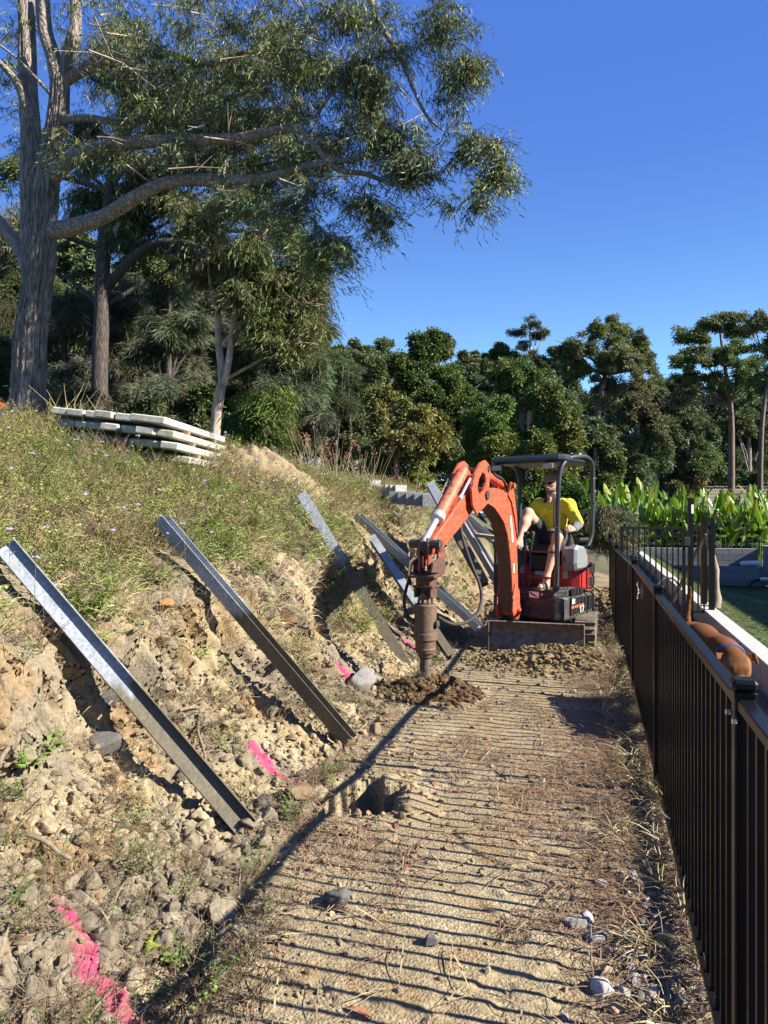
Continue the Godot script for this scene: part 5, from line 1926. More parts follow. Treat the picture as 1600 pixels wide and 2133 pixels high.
	caps = [[v.call(0.065, 1.4, -0.145), v.call(0.085, 1.66, -0.165), 0.135, 0.142, yel], [v.call(-0.045, 1.4, -0.145), v.call(-0.025, 1.66, -0.165), 0.135, 0.142, yel],
		[shl, shr, 0.09, 0.09, yel], [shl, shl.lerp(ell, 0.85), 0.085, 0.078, yel], [shr, shr.lerp(elr, 0.85), 0.085, 0.078, yel], [v.call(0.03, 1.76, -0.16), v.call(0.035, 1.82, -0.15), 0.085, 0.07, yel]]
	# a few folds
	caps.append([v.call(0.13, 1.5, -0.03), v.call(0.2, 1.62, -0.04), 0.02, 0.015, yel])
	caps.append([v.call(-0.1, 1.48, -0.02), v.call(-0.06, 1.6, -0.03), 0.018, 0.012, yel])
	caps.append([shl.lerp(ell, 0.5) + Vector3(0.05, 0.03, 0.05), ell + Vector3(0.05, 0.02, 0.05), 0.018, 0.012, yel])
	sdf_into(mb, caps, 0.012, 0.04)
	for k in mb.v.size():                                  # creases of loose cloth
		var q := mb.v[k]
		mb.v[k] += mb.n[k] * (0.012 * nr.get_noise_3d(q.x * 3.0, q.y * 4.5 + q.x * 3.0, q.z * 3.0) + 0.004 * n2.get_noise_3dv(q * 16.0))
	smooth(mb)
	var shirt := part("shirt", mb.mesh(), M.cloth, pe)
	mb = MB.new()
	caps = []
	for s in [-1.0, 1.0]:
		caps.append([v.call(0.035 + 0.06 * s, 1.86, -0.13), v.call(0.035 + 0.075 * s, 1.8, -0.06), 0.02, 0.024, Color(0.012, 0.012, 0.03)])
		caps.append([v.call(0.035 + 0.06 * s, 1.86, -0.13), v.call(0.035, 1.87, -0.2), 0.02, 0.02, Color(0.012, 0.012, 0.03)])
	sdf_into(mb, caps, 0.009, 0.015)
	part("collar", mb.mesh(), M.cloth, shirt)
	mb = MB.new()
	caps = [[v.call(0.035, 1.84, -0.055), v.call(0.035, 1.77, -0.035), 0.022, 0.012, skin]]
	sdf_into(mb, caps, 0.007, 0.01)
	part("open_neck", mb.mesh(), M.skin, shirt)
	mb = MB.new()
	for k in 4:
		mb.tube([v.call(0.035, 1.7 - 0.08 * k, -0.022 + 0.004 * k), v.call(0.035, 1.7 - 0.08 * k, 0.0)], 0.007, 8)
	part("buttons", mb.mesh(), M.black_plastic, shirt)
	mb = MB.new()
	for s in [-1.0, 1.0]:
		mb.box(v.call(0.035 + 0.085 * s, 1.6, -0.02), Vector3(0.085, 0.04, 0.012), Basis(Vector3.UP, 0.35 * s), 0.004)
	part("pocket_flap", mb.mesh(), tint("pocket_yellow", "cloth", Color(0.6, 0.53, 0.012)), shirt)
	mb = MB.new()
	var gry := Color(0.13, 0.14, 0.17)
	sdf_into(mb, [[ell.lerp(shl, 0.05), wrl.lerp(ell, 0.12), 0.066, 0.045, gry], [elr.lerp(shr, 0.05), wrr.lerp(elr, 0.12), 0.066, 0.045, gry]], 0.011, 0.02)
	part("sleeve", mb.mesh(), M.cloth, shirt)
	# shorts
	mb = MB.new()
	var blk := Color(0.013, 0.013, 0.016)
	sdf_into(mb, [[hipl, hipr, 0.137, 0.137, blk], [hipl, hipl.lerp(knl, 0.72), 0.105, 0.092, blk], [hipr, hipr.lerp(knr, 0.55), 0.108, 0.095, blk]], 0.014, 0.05)
	part("shorts", mb.mesh(), M.cloth, pe)
	mb = MB.new()
	mb.box(v.call(0.17, 1.42, 0.08), Vector3(0.13, 0.05, 0.12), Basis(Vector3.UP, 0.3), 0.02)
	part("belt_pouch", mb.mesh(), M.console_grey, pe)
	# cap worn backwards
	mb = MB.new()
	var capc := Color(0.25, 0.19, 0.11)
	sdf_into(mb, [[head + upv * 0.055 - face * 0.022, head + upv * 0.06 + face * 0.0, 0.101, 0.099, capc]], 0.008, 0.01)
	for k in mb.v.size():                                  # cut level at the brow
		var d := (mb.v[k] - head).dot(upv) - 0.045
		if d < 0.0:
			mb.v[k] -= upv * d
	var cap := part("cap", mb.mesh(), M.cloth, pe)
	mb = MB.new()
	mb.col = capc
	mb.box(head + upv * 0.05 - face * 0.13, Vector3(0.14, 0.012, 0.09), Basis(side, upv, side.cross(upv)) * Basis(Vector3.RIGHT, 0.25), 0.005)
	part("visor", mb.mesh(), M.cloth, cap)
	mb = MB.new()
	for s in [-1.0, 1.0]:
		mb.box(head + upv * 0.012 + face * 0.093 + side * 0.034 * s, Vector3(0.06, 0.038, 0.014), Basis(side, upv, side.cross(upv)) * Basis(Vector3.UP, 0.25 * s * (1.0 if side.cross(upv).dot(face) > 0.0 else -1.0)), 0.006)
		mb.bar(head + upv * 0.02 + face * 0.09 + side * 0.066 * s, head + upv * 0.02 - face * 0.02 + side * 0.096 * s, 0.008, 0.012)
	part("sunglasses", mb.mesh(), M.dark_glass, pe)
	# sandals
	for f in [[v.call(0.205, 0.712, 0.5), Basis(Vector3.RIGHT, 0.03)], [v.call(-0.14, 1.215, 0.59), Basis(Vector3.RIGHT, -0.26)]]:
		mb = MB.new()
		mb.prism([Vector2(-0.038, -0.12), Vector2(0.032, -0.12), Vector2(0.042, -0.06), Vector2(0.046, 0.06), Vector2(0.03, 0.14), Vector2(-0.02, 0.145), Vector2(-0.046, 0.08), Vector2(-0.046, -0.04)], Transform3D(f[1] * Basis(Vector3.RIGHT, Vector3(0, 0, 1), Vector3(0, -1, 0)), f[0]), 0.024, 0.006)
		var sa := part("sandal", mb.mesh(), tint("sandal_sole", "rubber", Color(0.16, 0.12, 0.09)), pe)
		mb = MB.new()
		for z in [0.06, -0.02]:
			mb.tube(curve([f[0] + f[1] * Vector3(-0.045, 0, z), f[0] + f[1] * Vector3(-0.035, 0.055, z), f[0] + f[1] * Vector3(0.0, 0.075, z), f[0] + f[1] * Vector3(0.035, 0.055, z), f[0] + f[1] * Vector3(0.045, 0, z)], 4), 0.008, 6)
		part("strap", mb.mesh(), tint("strap_pale", "rubber", Color(0.4, 0.36, 0.32)), sa)

func build_dog() -> void:
	# nose towards the photographer, walking along the far side of the fence
	var tail := P(2.6, 0.68, 6.0)
	var fwd := Vector3(-0.1, 0, 1.0).normalized()
	var sd := Vector3.UP.cross(fwd).normalized()            # the dog's left
	var org := tail + fwd * 0.35
	org.y = 0.12
	var dg := thing("dog", "short-haired tan brown dog with blue collar walking behind the fence", "dog", org)
	var red := Color(0.155, 0.066, 0.027)
	var tanc := Color(0.22, 0.11, 0.05)
	var dark := Color(0.035, 0.018, 0.012)
	var q := func(f: float, s: float, h: float) -> Vector3: return fwd * f + sd * s + Vector3(0, h, 0)
	var caps := [
		[q.call(-0.33, 0, 0.49), q.call(-0.1, 0, 0.5), 0.12, 0.125, red], [q.call(-0.1, 0, 0.5), q.call(0.22, 0, 0.45), 0.125, 0.15, red], [q.call(0.22, 0, 0.44), q.call(0.36, 0, 0.47), 0.14, 0.12, red],
		[q.call(0.02, 0, 0.42), q.call(0.28, 0, 0.37), 0.09, 0.115, tanc],
		[q.call(0.36, 0, 0.5), q.call(0.56, -0.01, 0.49), 0.105, 0.085, red], [q.call(0.4, 0, 0.45), q.call(0.54, -0.01, 0.45), 0.09, 0.075, tanc],
		[q.call(-0.33, 0.06, 0.5), q.call(-0.35, 0.07, 0.42), 0.095, 0.085, red], [q.call(-0.33, -0.06, 0.5), q.call(-0.35, -0.07, 0.42), 0.095, 0.085, red]]
	for s in [-1.0, 1.0]:
		var st_: float = 0.06 * s
		caps.append([q.call(-0.33, 0.075 * s, 0.4), q.call(-0.27 + st_, 0.08 * s, 0.28), 0.075, 0.045, red])
		caps.append([q.call(-0.27 + st_, 0.08 * s, 0.28), q.call(-0.4 + st_, 0.08 * s, 0.16), 0.042, 0.026, tanc])
		caps.append([q.call(-0.4 + st_, 0.08 * s, 0.16), q.call(-0.37 + st_, 0.08 * s, 0.03), 0.024, 0.021, tanc])
		caps.append([q.call(-0.37 + st_, 0.08 * s, 0.02), q.call(-0.32 + st_, 0.08 * s, 0.018), 0.026, 0.022, tanc])
		caps.append([q.call(0.26, 0.085 * s, 0.42), q.call(0.23, 0.09 * s, 0.28), 0.07, 0.042, red])
		caps.append([q.call(0.23, 0.09 * s, 0.28), q.call(0.25 - st_, 0.09 * s, 0.14), 0.038, 0.026, tanc])
		caps.append([q.call(0.25 - st_, 0.09 * s, 0.14), q.call(0.25 - st_, 0.09 * s, 0.03), 0.025, 0.02, tanc])
		caps.append([q.call(0.25 - st_, 0.09 * s, 0.02), q.call(0.3 - st_, 0.09 * s, 0.018), 0.026, 0.022, tanc])
	var mb := MB.new()
	sdf_into(mb, caps, 0.014, 0.06)
	caps = []
	var pts := [q.call(-0.42, 0, 0.53), q.call(-0.47, 0.0, 0.62), q.call(-0.48, 0.01, 0.72), q.call(-0.47, 0.02, 0.82), q.call(-0.45, 0.02, 0.89)]
	caps.append([q.call(-0.36, 0, 0.5), pts[0], 0.05, 0.034, red])
	for k in 4:
		caps.append([pts[k], pts[k + 1], 0.032 - 0.005 * k, 0.027 - 0.005 * k, red])
	sdf_into(mb, caps, 0.009, 0.02)
	# lowered head: skull, stop, muzzle
	var hc: Vector3 = q.call(0.66, -0.03, 0.46)
	var nd := (fwd * 0.62 - Vector3(0, 0.78, 0) - sd * 0.06).normalized()
	var hu := (fwd * 0.78 + Vector3(0, 0.62, 0)).normalized()
	caps = [[q.call(0.52, -0.01, 0.48), hc - nd * 0.03, 0.09, 0.082, red], [hc - nd * 0.02, hc + nd * 0.03, 0.094, 0.088, red],
		[hc + sd * 0.045 + hu * 0.02, hc + sd * 0.045 + nd * 0.06 + hu * 0.015, 0.056, 0.045, tanc], [hc - sd * 0.045 + hu * 0.02, hc - sd * 0.045 + nd * 0.06 + hu * 0.015, 0.056, 0.045, tanc],
		[hc + nd * 0.06, hc + nd * 0.15, 0.058, 0.047, tanc], [hc + nd * 0.15, hc + nd * 0.185 + hu * 0.006, 0.045, 0.04, tanc],
		[hc + nd * 0.212 + hu * 0.02, hc + nd * 0.215 + hu * 0.02, 0.019, 0.019, dark]]
	for s in [-1.0, 1.0]:
		caps.append([hc + nd * 0.062 + hu * 0.05 + sd * 0.043 * s, hc + nd * 0.066 + hu * 0.052 + sd * 0.045 * s, 0.015, 0.013, dark])
		caps.append([hc + nd * 0.045 + hu * 0.058 + sd * 0.036 * s, hc + nd * 0.04 + hu * 0.05 + sd * 0.06 * s, 0.016, 0.012, red])
	sdf_into(mb, caps, 0.008, 0.025)
	# folded ears
	caps = []
	for s in [-1.0, 1.0]:
		var e: Vector3 = hc - nd * 0.045 + sd * 0.075 * s + hu * 0.03
		for k in 4:
			caps.append([e - nd * 0.02 * (k - 1.5) * 0.9, e + sd * 0.055 * s + hu * 0.02 - nd * 0.012 * (k - 1.5), 0.009, 0.007, Color(0.16, 0.055, 0.02)])
			caps.append([e + sd * 0.055 * s + hu * 0.02 - nd * 0.012 * (k - 1.5), e + sd * 0.075 * s + nd * 0.03 - hu * 0.015 - nd * 0.008 * (k - 1.5), 0.007, 0.006, Color(0.16, 0.055, 0.02)])
	sdf_into(mb, caps, 0.006, 0.012)
	part("body", mb.mesh(), M.fur, dg)
	mb = MB.new()
	var ring := []
	for k in 21:
		var a := TAU * k / 20.0
		ring.append(q.call(0.5, -0.005, 0.475) + sd * cos(a) * 0.105 + (Vector3(0, 0.98, 0) + fwd * 0.15) * sin(a) * 0.108)
	mb.tube(ring, 0.013, 8, false)
	part("collar", mb.mesh(), M.blue_strap, dg)

# ---------------------------------------------------------------- leaves
func leaf(mb: MB, base: Vector3, dir: Vector3, flat: Vector3, length: float, width: float, droop := 0.2, tone := 1.0, segs := 3) -> void:
	var x := dir.cross(flat).normalized() * width * 0.5
	var nrm := x.cross(dir).normalized()
	mb.col = Color(tone, tone, tone)
	var prev_l := base
	var prev_r := base
	for k in range(1, segs + 1):
		var f := float(k) / segs
		var p := base + dir * length * f - Vector3(0, droop * length * f * f, 0) + nrm * length * 0.06 * sin(f * PI)
		if k == segs:
			mb.tri(prev_l, prev_r, p)
		else:
			var w := sin(PI * pow(f, 0.75))
			var l := p - x * w
			var r := p + x * w
			if k == 1:
				mb.tri(base, r, l)
			else:
				mb.quad(prev_l, prev_r, r, l)
			prev_l = l
			prev_r = r

func rdir(y0: float, y1: float) -> Vector3:
	var a := rf(0, TAU)
	var y := rf(y0, y1)
	return Vector3(cos(a) * sqrt(maxf(0.0, 1.0 - y * y)), y, sin(a) * sqrt(maxf(0.0, 1.0 - y * y)))

func make_leaf_meshes() -> void:
	rng.seed = 700
	# hanging gum leaves on thin twigs
	for kind in 3:
		var mb := MB.new()
		for b in 3:
			var d := (Vector3(1, rf(-0.25, 0.35), 0) + rdir(-0.4, 0.4) * 0.75).normalized()
			var p := -d * 0.12
			var tip := d * rf(0.3, 0.48) + Vector3(0, rf(-0.34, -0.12), 0)
			mb.col = Color(0.9, 0.6, 0.45)
			mb.tube([p, d * 0.2, tip], [0.005, 0.004, 0.002], 3, false)
			for k in 9:
				var q := p.lerp(d * 0.2, minf(1.0, k / 4.0)).lerp(tip, maxf(0.0, (k - 3) / 5.0))
				var ld := (rdir(-1.0, -0.55) + d * 0.25).normalized()
				leaf(mb, q, ld, rdir(-0.4, 0.4), rf(0.08, 0.15), rf(0.014, 0.022), 0.05, rf(0.55, 1.4))
		M["gum_spray_%d" % kind] = mb.mesh()
	# rounder broad leaves in clumps
	for kind in 3:
		var mb := MB.new()
		for k in 30:
			var d := rdir(-0.5, 0.9)
			leaf(mb, d * rf(0.03, 0.2), (d + rdir(-0.5, 0.5) * 0.7).normalized(), rdir(0.2, 1.0), rf(0.09, 0.16), rf(0.04, 0.065), 0.25, rf(0.65, 1.25))
		M["broad_clump_%d" % kind] = mb.mesh()
	# drooping needles
	for kind in 2:
		var mb := MB.new()
		for k in 34:
			var d := rdir(-0.7, 0.6)
			leaf(mb, d * rf(0.0, 0.16), (d + rdir(-1, 1) * 0.5 + Vector3(0, -0.15, 0)).normalized(), rdir(-1, 1), rf(0.1, 0.2), 0.009, 0.35, rf(0.6, 1.3), 3)
		M["needle_spray_%d" % kind] = mb.mesh()
	# grass tuft
	var mb := MB.new()
	for k in 13:
		var d := (Vector3.UP * rf(0.7, 1.4) + rdir(-0.1, 0.3)).normalized()
		leaf(mb, Vector3(rf(-0.05, 0.05), 0, rf(-0.05, 0.05)), d, rdir(-0.3, 0.3), rf(0.14, 0.34), rf(0.006, 0.012), 0.45, rf(0.7, 1.25))
	M.tuft = mb.mesh()
	mb = MB.new()                                            # long, thin, loose grass
	for k in 12:
		var d := (Vector3.UP * rf(0.5, 1.5) + rdir(-0.1, 0.3)).normalized()
		leaf(mb, Vector3(rf(-0.04, 0.04), 0, rf(-0.04, 0.04)), d, rdir(-0.3, 0.3), rf(0.25, 0.55), rf(0.005, 0.009), 0.6, rf(0.7, 1.25), 4)
	M.long_tuft = mb.mesh()
	for kind in 2:                                           # leafy weed
		mb = MB.new()
		for b in 4:
			var d := (Vector3.UP * rf(0.6, 1.6) + rdir(-0.1, 0.3)).normalized()
			var hgt := rf(0.16, 0.34)
			mb.col = Color(0.8, 0.75, 0.7)
			mb.tube([Vector3.ZERO, d * hgt], [0.003, 0.0015], 3, false)
			for k in 9:
				var f := 0.2 + 0.8 * k / 8.0
				leaf(mb, d * hgt * f, (rdir(-0.1, 0.7)).normalized(), Vector3.UP, rf(0.022, 0.045) * (1.3 - 0.5 * f), rf(0.014, 0.024), 0.25, rf(0.7, 1.3))
		M["weed_%d" % kind] = mb.mesh()
	mb = MB.new()                                            # dead twiggy weed
	for b in 6:
		var d := (Vector3.UP * rf(0.2, 1.3) + rdir(-0.1, 0.3)).normalized()
		var hgt := rf(0.12, 0.3)
		mb.col = Color(1, 1, 1) * rf(0.7, 1.2)
		mb.tube([Vector3.ZERO, d * hgt * 0.5, d * hgt + rdir(-0.2, 0.4) * 0.05], [0.0022, 0.0018, 0.001], 3, false)
		for k in 4:
			var p := d * hgt * rf(0.3, 0.9)
			var e := (d + rdir(-0.3, 0.6)).normalized()
			mb.tube([p, p + e * rf(0.04, 0.09)], [0.0014, 0.0008], 3, false)
		for k in 3:
			leaf(mb, d * hgt * rf(0.4, 1.0), rdir(-0.5, 0.7), Vector3.UP, rf(0.012, 0.025), 0.01, 0.3, rf(0.7, 1.2))
	M.dead_weed = mb.mesh()
	mb = MB.new()                                            # flattened straw
	for k in 12:
		var d := rdir(-0.02, 0.22)
		leaf(mb, Vector3(rf(-0.06, 0.06), rf(0.002, 0.02), rf(-0.06, 0.06)), d, Vector3.UP, rf(0.1, 0.3), rf(0.003, 0.006), 0.1, rf(0.6, 1.25))
	M.straw_tuft = mb.mesh()
	mb = MB.new()                                            # single dry stalk
	leaf(mb, Vector3.ZERO, Vector3(1, 0.06, 0).normalized(), Vector3.UP, 0.3, 0.006, 0.0, 1.0, 4)
	M.stalk = mb.mesh()
	mb = MB.new()                                            # fallen gum leaf
	leaf(mb, Vector3.ZERO, Vector3(1, 0.15, 0).normalized(), Vector3.UP, 0.12, 0.026, 0.15, 1.0, 5)
	M.fallen = mb.mesh()
	mb = MB.new()                                            # small tufted flower head
	for k in 14:
		var d := rdir(0.0, 1.0)
		leaf(mb, Vector3.ZERO, d, rdir(-1, 1), rf(0.008, 0.014), 0.005, 0.0, rf(0.8, 1.2), 2)
	M.flower = mb.mesh()
	# tall upright leaf with a folded midrib, about half a metre long
	for kind in 3:
		mb = MB.new()
		var L := 1.0
		var pl := []
		var pm := []
		var pr := []
		for k in 9:
			var f := k / 8.0
			var w := 0.13 * pow(sin(PI * clampf(pow(f, 0.8), 0.0, 1.0)), 0.7) if k > 0 and k < 8 else 0.0
			var b := Vector3(0, L * f * (1.0 - 0.1 * kind * f), L * (0.05 + 0.1 * kind) * f * f)
			pm.append(b)
			pl.append(b + Vector3(-w, 0.02 * sin(k * 2.0), 0.35 * w))
			pr.append(b + Vector3(w, 0.02 * cos(k * 2.3), 0.35 * w))
		for k in 8:
			mb.col = Color(1, 1, 1) * (0.92 + 0.08 * (k % 2))
			mb.quad(pl[k], pm[k], pm[k + 1], pl[k + 1])
			mb.quad(pm[k], pr[k], pr[k + 1], pm[k + 1])
		M["tall_leaf_%d" % kind] = mb.mesh()

# ---------------------------------------------------------------- trees
func bark_tube(pts: Array, rad: Array, sides: int, ridge: float, step: float, sd: float, col := Color.WHITE) -> MB:
	# a limb with furrowed bark
	var ctr := []
	var rr := []
	for k in pts.size() - 1:
		var a: Vector3 = pts[maxi(k - 1, 0)]
		var b: Vector3 = pts[k]
		var c: Vector3 = pts[k + 1]
		var d: Vector3 = pts[mini(k + 2, pts.size() - 1)]
		var m := maxi(2, int(b.distance_to(c) / step))
		for q in m:
			var f := float(q) / m
			ctr.append(b.cubic_interpolate(c, a, d, f))
			rr.append(lerpf(rad[k], rad[k + 1], f))
	ctr.append(pts[-1])
	rr.append(rad[-1])
	var mb := MB.new()
	var x := Vector3.ZERO
	var run := 0.0
	for k in ctr.size():
		var d: Vector3 = (ctr[mini(k + 1, ctr.size() - 1)] - ctr[maxi(k - 1, 0)]).normalized()
		if k == 0:
			x = d.cross(Vector3(0.3, 0.2, 0.9)).normalized()
		else:
			x = (x - d * x.dot(d)).normalized()
			run += ctr[k].distance_to(ctr[k - 1])
		var y := d.cross(x)
		for q in sides:
			var a := TAU * q / sides
			var nn := x * cos(a) + y * sin(a)
			var r: float = rr[k]
			if ridge > 0.0:
				r *= 1.0 + ridge * (nr.get_noise_3d(cos(a) * 4.5 + sd, sin(a) * 4.5, run * 0.5) * 0.7 + n2.get_noise_3d(cos(a) * 9.0, sin(a) * 9.0 + sd, run * 1.0) * 0.5)
			mb.v.append(ctr[k] + nn * r)
			mb.n.append(nn)
			mb.c.append(col)
	for k in ctr.size() - 1:
		for q in sides:
			var q2 := (q + 1) % sides
			var a := k * sides + q
			var b := k * sides + q2
			mb._tri_n(a, b, b + sides)
			mb._tri_n(a, b + sides, a + sides)
	smooth(mb)
	return mb

func blob(xf: Array, cols: Array, c: Vector3, r: Vector3, n: int, size: float, tone: Color, gap := 0.0, hang := true) -> void:
	for k in n:
		var d := rdir(-1.0, 1.0)
		var p := c + d * r * pow(rng.randf(), 0.45) * (1.0 + 0.6 * n1.get_noise_3dv(d * 1.4 + c)) * (rf(1.1, 1.4) if k % 9 == 0 else 1.0)
		if gap > -0.9 and n1.get_noise_3dv(p * (1.3 / maxf(size, 0.5))) < gap:
			continue
		var b := Basis(Vector3.UP, rf(0, TAU)) * Basis(Vector3.RIGHT, rf(-0.35, 0.35) if hang else rf(-1.2, 1.2))
		var s := size * rf(0.7, 1.3)
		xf.append(Transform3D(b * Basis.from_scale(Vector3(s, s, s)), p))
		var g := rf(0.72, 1.28)
		cols.append(Color(tone.r * g * rf(0.88, 1.15), tone.g * g, tone.b * g * rf(0.8, 1.15)))

func crown(t: Node, xf: Array, cols: Array, mesh: String, kinds: int, m: Material) -> void:
	var n := xf.size()
	var cr := Node3D.new()
	cr.name = "crown"
	t.add_child(cr, true)
	cr.position = -t.position
	for k in kinds:
		copies("leaves", M["%s_%d" % [mesh, k]], m, xf.slice(n * k / kinds, n * (k + 1) / kinds), cols.slice(n * k / kinds, n * (k + 1) / kinds), cr)

# an ordinary tree: trunk, limbs to each mass of leaves, leaves
func tree(called: String, label: String, base: Vector3, pts: Array, rad: Array, blobs: Array, mesh: String, kinds: int, m: Material, bark: Material, group := "", limb_r := 0.3, gap := -0.12) -> Node3D:
	var t := thing(called, label, "tree", base, 0.0, group)
	var loc := []
	for p in pts:
		loc.append(p - base)
	var mb := bark_tube(loc, rad, 12, 0.12, 0.4, base.x)
	part("trunk", mb.mesh(), bark, t)
	var xf := []
	var cols := []
	for b in blobs:                                          # [centre, radius, how many, size, tone]
		blob(xf, cols, b[0], b[1], b[2], b[3], b[4], gap)
		if b.size() > 5 and not b[5]: continue
		# limb from the nearest lower trunk point
		var best := 0
		var bd := 1e9
		for k in pts.size():
			var d: float = (pts[k] - (b[0] - Vector3(0, b[1].y * 0.8, 0))).length() + (3.0 if pts[k].y > b[0].y else 0.0)
			if d < bd:
				bd = d; best = k
		var s: Vector3 = pts[best] - base
		var e: Vector3 = b[0] - base
		var r0: float = rad[best] * limb_r + 0.015
		var mid := s.lerp(e, 0.5) + Vector3(rf(-0.2, 0.2), rf(-0.1, 0.25), rf(-0.2, 0.2)) * s.distance_to(e) * 0.4
		mb = bark_tube([s, mid, e, e + (e - mid) * 0.5], [r0, r0 * 0.7, r0 * 0.35, 0.01], 6, 0.0, 0.5, 1.0)
		part("branch", mb.mesh(), bark, t)
		var tw := MB.new()
		for k in 5:
			var d: Vector3 = rdir(-0.6, 0.8) * b[1]
			var q := mid.lerp(e, rf(0.2, 1.0))
			tw.tube([q, q.lerp(e + d, 0.5) + Vector3(0, 0.1, 0), e + d * 0.95], [r0 * 0.3, r0 * 0.18, 0.006], 4, false)
		part("twigs", tw.mesh(), bark, t)
	crown(t, xf, cols, mesh, kinds, m)
	return t

func big_tree() -> void:
	rng.seed = 800
	var base := at(58, 905, 9.5)
	var w := st(base)
	base.y = gh(w.x, w.y) - 0.05
	var t := thing("gum_tree", "big rough-barked gum tree with long limbs reaching over the bank", "tree", base)
	var A := func(x: float, y: float, z := 9.5) -> Vector3: return at(x, y, z) - base
	var mb := bark_tube([Vector3(-0.02, -0.3, 0), A.call(55, 880), A.call(58, 820), A.call(64, 700), A.call(76, 600), A.call(84, 530), A.call(92, 450), A.call(98, 380), A.call(112, 300), A.call(122, 230), A.call(125, 160)], [0.34, 0.25, 0.195, 0.175, 0.17, 0.168, 0.145, 0.14, 0.125, 0.115, 0.105], 110, 0.3, 0.05, 0.0)
	part("trunk", mb.mesh(), M.bark, t)
	for q in [
		[[A.call(72, 560), A.call(66, 420, 9.6), A.call(66, 300, 9.65), A.call(58, 170, 9.7), A.call(55, 40, 9.8), A.call(50, -140, 9.9)], [0.15, 0.13, 0.12, 0.11, 0.1, 0.08], 48],
		[[A.call(125, 190), A.call(112, 120, 9.45), A.call(92, 50, 9.4), A.call(88, -60, 9.3)], [0.11, 0.09, 0.085, 0.07], 32],
		[[A.call(125, 190), A.call(150, 90, 9.5), A.call(158, 40, 9.55), A.call(150, -80, 9.6)], [0.1, 0.085, 0.07, 0.05], 32],
		[[A.call(95, 480), A.call(150, 470, 9.4), A.call(215, 448, 9.25), A.call(270, 415, 9.1), A.call(325, 385, 9.0), A.call(372, 373, 8.9), A.call(440, 371, 8.8), A.call(520, 372, 8.6), A.call(575, 364, 8.5), A.call(624, 347, 8.4), A.call(680, 337, 8.3), A.call(740, 328, 8.2), A.call(795, 318, 8.1)], [0.12, 0.1, 0.085, 0.08, 0.075, 0.065, 0.06, 0.055, 0.05, 0.042, 0.036, 0.028, 0.018], 24],
		[[A.call(108, 370), A.call(140, 338, 9.3), A.call(190, 312, 9.1), A.call(250, 298, 9.0), A.call(330, 292, 8.9), A.call(420, 289, 8.75), A.call(500, 284, 8.6), A.call(560, 272, 8.5), A.call(618, 264, 8.4), A.call(645, 285, 8.35), A.call(700, 348, 8.25), A.call(762, 360, 8.15), A.call(822, 382, 8.05), A.call(880, 382, 8.0)], [0.1, 0.085, 0.08, 0.072, 0.066, 0.06, 0.056, 0.05, 0.045, 0.036, 0.032, 0.026, 0.02, 0.012], 24],
		[[A.call(130, 170), A.call(200, 130, 9.4), A.call(270, 112, 9.3), A.call(350, 112, 9.2), A.call(430, 132, 9.1), A.call(520, 105, 9.0), A.call(630, 100, 8.9)], [0.07, 0.055, 0.048, 0.042, 0.036, 0.028, 0.014], 16],
		[[A.call(118, 250), A.call(180, 243, 9.3), A.call(240, 252, 9.25), A.call(300, 250, 9.2), A.call(420, 230, 9.1), A.call(500, 195, 9.0), A.call(570, 165, 9.0)], [0.06, 0.045, 0.04, 0.034, 0.028, 0.02, 0.01], 14],
		[[A.call(88, -60, 9.3), A.call(300, -140, 9.0), A.call(560, -130, 8.7), A.call(740, -40, 8.5), A.call(790, 45, 8.4), A.call(835, 120, 8.3), A.call(862, 185, 8.2), A.call(890, 240, 8.1), A.call(925, 270, 8.05)], [0.07, 0.06, 0.05, 0.042, 0.034, 0.027, 0.02, 0.016, 0.008], 16],
		[[A.call(622, 262, 8.4), A.call(660, 235, 8.4), A.call(690, 195, 8.4), A.call(745, 150, 8.3)], [0.025, 0.018, 0.014, 0.006], 10],
		[[A.call(122, 212), A.call(75, 160, 9.3), A.call(30, 115, 9.2), A.call(-30, 70, 9.1)], [0.03, 0.02, 0.016, 0.01], 10],
		[[A.call(62, 560), A.call(30, 500, 9.7), A.call(-40, 420, 9.8), A.call(-120, 380, 9.9)], [0.1, 0.08, 0.06, 0.04], 16],
		[[A.call(64, 250, 9.6), A.call(40, 180, 9.5), A.call(0, 130, 9.4), A.call(-60, 90, 9.3)], [0.07, 0.05, 0.04, 0.02], 14]]:
		mb = bark_tube(q[0], q[1], q[2], 0.25, 0.06, q[1][0] * 30.0)
		part("limb", mb.mesh(), M.bark if q[1][0] > 0.15 or q[0][1].y > q[0][0].y + 0.5 else M.limb_bark, t)
	# pale dead twigs
	var tw := MB.new()
	for k in 46:
		var p: Vector3 = A.call(rf(150, 820), rf(0, 430), rf(8.0, 9.4))
		var d := (rdir(-0.5, 0.7) + Vector3(0.5, 0, 0)).normalized()
		var l := rf(0.3, 0.9)
		tw.tube([p, p + d * l * 0.5 + Vector3(0, rf(-0.08, 0.08), 0), p + d * l + Vector3(0, rf(-0.12, 0.12), 0)], [0.01, 0.007, 0.003], 5, false)
		var e := (d + rdir(-1, 1) * 0.7).normalized()
		tw.tube([p + d * l * 0.5, p + d * l * 0.5 + e * l * 0.4], [0.006, 0.003], 4, false)
	part("dead_twigs", tw.mesh(), M.smooth_bark, t)
	# masses of leaves, hung along the limbs
	var xf := []
	var cols := []
	var g1 := Color(0.1, 0.135, 0.065)
	var g2 := Color(0.13, 0.165, 0.06)
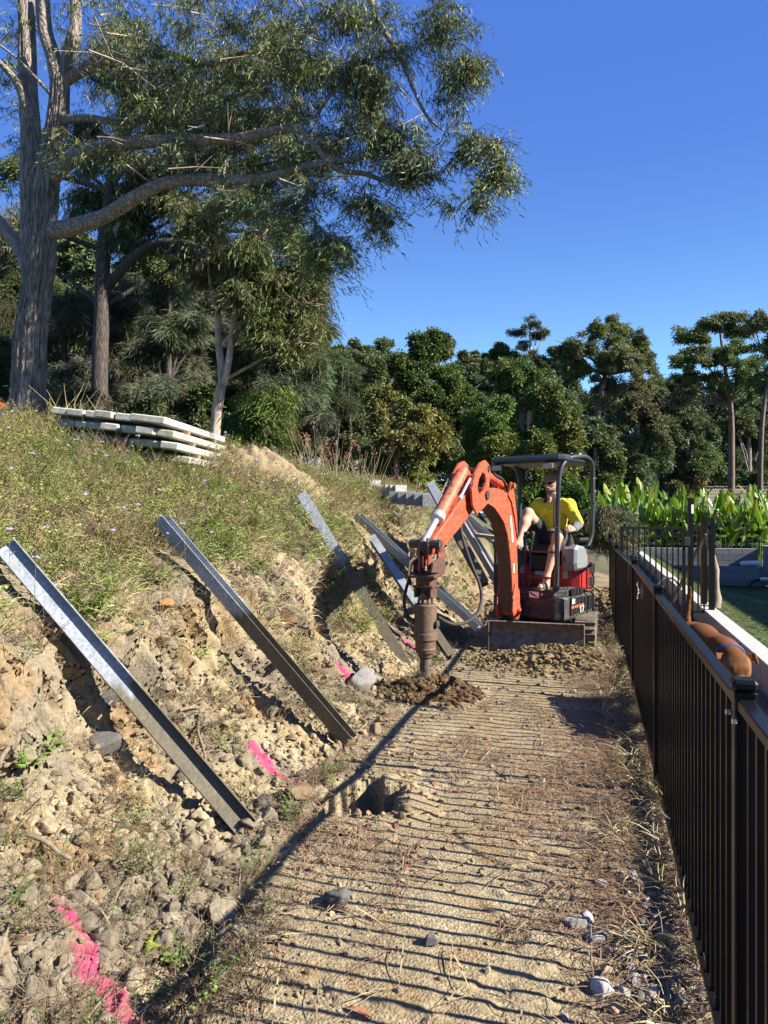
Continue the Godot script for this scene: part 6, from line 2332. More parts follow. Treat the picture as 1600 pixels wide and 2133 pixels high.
	var list := [
		[250, 40, 9.2, 130, 70, 130], [380, 60, 9.0, 110, 80, 140], [500, 50, 8.8, 90, 70, 110], [620, 30, 8.7, 80, 50, 80], [720, 30, 8.4, 60, 45, 70], [800, 60, 8.4, 50, 60, 55], [850, 90, 8.3, 40, 40, 40],
		[920, 30, 8.2, 45, 50, 75], [950, 90, 8.1, 42, 50, 75], [960, 150, 8.1, 38, 45, 70], [940, 195, 8.1, 38, 40, 60], [975, 130, 8.0, 22, 40, 40],
		[755, 120, 8.3, 45, 40, 70], [770, 180, 8.3, 42, 45, 80], [790, 225, 8.3, 30, 30, 40], [700, 150, 8.4, 50, 55, 70], [650, 190, 8.5, 60, 40, 60],
		[300, 160, 9.1, 100, 60, 110], [420, 180, 9.0, 90, 60, 110], [520, 210, 8.8, 90, 55, 110], [600, 150, 8.7, 70, 60, 80], [330, 250, 9.1, 100, 50, 90], [450, 250, 8.9, 90, 45, 80],
		[640, 310, 8.5, 60, 40, 60], [720, 280, 8.3, 50, 40, 60], [785, 290, 8.2, 50, 45, 75], [845, 300, 8.1, 40, 40, 70], [860, 345, 8.0, 45, 30, 70], [905, 355, 8.0, 40, 28, 45],
		[965, 300, 7.9, 38, 32, 60], [990, 325, 7.9, 28, 28, 35], [1030, 335, 7.8, 28, 35, 55], [1042, 370, 7.8, 22, 30, 36], [915, 410, 7.9, 45, 22, 22], [985, 405, 7.8, 35, 22, 22], [1000, 425, 7.8, 18, 14, 9],
		[560, 420, 8.7, 70, 45, 70], [660, 400, 8.4, 50, 40, 60], [600, 460, 8.7, 60, 40, 60], [480, 430, 8.9, 70, 50, 60], [755, 400, 8.2, 40, 30, 60], [770, 440, 8.2, 38, 30, 60], [785, 470, 8.2, 28, 25, 36], [735, 430, 8.2, 20, 25, 20],
		[690, 490, 8.3, 30, 30, 40], [700, 540, 8.3, 30, 30, 40], [710, 580, 8.3, 22, 30, 30], [660, 520, 8.4, 30, 45, 40],
		[20, 60, 9.7, 50, 90, 50], [10, 200, 9.9, 40, 80, 40], [200, 330, 9.0, 80, 40, 40], [380, 330, 8.9, 100, 35, 50]]
	for b in list:
		var z: float = b[2]
		blob(xf, cols, at(b[0], b[1], z), Vector3(b[3] * 1.15, b[4] * 1.25, (b[3] + b[4]) * 0.7) / FOC * z, int(b[5] * 1.75), 0.6, g1 if rng.randf() < 0.6 else g2, 0.05)
	crown(t, xf, cols, "gum_spray", 3, M.gumleaf)

func ptree(called: String, label: String, px: float, Z: float, trunk: Array, blobs: Array, mesh: String, m: Material, bark: Material, tone: Color, size: float, group := "", gap := -0.12) -> void:
	# trunk: [x, y, radius] in view units at depth Z; blobs: [x, y, rx, ry, how many]
	var pts := []
	var rad := []
	for q in trunk:
		pts.append(at(q[0], q[1], Z))
		rad.append(q[2])
	var base: Vector3 = pts[0]
	var w := st(base)
	var g := maxf(gh(w.x, w.y), -1.0)
	base.y = g - 0.1
	pts[0] = base
	var bl := []
	for b in blobs:
		var dz: float = rf(-1.0, 1.0) * b[2] / FOC * Z * 0.7
		var tn := Color(tone.r * rf(0.85, 1.2), tone.g * rf(0.9, 1.12), tone.b * rf(0.8, 1.2))
		for e in 13:                                         # each mass is made of smaller uneven ones
			var j := rdir(-1, 1) * rf(0.2, 1.05)
			var f := rf(0.2, 0.42)
			bl.append([at(b[0] + j.x * b[2], b[1] + j.y * b[3], Z + dz + j.z * b[2] / FOC * Z * 0.8), Vector3(b[2], b[3], b[2] * 0.8) / FOC * Z * f, int(b[4] * 0.14), size, tn, e % 6 == 0])
	tree(called, label, base, pts, rad, bl, mesh, 2 if mesh == "needle_spray" else 3, m, bark, group, 0.3, gap)

func build_trees() -> void:
	big_tree()
	rng.seed = 820
	var gum := Color(0.085, 0.12, 0.05)
	var yel := Color(0.11, 0.125, 0.035)
	# two-stemmed slim gum with pale smooth bark
	ptree("slim_gum_tree", "slim two-stemmed gum with pale peeling bark behind the sleepers", 447, 12.5,
		[[442, 905, 0.1], [452, 850, 0.085], [464, 790, 0.075], [456, 720, 0.06], [454, 640, 0.052], [462, 560, 0.046], [466, 480, 0.04], [462, 400, 0.03], [470, 330, 0.015]],
		[[440, 560, 60, 50, 90], [520, 520, 60, 60, 170], [585, 555, 60, 65, 240], [620, 620, 50, 70, 300], [570, 640, 40, 55, 120], [650, 580, 35, 50, 180], [615, 690, 50, 40, 180], [420, 450, 60, 50, 90], [500, 420, 60, 45, 100], [590, 480, 55, 50, 150], [640, 540, 30, 45, 110], [630, 640, 30, 40, 110], [500, 590, 40, 40, 60], [570, 700, 60, 40, 100]], "gum_spray", M.gumleaf, M.smooth_bark, Color(0.1, 0.125, 0.045), 0.8)
	var slim: Node3D = get_child(get_child_count() - 1)
	for q in [[[[466, 800, 0.06], [478, 740, 0.056], [488, 660, 0.05], [500, 600, 0.046], [528, 540, 0.04], [560, 460, 0.028]]], [[[454, 650, 0.035], [440, 600, 0.03], [432, 520, 0.025], [425, 440, 0.015]]]]:
		var a := []
		var r := []
		for p in q[0]:
			a.append(at(p[0], p[1], 12.4) - slim.position)
			r.append(p[2])
		part("stem", bark_tube(a, r, 16, 0.06, 0.15, 3.0).mesh(), M.smooth_bark, slim)
	# dark trunk behind
	ptree("dark_gum_tree", "gum tree with dark straight trunk standing behind the big gum", 215, 16.0,
		[[205, 920, 0.2], [208, 760, 0.17], [212, 640, 0.16], [216, 520, 0.15], [230, 400, 0.13], [245, 300, 0.1], [260, 200, 0.06]],
		[[300, 480, 70, 50, 200], [390, 500, 70, 45, 220], [200, 420, 70, 50, 150], [290, 400, 80, 40, 200], [390, 420, 60, 40, 160], [340, 330, 90, 50, 220], [180, 300, 80, 60, 180], [450, 330, 70, 50, 180], [540, 360, 70, 50, 180], [480, 260, 80, 60, 200], [330, 220, 110, 70, 260], [560, 250, 80, 70, 200], [640, 330, 60, 60, 160], [440, 140, 120, 80, 260], [600, 120, 90, 80, 200], [240, 120, 100, 90, 200], [60, 360, 60, 80, 120], [30, 480, 50, 60, 100]], "gum_spray", M.gumleaf, M.dark_bark, gum, 0.95)
	var dark: Node3D = get_child(get_child_count() - 1)
	part("limb", bark_tube([at(220, 600, 16) - dark.position, at(270, 540, 15.8) - dark.position, at(320, 505, 15.6) - dark.position, at(380, 502, 15.5) - dark.position, at(430, 515, 15.4) - dark.position], [0.11, 0.1, 0.085, 0.07, 0.03], 14, 0.08, 0.2, 5.0).mesh(), M.dark_bark, dark)
	# feathery she-oaks low behind the stack
	var oak := Color(0.085, 0.095, 0.05)
	var k := 0
	for q in [[140, 17.0, 300], [260, 18.5, 330], [350, 16.5, 380], [600, 17.5, 400], [520, 19.0, 360], [420, 20.0, 340]]:
		k += 1
		var x: float = q[0]
		ptree("she_oak", ["feathery she-oak with grey twigs beside the dark trunk", "feathery she-oak between the dark trunk and the slim gum", "low feathery she-oak over the sleeper stack", "drooping she-oak at the open end of the wood", "tall feathery she-oak behind the slim gum", "thin she-oak deep in the wood behind the stack"][k - 1], x, q[1],
			[[x, 930, 0.1], [x + rf(-8, 8), 800, 0.08], [x + rf(-12, 12), 690, 0.06], [x + rf(-14, 14), 600, 0.03]],
			[[x - 30, 840, 60, 55, 420], [x + 40, 800, 60, 50, 420], [x - 20, 730, 60, 50, 420], [x + 35, 690, 50, 50, 360], [x, 630, 45, 50, 300], [x + 10, 880, 70, 40, 360]], "needle_spray", M.needle, M.dark_bark, oak, 1.25, "", -0.1)
	# leafy shrubs at the wood's edge
	rng.seed = 840
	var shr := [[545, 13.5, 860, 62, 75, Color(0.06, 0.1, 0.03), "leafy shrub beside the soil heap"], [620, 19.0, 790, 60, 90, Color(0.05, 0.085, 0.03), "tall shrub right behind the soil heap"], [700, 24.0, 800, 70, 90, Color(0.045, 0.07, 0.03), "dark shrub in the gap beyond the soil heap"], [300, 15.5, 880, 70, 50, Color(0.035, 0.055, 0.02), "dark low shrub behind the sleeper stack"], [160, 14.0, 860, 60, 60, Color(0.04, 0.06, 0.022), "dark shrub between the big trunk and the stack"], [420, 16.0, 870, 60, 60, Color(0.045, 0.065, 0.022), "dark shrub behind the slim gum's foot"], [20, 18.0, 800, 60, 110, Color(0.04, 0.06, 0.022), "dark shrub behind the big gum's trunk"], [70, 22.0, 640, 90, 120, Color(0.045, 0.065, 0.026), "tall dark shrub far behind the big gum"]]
	for q in shr:
		var x: float = q[0]
		var y: float = q[2]
		var n := int(q[3] * q[4] * 0.1)
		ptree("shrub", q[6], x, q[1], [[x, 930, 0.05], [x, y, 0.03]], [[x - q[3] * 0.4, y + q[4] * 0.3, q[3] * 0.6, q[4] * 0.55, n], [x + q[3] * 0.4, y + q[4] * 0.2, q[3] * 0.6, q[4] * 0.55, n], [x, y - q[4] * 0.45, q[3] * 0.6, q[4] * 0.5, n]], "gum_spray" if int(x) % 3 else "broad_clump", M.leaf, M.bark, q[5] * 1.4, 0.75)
	# broad-leaved trees behind the machine
	rng.seed = 850
	var br := Color(0.115, 0.16, 0.042)
	var bb := func(list: Array) -> Array:
		var out := []
		for q in list:
			out.append([q[0], q[1], q[2], q[3], int(q[2] * q[3] * 0.15) + 40])
		return out
	ptree("broadleaf_tree", "round glossy green tree behind the excavator canopy", 1085, 21.0, [[1085, 1060, 0.16], [1085, 960, 0.13], [1085, 860, 0.08]], bb.call([[1010, 870, 60, 60], [1080, 820, 60, 55], [1140, 850, 55, 60], [1180, 910, 40, 60], [1040, 950, 70, 60], [1120, 950, 70, 60], [1170, 990, 50, 50], [990, 960, 50, 60], [1060, 1020, 80, 40], [1060, 780, 35, 30], [1120, 790, 40, 30]]), "broad_clump", M.leaf, M.bark, br, 0.75, "", -0.25)
	ptree("broadleaf_tree", "tall dark green tree left of the excavator boom's top", 890, 24.0, [[890, 1050, 0.16], [890, 900, 0.13], [890, 780, 0.08]], bb.call([[890, 730, 40, 40], [860, 790, 50, 50], [930, 790, 50, 50], [880, 860, 60, 50], [950, 850, 50, 50], [900, 930, 60, 60], [960, 930, 50, 60], [920, 720, 25, 25]]), "broad_clump", M.leaf, M.bark, Color(0.085, 0.12, 0.042), 0.8, "", -0.2)
	ptree("broadleaf_tree", "yellowish green tree with loose leaves at the end of the bank", 815, 18.0, [[830, 1050, 0.1], [825, 930, 0.08], [815, 840, 0.04]], bb.call([[800, 830, 40, 40], [850, 860, 40, 45], [790, 890, 45, 40], [850, 930, 55, 50], [800, 960, 50, 45], [890, 900, 35, 50], [870, 990, 45, 40]]), "broad_clump", M.leaf, M.bark, Color(0.155, 0.165, 0.05), 0.7, "", -0.1)
	# tall gums to the right
	rng.seed = 860
	var gg := Color(0.125, 0.158, 0.066)
	ptree("tall_gum_tree", "tall gum with rounded leaf masses standing above the tiled roof", 1240, 38.0, [[1238, 1060, 0.22], [1240, 960, 0.19], [1246, 860, 0.15], [1262, 780, 0.14], [1290, 720, 0.08]], bb.call([[1200, 720, 38, 32], [1245, 690, 26, 24], [1290, 690, 42, 34], [1335, 720, 34, 36], [1350, 760, 24, 28], [1300, 750, 46, 34], [1250, 760, 40, 32], [1205, 770, 34, 32], [1180, 740, 24, 26], [1270, 810, 44, 28], [1330, 800, 30, 24]]), "broad_clump", M.leaf, M.pale_bark, gg, 0.95, "", -0.1)
	ptree("tall_gum_tree", "tall spreading gum at the edge of the wood with pale trunk", 1522, 33.0, [[1522, 1060, 0.17], [1524, 940, 0.14], [1522, 840, 0.11], [1510, 760, 0.08], [1500, 690, 0.04]], bb.call([[1450, 700, 40, 24], [1500, 670, 44, 28], [1550, 690, 40, 30], [1430, 745, 40, 22], [1480, 740, 44, 28], [1530, 740, 40, 26], [1440, 790, 34, 22], [1500, 800, 46, 26], [1545, 800, 40, 26], [1420, 830, 26, 20], [1560, 760, 36, 28]]), "broad_clump", M.leaf, M.pale_bark, gg, 0.9, "", -0.1)
	ptree("tall_gum_tree", "tall gum with a leaning pale trunk beside the spreading gum", 1588, 30.0, [[1582, 1060, 0.12], [1585, 940, 0.1], [1592, 840, 0.08], [1606, 760, 0.06]], bb.call([[1580, 670, 30, 26], [1600, 720, 34, 30], [1590, 790, 30, 24], [1620, 780, 30, 30], [1640, 700, 40, 40]]), "broad_clump", M.leaf, M.pale_bark, gg, 0.85, "", -0.1)
	ptree("sparse_gum_tree", "sparse thin-topped gum poking above the dense trees", 1105, 45.0, [[1100, 1060, 0.22], [1104, 860, 0.16], [1106, 750, 0.1], [1104, 690, 0.05]], [[1080, 690, 24, 14, 70], [1110, 672, 22, 16, 70], [1125, 700, 22, 14, 70], [1090, 720, 20, 12, 50], [1135, 690, 12, 10, 30], [1110, 740, 26, 12, 60]], "broad_clump", M.leaf, M.smooth_bark, Color(0.08, 0.1, 0.06), 0.8)
	# more trees that fill the wood's edge
	rng.seed = 870
	var fill := [[660, 36.0, 735, 60, 46, "gum at the low end of the wooded ridge"], [740, 40.0, 755, 60, 40, "rounded tree on the wooded ridge"], [800, 42.0, 745, 46, 40, "grey-green tree next on the ridge"], [980, 44.0, 770, 60, 36, "tree on the ridge behind the tall dark one"], [1045, 46.0, 750, 44, 34, "tree on the ridge below the sparse gum"], [1160, 44.0, 760, 50, 40, "dark tree between the glossy tree and the tall gum"], [1390, 48.0, 815, 60, 40, "low dark tree in the gap beside the spreading gum"], [1330, 36.0, 880, 60, 60, "dark tree above the tiled roof"], [1430, 40.0, 900, 60, 60, "dark bushy tree behind the tiled roof's vent"], [1560, 42.0, 890, 60, 60, "dark bushy tree behind the pale trunks"], [1240, 30.0, 930, 50, 55, "dark tree behind the man's shoulder"], [700, 30.0, 830, 60, 60, "dark olive tree at the foot of the ridge"], [620, 28.0, 760, 40, 60, "gum half hidden at the wood's end"], [150, 26.0, 560, 70, 60, "tall gum showing behind the dark trunk"], [300, 28.0, 570, 80, 60, "tall gum in the gap between the dark trunk and the slim gum"], [400, 30.0, 600, 60, 60, "gum deep in the wood behind the slim gum"], [20, 27.0, 520, 60, 70, "tall gum behind the big trunk's outer side"]]
	for q in fill:
		var x: float = q[0]
		var y: float = q[2]
		var rx: float = q[3]
		var ry: float = q[4]
		var n := int(rx * ry * 0.1) + 60
		ptree("wood_tree", q[5], x, q[1], [[x, 1040, 0.2], [x + rf(-6, 6), y + 100, 0.16], [x, y, 0.08]], [[x - rx * 0.5, y, rx * 0.6, ry * 0.6, n], [x + rx * 0.5, y + 6, rx * 0.6, ry * 0.6, n], [x, y - ry * 0.5, rx * 0.6, ry * 0.5, n], [x - rx * 0.5, y + ry, rx * 0.7, ry * 0.7, n], [x + rx * 0.5, y + ry, rx * 0.7, ry * 0.7, n], [x, y + ry * 1.8, rx, ry * 0.8, n * 2]], "broad_clump", M.leaf, M.bark, Color(0.1, 0.128, 0.055), 1.1, "trees along the wood's edge", -0.15)
	# the far wood as one mass
	var xf := []
	var cols := []
	rng.seed = 880
	for i in 24000:
		var Z := rf(50.0, 75.0)
		var x := rf(-300, 1900)
		var top := 800.0 + 45.0 * n1.get_noise_1d(x * 0.012) + 16.0 * n1.get_noise_1d(x * 0.05)
		if x < 650: top -= 170.0
		var y := lerpf(top, 1060.0, pow(rng.randf(), 1.3))
		var s := rf(1.5, 2.6)
		xf.append(Transform3D(Basis(Vector3.UP, rf(0, TAU)) * Basis.from_scale(Vector3(s, s, s)), at(x, y, Z)))
		var g := rf(0.6, 1.2)
		cols.append(Color(0.036 * g, 0.056 * g, 0.024 * g))
	tag(copies("far_wood", M.broad_clump_0, M.leaf, xf, cols), "distant mass of dark trees beyond the houses", "wood", "", "stuff")

# ---------------------------------------------------------------- smaller plants
func scatter(called: String, label: String, cat: String, mesh: Mesh, m: Material, xf: Array, cols: Array) -> void:
	tag(copies(called, mesh, m, xf, cols), label, cat, "", "stuff")

func spot(s: float, t: float, size: float, tall := 1.0, lean := 0.25) -> Transform3D:
	var p := gp(s, t) if s < 11.0 and s > -1.7 and t > -0.2 and t < 5.3 else pt(s, t, gh(s, t))
	return Transform3D(Basis(Vector3.UP, rf(0, TAU)) * Basis(Vector3.RIGHT, rf(-lean, lean)) * Basis.from_scale(Vector3(size, size * tall, size)), p - Vector3(0, 0.006, 0))

func near_steel(s: float, t: float) -> bool:
	var p := pt(s, t, gh(s, t) + 0.1)
	for q in STEEL:
		var w := clampf((p - q[0]).dot(q[1] - q[0]) / (q[1] - q[0]).length_squared(), 0.0, 1.0)
		if p.distance_to(q[0].lerp(q[1], w)) < 0.17:
			return true
	return false

func build_small_plants() -> void:
	rng.seed = 900
	var gx := []
	var gc := []
	var lx := []
	var lc := []
	var wx := [[], []]
	var wc := [[], []]
	var dx := []
	var dc := []
	for k in 17000:                                          # the weedy slope above the cut
		var s := -1.0 + 13.0 * pow(rng.randf(), 1.25)
		var t := lip(s) - 0.35 + 5.2 * pow(rng.randf(), 1.35)
		var a := n1.get_noise_2d(s * 0.8, t * 0.8 + 30.0)
		if rng.randf() > sm(-0.3, 0.25, t - lip(s) + 0.6 * a): continue
		if near_steel(s, t): continue
		if s > 7.5 and rng.randf() < 0.35: continue
		var dry := sm(-0.15, 0.45, n1.get_noise_2d(s * 0.6 + 70.0, t * 0.6) + 0.28 * sm(3.0, 8.0, s))
		var r := rng.randf()
		var g := rf(0.75, 1.25)
		if r < 0.33:
			gx.append(spot(s, t, rf(0.6, 1.1)))
			var c := Color(0.19, 0.25, 0.05).lerp(Color(0.4, 0.34, 0.17), dry * 0.85)
			gc.append(c * g)
		elif r < 0.43:
			lx.append(spot(s, t, rf(0.55, 0.9)))
			lc.append(Color(0.19, 0.21, 0.06).lerp(Color(0.42, 0.33, 0.17), rng.randf()) * g)
		elif r < 0.8:
			var q := k % 2
			wx[q].append(spot(s, t, rf(0.6, 1.2)))
			var c := Color(0.17, 0.245, 0.045).lerp(Color(0.31, 0.27, 0.1), dry * 0.8)
			wc[q].append(c * g)
		else:
			dx.append(spot(s, t, rf(0.8, 1.4)))
			dc.append(Color(0.24, 0.165, 0.09) * g)
	for k in 2600:                                           # dead weeds and stray green on the cut and its foot
		var s := -1.3 + 9.0 * pow(rng.randf(), 1.5)
		var t := foot(s) + rf(-0.3, 1.1)
		if n1.get_noise_2d(s * 1.1, t * 1.3 + 5.0) < (0.02 if s > 1.0 else -0.25) or near_steel(s, t) or pink(s, t) > 0.02: continue
		var g := rf(0.7, 1.2)
		if k % 7 == 0:
			wx[k % 2].append(spot(s, t, rf(0.35, 0.8)))
			wc[k % 2].append(Color(0.12, 0.18, 0.035) * g)
		else:
			dx.append(spot(s, t, rf(0.4, 0.9), 0.8, 0.6))
			dc.append(Color(0.22, 0.16, 0.09) * g)
	for k in 900:                                            # bleached grass hanging over the lip of the cut
		var s := -0.8 + 9.0 * rng.randf()
		var t := lip(s) + rf(-0.3, 0.1)
		if near_steel(s, t): continue
		lx.append(spot(s, t, rf(0.4, 0.75), 1.0, 0.9))
		lc.append(Color(0.4, 0.32, 0.18).lerp(Color(0.26, 0.19, 0.1), rng.randf()) * rf(0.7, 1.2))
	scatter("slope_grass", "mixed green and straw grass over the slope above the cut", "grass", M.tuft, M.grass, gx, gc)
	scatter("long_grass", "long thin bleached grass among the weeds on the slope", "grass", M.long_tuft, M.grass, lx, lc)
	for q in 2:
		scatter("leafy_weeds", ["low green leafy weeds covering the slope above the cut", "taller green leafy weeds mixed through the slope"][q], "weeds", M["weed_%d" % q], M.grass, wx[q], wc[q])
	scatter("dead_weeds", "brown dead twiggy weeds along the cut bank", "weeds", M.dead_weed, M.straw, dx, dc)
	# dry grass along the fence and on the track
	var sx := []
	var sc := []
	var tx := []
	var tc := []
	for k in 6200:
		var s := -1.4 + 10.5 * rng.randf()
		var t := absf(rng.randfn(0.0, 0.26)) - 0.1
		var thick := 0.35 + 0.65 * sm(0.5, 1.6, s)
		if k > 5000:
			s = -1.2 + 5.6 * rng.randf()
			t = rf(0.4, 2.1)
			if n1.get_noise_2d(s * 0.9 + 3.0, t * 1.0) < 0.28: continue
		elif rng.randf() > thick: continue
		var g := rf(0.65, 1.2)
		sx.append(spot(s, t, rf(0.45, 1.0), 1.0, 0.3))
		sc.append(Color(0.34, 0.24, 0.14).lerp(Color(0.22, 0.115, 0.07), rng.randf()) * g)
		if k % 6 == 0 and k < 5000 and t < 0.3:
			tx.append(spot(s, t, rf(0.35, 0.75), 1.0, 0.5))
			tc.append(Color(0.36, 0.28, 0.15).lerp(Color(0.16, 0.19, 0.05), rng.randf() * 0.6) * g)
	for q in [[2.25, 0.75, 0.35, 80], [3.2, 0.45, 0.35, 70], [1.2, 1.5, 0.3, 30], [0.3, 1.7, 0.3, 25], [2.9, 1.3, 0.25, 25]]:
		for k in q[3]:
			sx.append(spot(q[0] + rng.randfn(0, q[2]), q[1] + rng.randfn(0, q[2] * 0.55), rf(0.5, 1.1), 1.0, 0.3))
			sc.append(Color(0.36, 0.22, 0.12) * rf(0.7, 1.2))
	scatter("dry_straw", "flattened reddish straw on the track and along the fence foot", "straw", M.straw_tuft, M.straw, sx, sc)
	scatter("fence_grass", "wispy half-dry grass growing against the fence foot", "grass", M.long_tuft, M.grass, tx, tc)
	# loose stalks, fallen leaves
	var kx := []
	var kc := []
	for k in 500:
		var s := -1.4 + 7.0 * rng.randf()
		var t := rf(0.0, 3.2)
		var x := spot(s, t, rf(0.4, 1.2), 1.0, 0.2)
		x.origin.y += 0.015
		kx.append(x)
		kc.append(Color(0.5, 0.4, 0.22) * rf(0.6, 1.2))
	scatter("loose_stalks", "single pale dry stalks lying over the soil", "stalks", M.stalk, M.straw, kx, kc)
	var fx := []
	var fc := []
	for k in 90:
		var x := spot(-1.3 + 5.0 * rng.randf(), rf(0.2, 2.9), rf(0.6, 1.0), 1.0, 0.3)
		x.origin.y += 0.012
		fx.append(x)
		fc.append([Color(0.32, 0.12, 0.06), Color(0.26, 0.15, 0.08), Color(0.4, 0.2, 0.12)][k % 3] * rf(0.7, 1.2))
	scatter("fallen_leaves", "fallen reddish gum leaves scattered on the track", "leaves", M.fallen, M.straw, fx, fc)
	# mauve flower heads over the weeds
	var hx := []
	var hc := []
	var stems := MB.new()
	for k in 150:
		var s := -0.6 + 7.5 * pow(rng.randf(), 1.2)
		var t := foot(s) + 1.2 + 3.6 * pow(rng.randf(), 1.4)
		var p := pt(s, t, gh(s, t))
		var h := p + Vector3(rf(-0.05, 0.05), rf(0.24, 0.42), rf(-0.05, 0.05))
		stems.col = Color(0.14, 0.17, 0.05)
		stems.tube([p, h], [0.0022, 0.0016], 3, false)
		for q in 4:
			hx.append(Transform3D(Basis.from_scale(Vector3(1, 1, 1) * rf(0.7, 1.2)), h + Vector3(rf(-0.016, 0.016), rf(-0.004, 0.008), rf(-0.016, 0.016))))
			hc.append(Color(0.36, 0.3, 0.6).lerp(Color(0.5, 0.45, 0.65), rng.randf()))
	var fl := thing("mauve_flowers", "small mauve flower heads dotted over the slope's weeds", "flowers")
	fl.set_meta("kind", "stuff")
	copies("flower_heads", M.flower, M.grass, hx, hc, fl)
	part("stems", stems.mesh(), M.grass, fl)
	# leafy plants one can point at
	var made := 0
	for q in [[330, 1215, 0.9, "broad-leaved green weed on the lip between the first two beams"], [95, 1570, 0.75, "green seedling with broad leaves low on the near bank"], [55, 1600, 0.65, "lower green seedling at the near bank's edge"], [300, 1990, 0.55, "small yellow-green weed beside the long pink mark"], [345, 2010, 0.6, "round-leaved weed at the foot of the near rubble"], [690, 1190, 0.6, "green weed hanging beside the third beam"]]:
		var p := hit(q[0], q[1])
		var mb := MB.new()
		var pl := thing("weed_plant", q[3], "plant", p)
		rng.seed = 950 + made
		for b in 7:
			var d := (Vector3.UP * rf(0.5, 1.3) + rdir(0, 0.4)).normalized()
			var h: float = rf(0.06, 0.2) * q[2]
			mb.col = Color(0.12, 0.14, 0.04)
			mb.tube([Vector3.ZERO, d * h], [0.004, 0.002], 4, false)
			for e in 3:
				var lm := MB.new()
				leaf(lm, d * h * (0.6 + 0.2 * e), (d * 0.3 + rdir(-0.1, 0.5)).normalized(), Vector3.UP, rf(0.05, 0.09) * q[2], rf(0.035, 0.06) * q[2], 0.3, 1.0, 5)
				for i in lm.c.size():
					lm.c[i] = Color(0.13, 0.22, 0.04) if made != 3 else Color(0.24, 0.26, 0.05)
				part("leaf", lm.mesh(), M.leaf, pl)
		part("stem", mb.mesh(), M.leaf, pl)
		made += 1
	# grass clumps with pink-red seed heads on the far bank top
	rng.seed = 960
	for q in [[690, 985, 10.4, 26, "tall grass clump with reddish plumes right of the soil heap"], [760, 1000, 11.0, 22, "reddish plumed grass clump beside the pale blocks"], [830, 1005, 11.6, 12, "small reddish plumed grass clump behind the grey blocks"], [652, 960, 10.8, 12, "thin reddish plumed grass behind the soil heap"]]:
		var p := at(q[0], q[1], q[2])
		var w := st(p)
		p.y = gh(w.x, w.y)
		var pl := thing("plumed_grass", q[4], "grass clump", p)
		var mb := MB.new()
		var head := MB.new()
		for k in q[3]:
			var d := (Vector3.UP * rf(1.6, 3.0) + rdir(0, 0.2)).normalized()
			var h := rf(0.45, 0.85)
			var b := Vector3(rf(-0.2, 0.2), 0, rf(-0.15, 0.15))
			mb.col = Color(0.24, 0.2, 0.1)
			mb.tube([b, b + d * h * 0.6, b + d * h + Vector3(rf(-0.06, 0.06), 0, 0)], [0.004, 0.003, 0.002], 4, false)
			for e in 4:
				leaf(mb, b, (d + rdir(-0.1, 0.3) * 0.7).normalized(), rdir(-0.3, 0.3), rf(0.3, 0.6), 0.01, 0.5, 1.0, 4)
				for i in range(mb.c.size() - 14, mb.c.size()):
					mb.c[i] = Color(0.17, 0.19, 0.07)
			if k % 2 == 0:
				for e in 16:
					leaf(head, b + d * h * rf(0.88, 1.05), (d * 0.7 + rdir(-0.3, 0.6)).normalized(), rdir(-1, 1), rf(0.03, 0.06), 0.012, 0.2, 1.0, 2)
		for i in head.c.size():
			head.c[i] = Color(0.3, 0.11, 0.09)
		part("blades", mb.mesh(), M.grass, pl)
		part("plumes", head.mesh(), M.grass, pl)
	# tall dead grass beside the trunk
	var dg := thing("dead_grass", "tall bleached dead grass stems between the big trunk and the sleepers", "grass clump", at(150, 905, 8.6))
	var mb3 := MB.new()
	for k in 26:
		var b := Vector3(rf(-0.25, 0.25), -0.1, rf(-0.15, 0.15))
		var d := (Vector3.UP * rf(1.5, 3.5) + rdir(0, 0.2)).normalized()
		var h := rf(0.4, 0.85)
		mb3.col = Color(0.45, 0.36, 0.18) * rf(0.7, 1.1)
		mb3.tube([b, b + d * h * 0.6, b + d * h + Vector3(rf(-0.2, 0.2), rf(-0.1, 0.02), 0)], [0.005, 0.004, 0.002], 4, false)
	part("stems", mb3.mesh(), M.straw, dg)
	# roots and sticks on the bank
	rng.seed = 970
	for q in [[[512, 1430, 570, 1420, 0.012], "pale dead stick lying on the ledge under the second beam"], [[375, 1480, 440, 1475, 0.016], "pale root running from behind the nearest channel"], [[415, 1500, 430, 1590, 0.012], "grey root hanging down the cut beside the nearest channel"], [[205, 1500, 235, 1460, 0.01], "thin dark root looping from the near bank"], [[0, 1600, 20, 1560, 0.016], "pale bent root at the near bank's edge"], [[130, 2060, 150, 2010, 0.014], "short dark stick beside the long pink mark"], [[60, 1740, 150, 1790, 0.014], "weathered grey stick on the near rubble"]]:
		var a: Array = q[0]
		var mb := MB.new()
		var p0 := hit(a[0], a[1])
		var p1 := hit(a[2], a[3])
		var up := Vector3(0, 0.012, 0.012)
		mb.col = Color(0.9, 0.9, 0.9)
		mb.tube(curve([up, (p1 - p0) * 0.35 + up * 2.5 + Vector3(rf(-0.02, 0.02), 0, 0), (p1 - p0) * 0.7 + up * 1.5, p1 - p0 + up], 4), a[4] * 0.7, 7)
		solo("root_stick", mb.mesh(), tint("dead_wood", "timber", Color(0.24, 0.2, 0.155)), q[1], "stick", p0)
	# tall clump of leafy ginger-like plants
	rng.seed = 980
	var stem := MB.new()
	stem.col = Color(0.12, 0.2, 0.04)
	stem.tube([Vector3.ZERO, Vector3(0.02, 1.0, 0.0)], [0.02, 0.012], 6, false)
	var sm_ := stem.mesh()
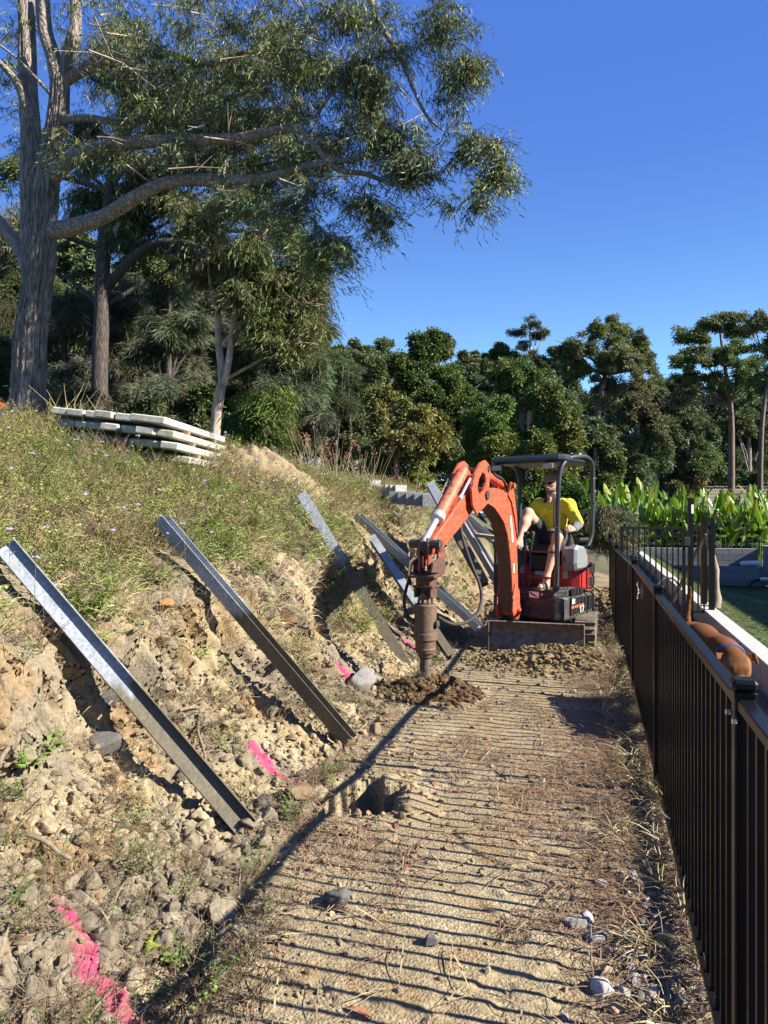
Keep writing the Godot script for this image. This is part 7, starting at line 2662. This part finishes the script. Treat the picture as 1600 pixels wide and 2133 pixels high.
	for i in 84:
		var row := i % 3
		var px := 1190.0 + 5.2 * i + rf(-8, 8)
		var Z := 25.9 + 1.3 * row + rf(-0.4, 0.4) - 0.8 * sm(1300, 1600, px)
		var p := at(px, 1064, Z)
		p.y = -0.5 + rf(0.0, 0.2)
		var tall := rf(2.1, 2.75) - 0.36 * sm(1310, 1400, px) + 0.12 * row
		var pl := thing("tall_leaf_plant", "tall plant with big upright bright green leaves in the row before the roof", "plant", p, rf(0, TAU), "tall green plants before the roof")
		for k in 9:
			var base := Vector3(rf(-0.4, 0.4), 0, rf(-0.3, 0.3))
			var hgt := (tall + 0.5) * (0.52 + 0.058 * k)
			if k < 3:
				var so := part("stem", sm_, M.ginger, pl, base)
				so.scale = Vector3(1, hgt * 0.75, 1)
			var lf := part("leaf", M["tall_leaf_%d" % (k % 3)], tint_leaf(k + i), pl)
			var L := rf(0.6, 0.98)
			lf.transform = Transform3D(Basis(Vector3.UP, rf(0, TAU)) * Basis(Vector3.RIGHT, rf(0.05, 1.3 if k < 4 else 0.5)) * Basis.from_scale(Vector3(L * rf(0.8, 1.15), L, L)), base + Vector3(0, hgt - 0.55, 0))
	# bush by the gate
	rng.seed = 990
	ptree("bush", "loose grey-green bush at the far corner of the track", 1275, 14.5, [[1280, 1190, 0.03], [1278, 1120, 0.02], [1275, 1080, 0.012]], [[1265, 1080, 32, 26, 230], [1300, 1095, 30, 24, 210], [1260, 1112, 34, 22, 210], [1295, 1120, 34, 18, 170], [1285, 1062, 22, 18, 110]], "gum_spray", M.gumleaf, M.bark, Color(0.1, 0.125, 0.06), 0.55)
	ptree("bush", "dark green bush between the excavator and the tall leaves", 1215, 19.0, [[1215, 1150, 0.03], [1212, 1090, 0.02]], [[1190, 1080, 40, 30, 200], [1225, 1095, 34, 34, 180], [1150, 1090, 50, 40, 220], [1090, 1095, 50, 40, 200], [1200, 1040, 40, 30, 160]], "broad_clump", M.leaf, M.bark, Color(0.045, 0.085, 0.02), 0.8)
	# fan palm leaves near the man, feather palm before the roof
	for q in [[1195, 1015, 20.0, 0.7, "small fan palm behind the man's shoulder"], [1540, 1030, 29.0, 1.0, "feathery palm fronds rising in front of the tiled roof"]]:
		var p := at(q[0], q[1], q[2])
		var pl := thing("palm", q[4], "palm", Vector3(p.x, 0, p.z))
		var mb := MB.new()
		mb.col = Color(0.16, 0.13, 0.09)
		mb.tube([Vector3.ZERO, Vector3(0, p.y, 0)], [0.07, 0.05], 8)
		part("trunk", mb.mesh(), M.bark, pl)
		for k in 9:
			mb = MB.new()
			var d := (rdir(0.1, 0.8)).normalized()
			var tip := Vector3(0, p.y, 0)
			for e in 16:
				var f := e / 15.0
				var b: Vector3 = tip + d * 0.9 * q[3] * f + Vector3(0, -0.35 * f * f, 0)
				for s in [-1.0, 1.0]:
					leaf(mb, b, (d * 0.7 + d.cross(Vector3.UP) * s).normalized(), Vector3.UP, 0.34 * q[3] * (1.1 - 0.6 * f), 0.03, 0.3, 1.0, 3)
			for i in mb.c.size():
				mb.c[i] = Color(0.1, 0.16, 0.04)
			part("frond", mb.mesh(), M.leaf, pl)

func tint_leaf(k: int) -> StandardMaterial3D:
	var key := "ginger_%d" % (k % 5)
	if not M.has(key):
		var m: StandardMaterial3D = M.ginger.duplicate()
		m.albedo_color = [lin(0.15, 0.27, 0.025), lin(0.11, 0.22, 0.02), lin(0.2, 0.31, 0.035), lin(0.08, 0.16, 0.018), lin(0.26, 0.28, 0.05)][k % 5]
		m.resource_name = key
		M[key] = m
	return M[key]

func build_left_vehicle() -> void:
	# tail end of a red vehicle beyond the big trunk
	var p := at(-22, 850, 12.0)
	var w := st(p)
	var v := thing("red_trailer", "red and white vehicle rear just showing beside the big trunk", "vehicle", Vector3(p.x, gh(w.x, w.y), p.z))
	var mb := MB.new()
	mb.box(Vector3(-0.5, p.y - v.position.y + 0.02, 0), Vector3(1.4, 0.24, 1.5), Basis(Vector3.UP, 0.2), 0.06)
	part("body", mb.mesh(), M.red_paint, v)
	mb = MB.new()
	mb.box(Vector3(-0.5, p.y - v.position.y - 0.06, 0.03), Vector3(1.41, 0.07, 1.47), Basis(Vector3.UP, 0.2), 0.01)
	part("white_band", mb.mesh(), M.white_print, v)
	mb = MB.new()
	mb.box(Vector3(-0.55, p.y - v.position.y - 0.28, 0), Vector3(1.2, 0.3, 1.3), Basis(Vector3.UP, 0.2), 0.04)
	part("chassis", mb.mesh(), M.dusty_black, v)
	for z in [-0.55, 0.55]:
		mb = MB.new()
		mb.tube([Vector3(-0.75, 0.22, z - 0.1), Vector3(-0.75, 0.22, z + 0.1)], 0.26, 18)
		part("wheel", mb.mesh(), M.rubber, v)

# ---------------------------------------------------------------- scene
func _ready() -> void:
	# camera, sky, sun, exposure
	var cam := Camera3D.new()
	cam.name = "camera"
	add_child(cam)
	cam.position = Vector3(0, EYE, 0)
	cam.fov = 71.6
	cam.near = 0.05
	cam.far = 400.0
	cam.current = true
	var env := Environment.new()
	env.background_mode = Environment.BG_SKY
	var sky := Sky.new()
	var sm_ := ProceduralSkyMaterial.new()
	sm_.sky_top_color = Color(0.176, 0.287, 0.515)
	sm_.sky_horizon_color = Color(0.571, 0.796, 0.906)
	sm_.sky_curve = 0.1
	sm_.ground_bottom_color = Color(0.2, 0.17, 0.12)
	sm_.ground_horizon_color = Color(0.35, 0.38, 0.4)
	sm_.sun_angle_max = 8.0
	sky.sky_material = sm_
	env.sky = sky
	env.tonemap_mode = Environment.TONE_MAPPER_LINEAR
	env.tonemap_exposure = 3.25
	env.sdfgi_enabled = true
	env.ssao_enabled = true
	env.ssil_enabled = true
	var we := WorldEnvironment.new()
	we.name = "environment"
	we.environment = env
	add_child(we)
	var sun := DirectionalLight3D.new()
	sun.name = "sun"
	add_child(sun)
	sun.light_energy = 1.6
	sun.light_color = Color(1.0, 0.975, 0.93)
	sun.light_angular_distance = 0.53
	sun.shadow_enabled = true
	sun.look_at_from_position(Vector3.ZERO, Vector3(-0.807, -0.542, -0.236))
	setup_noise()
	make_materials()
	rng.seed = 1
	make_leaf_meshes()
	build_ground()
	print("ground ", Time.get_ticks_msec())
	build_lawn_side()
	build_fence()
	build_gate()
	build_steel()
	build_sleepers()
	build_blocks()
	build_heap()
	build_left_vehicle()
	print("site ", Time.get_ticks_msec())
	build_excavator()
	build_person()
	build_dog()
	print("figures ", Time.get_ticks_msec())
	build_trees()
	print("trees ", Time.get_ticks_msec())
	build_small_plants()
	build_stones()
	print("done ", Time.get_ticks_msec())
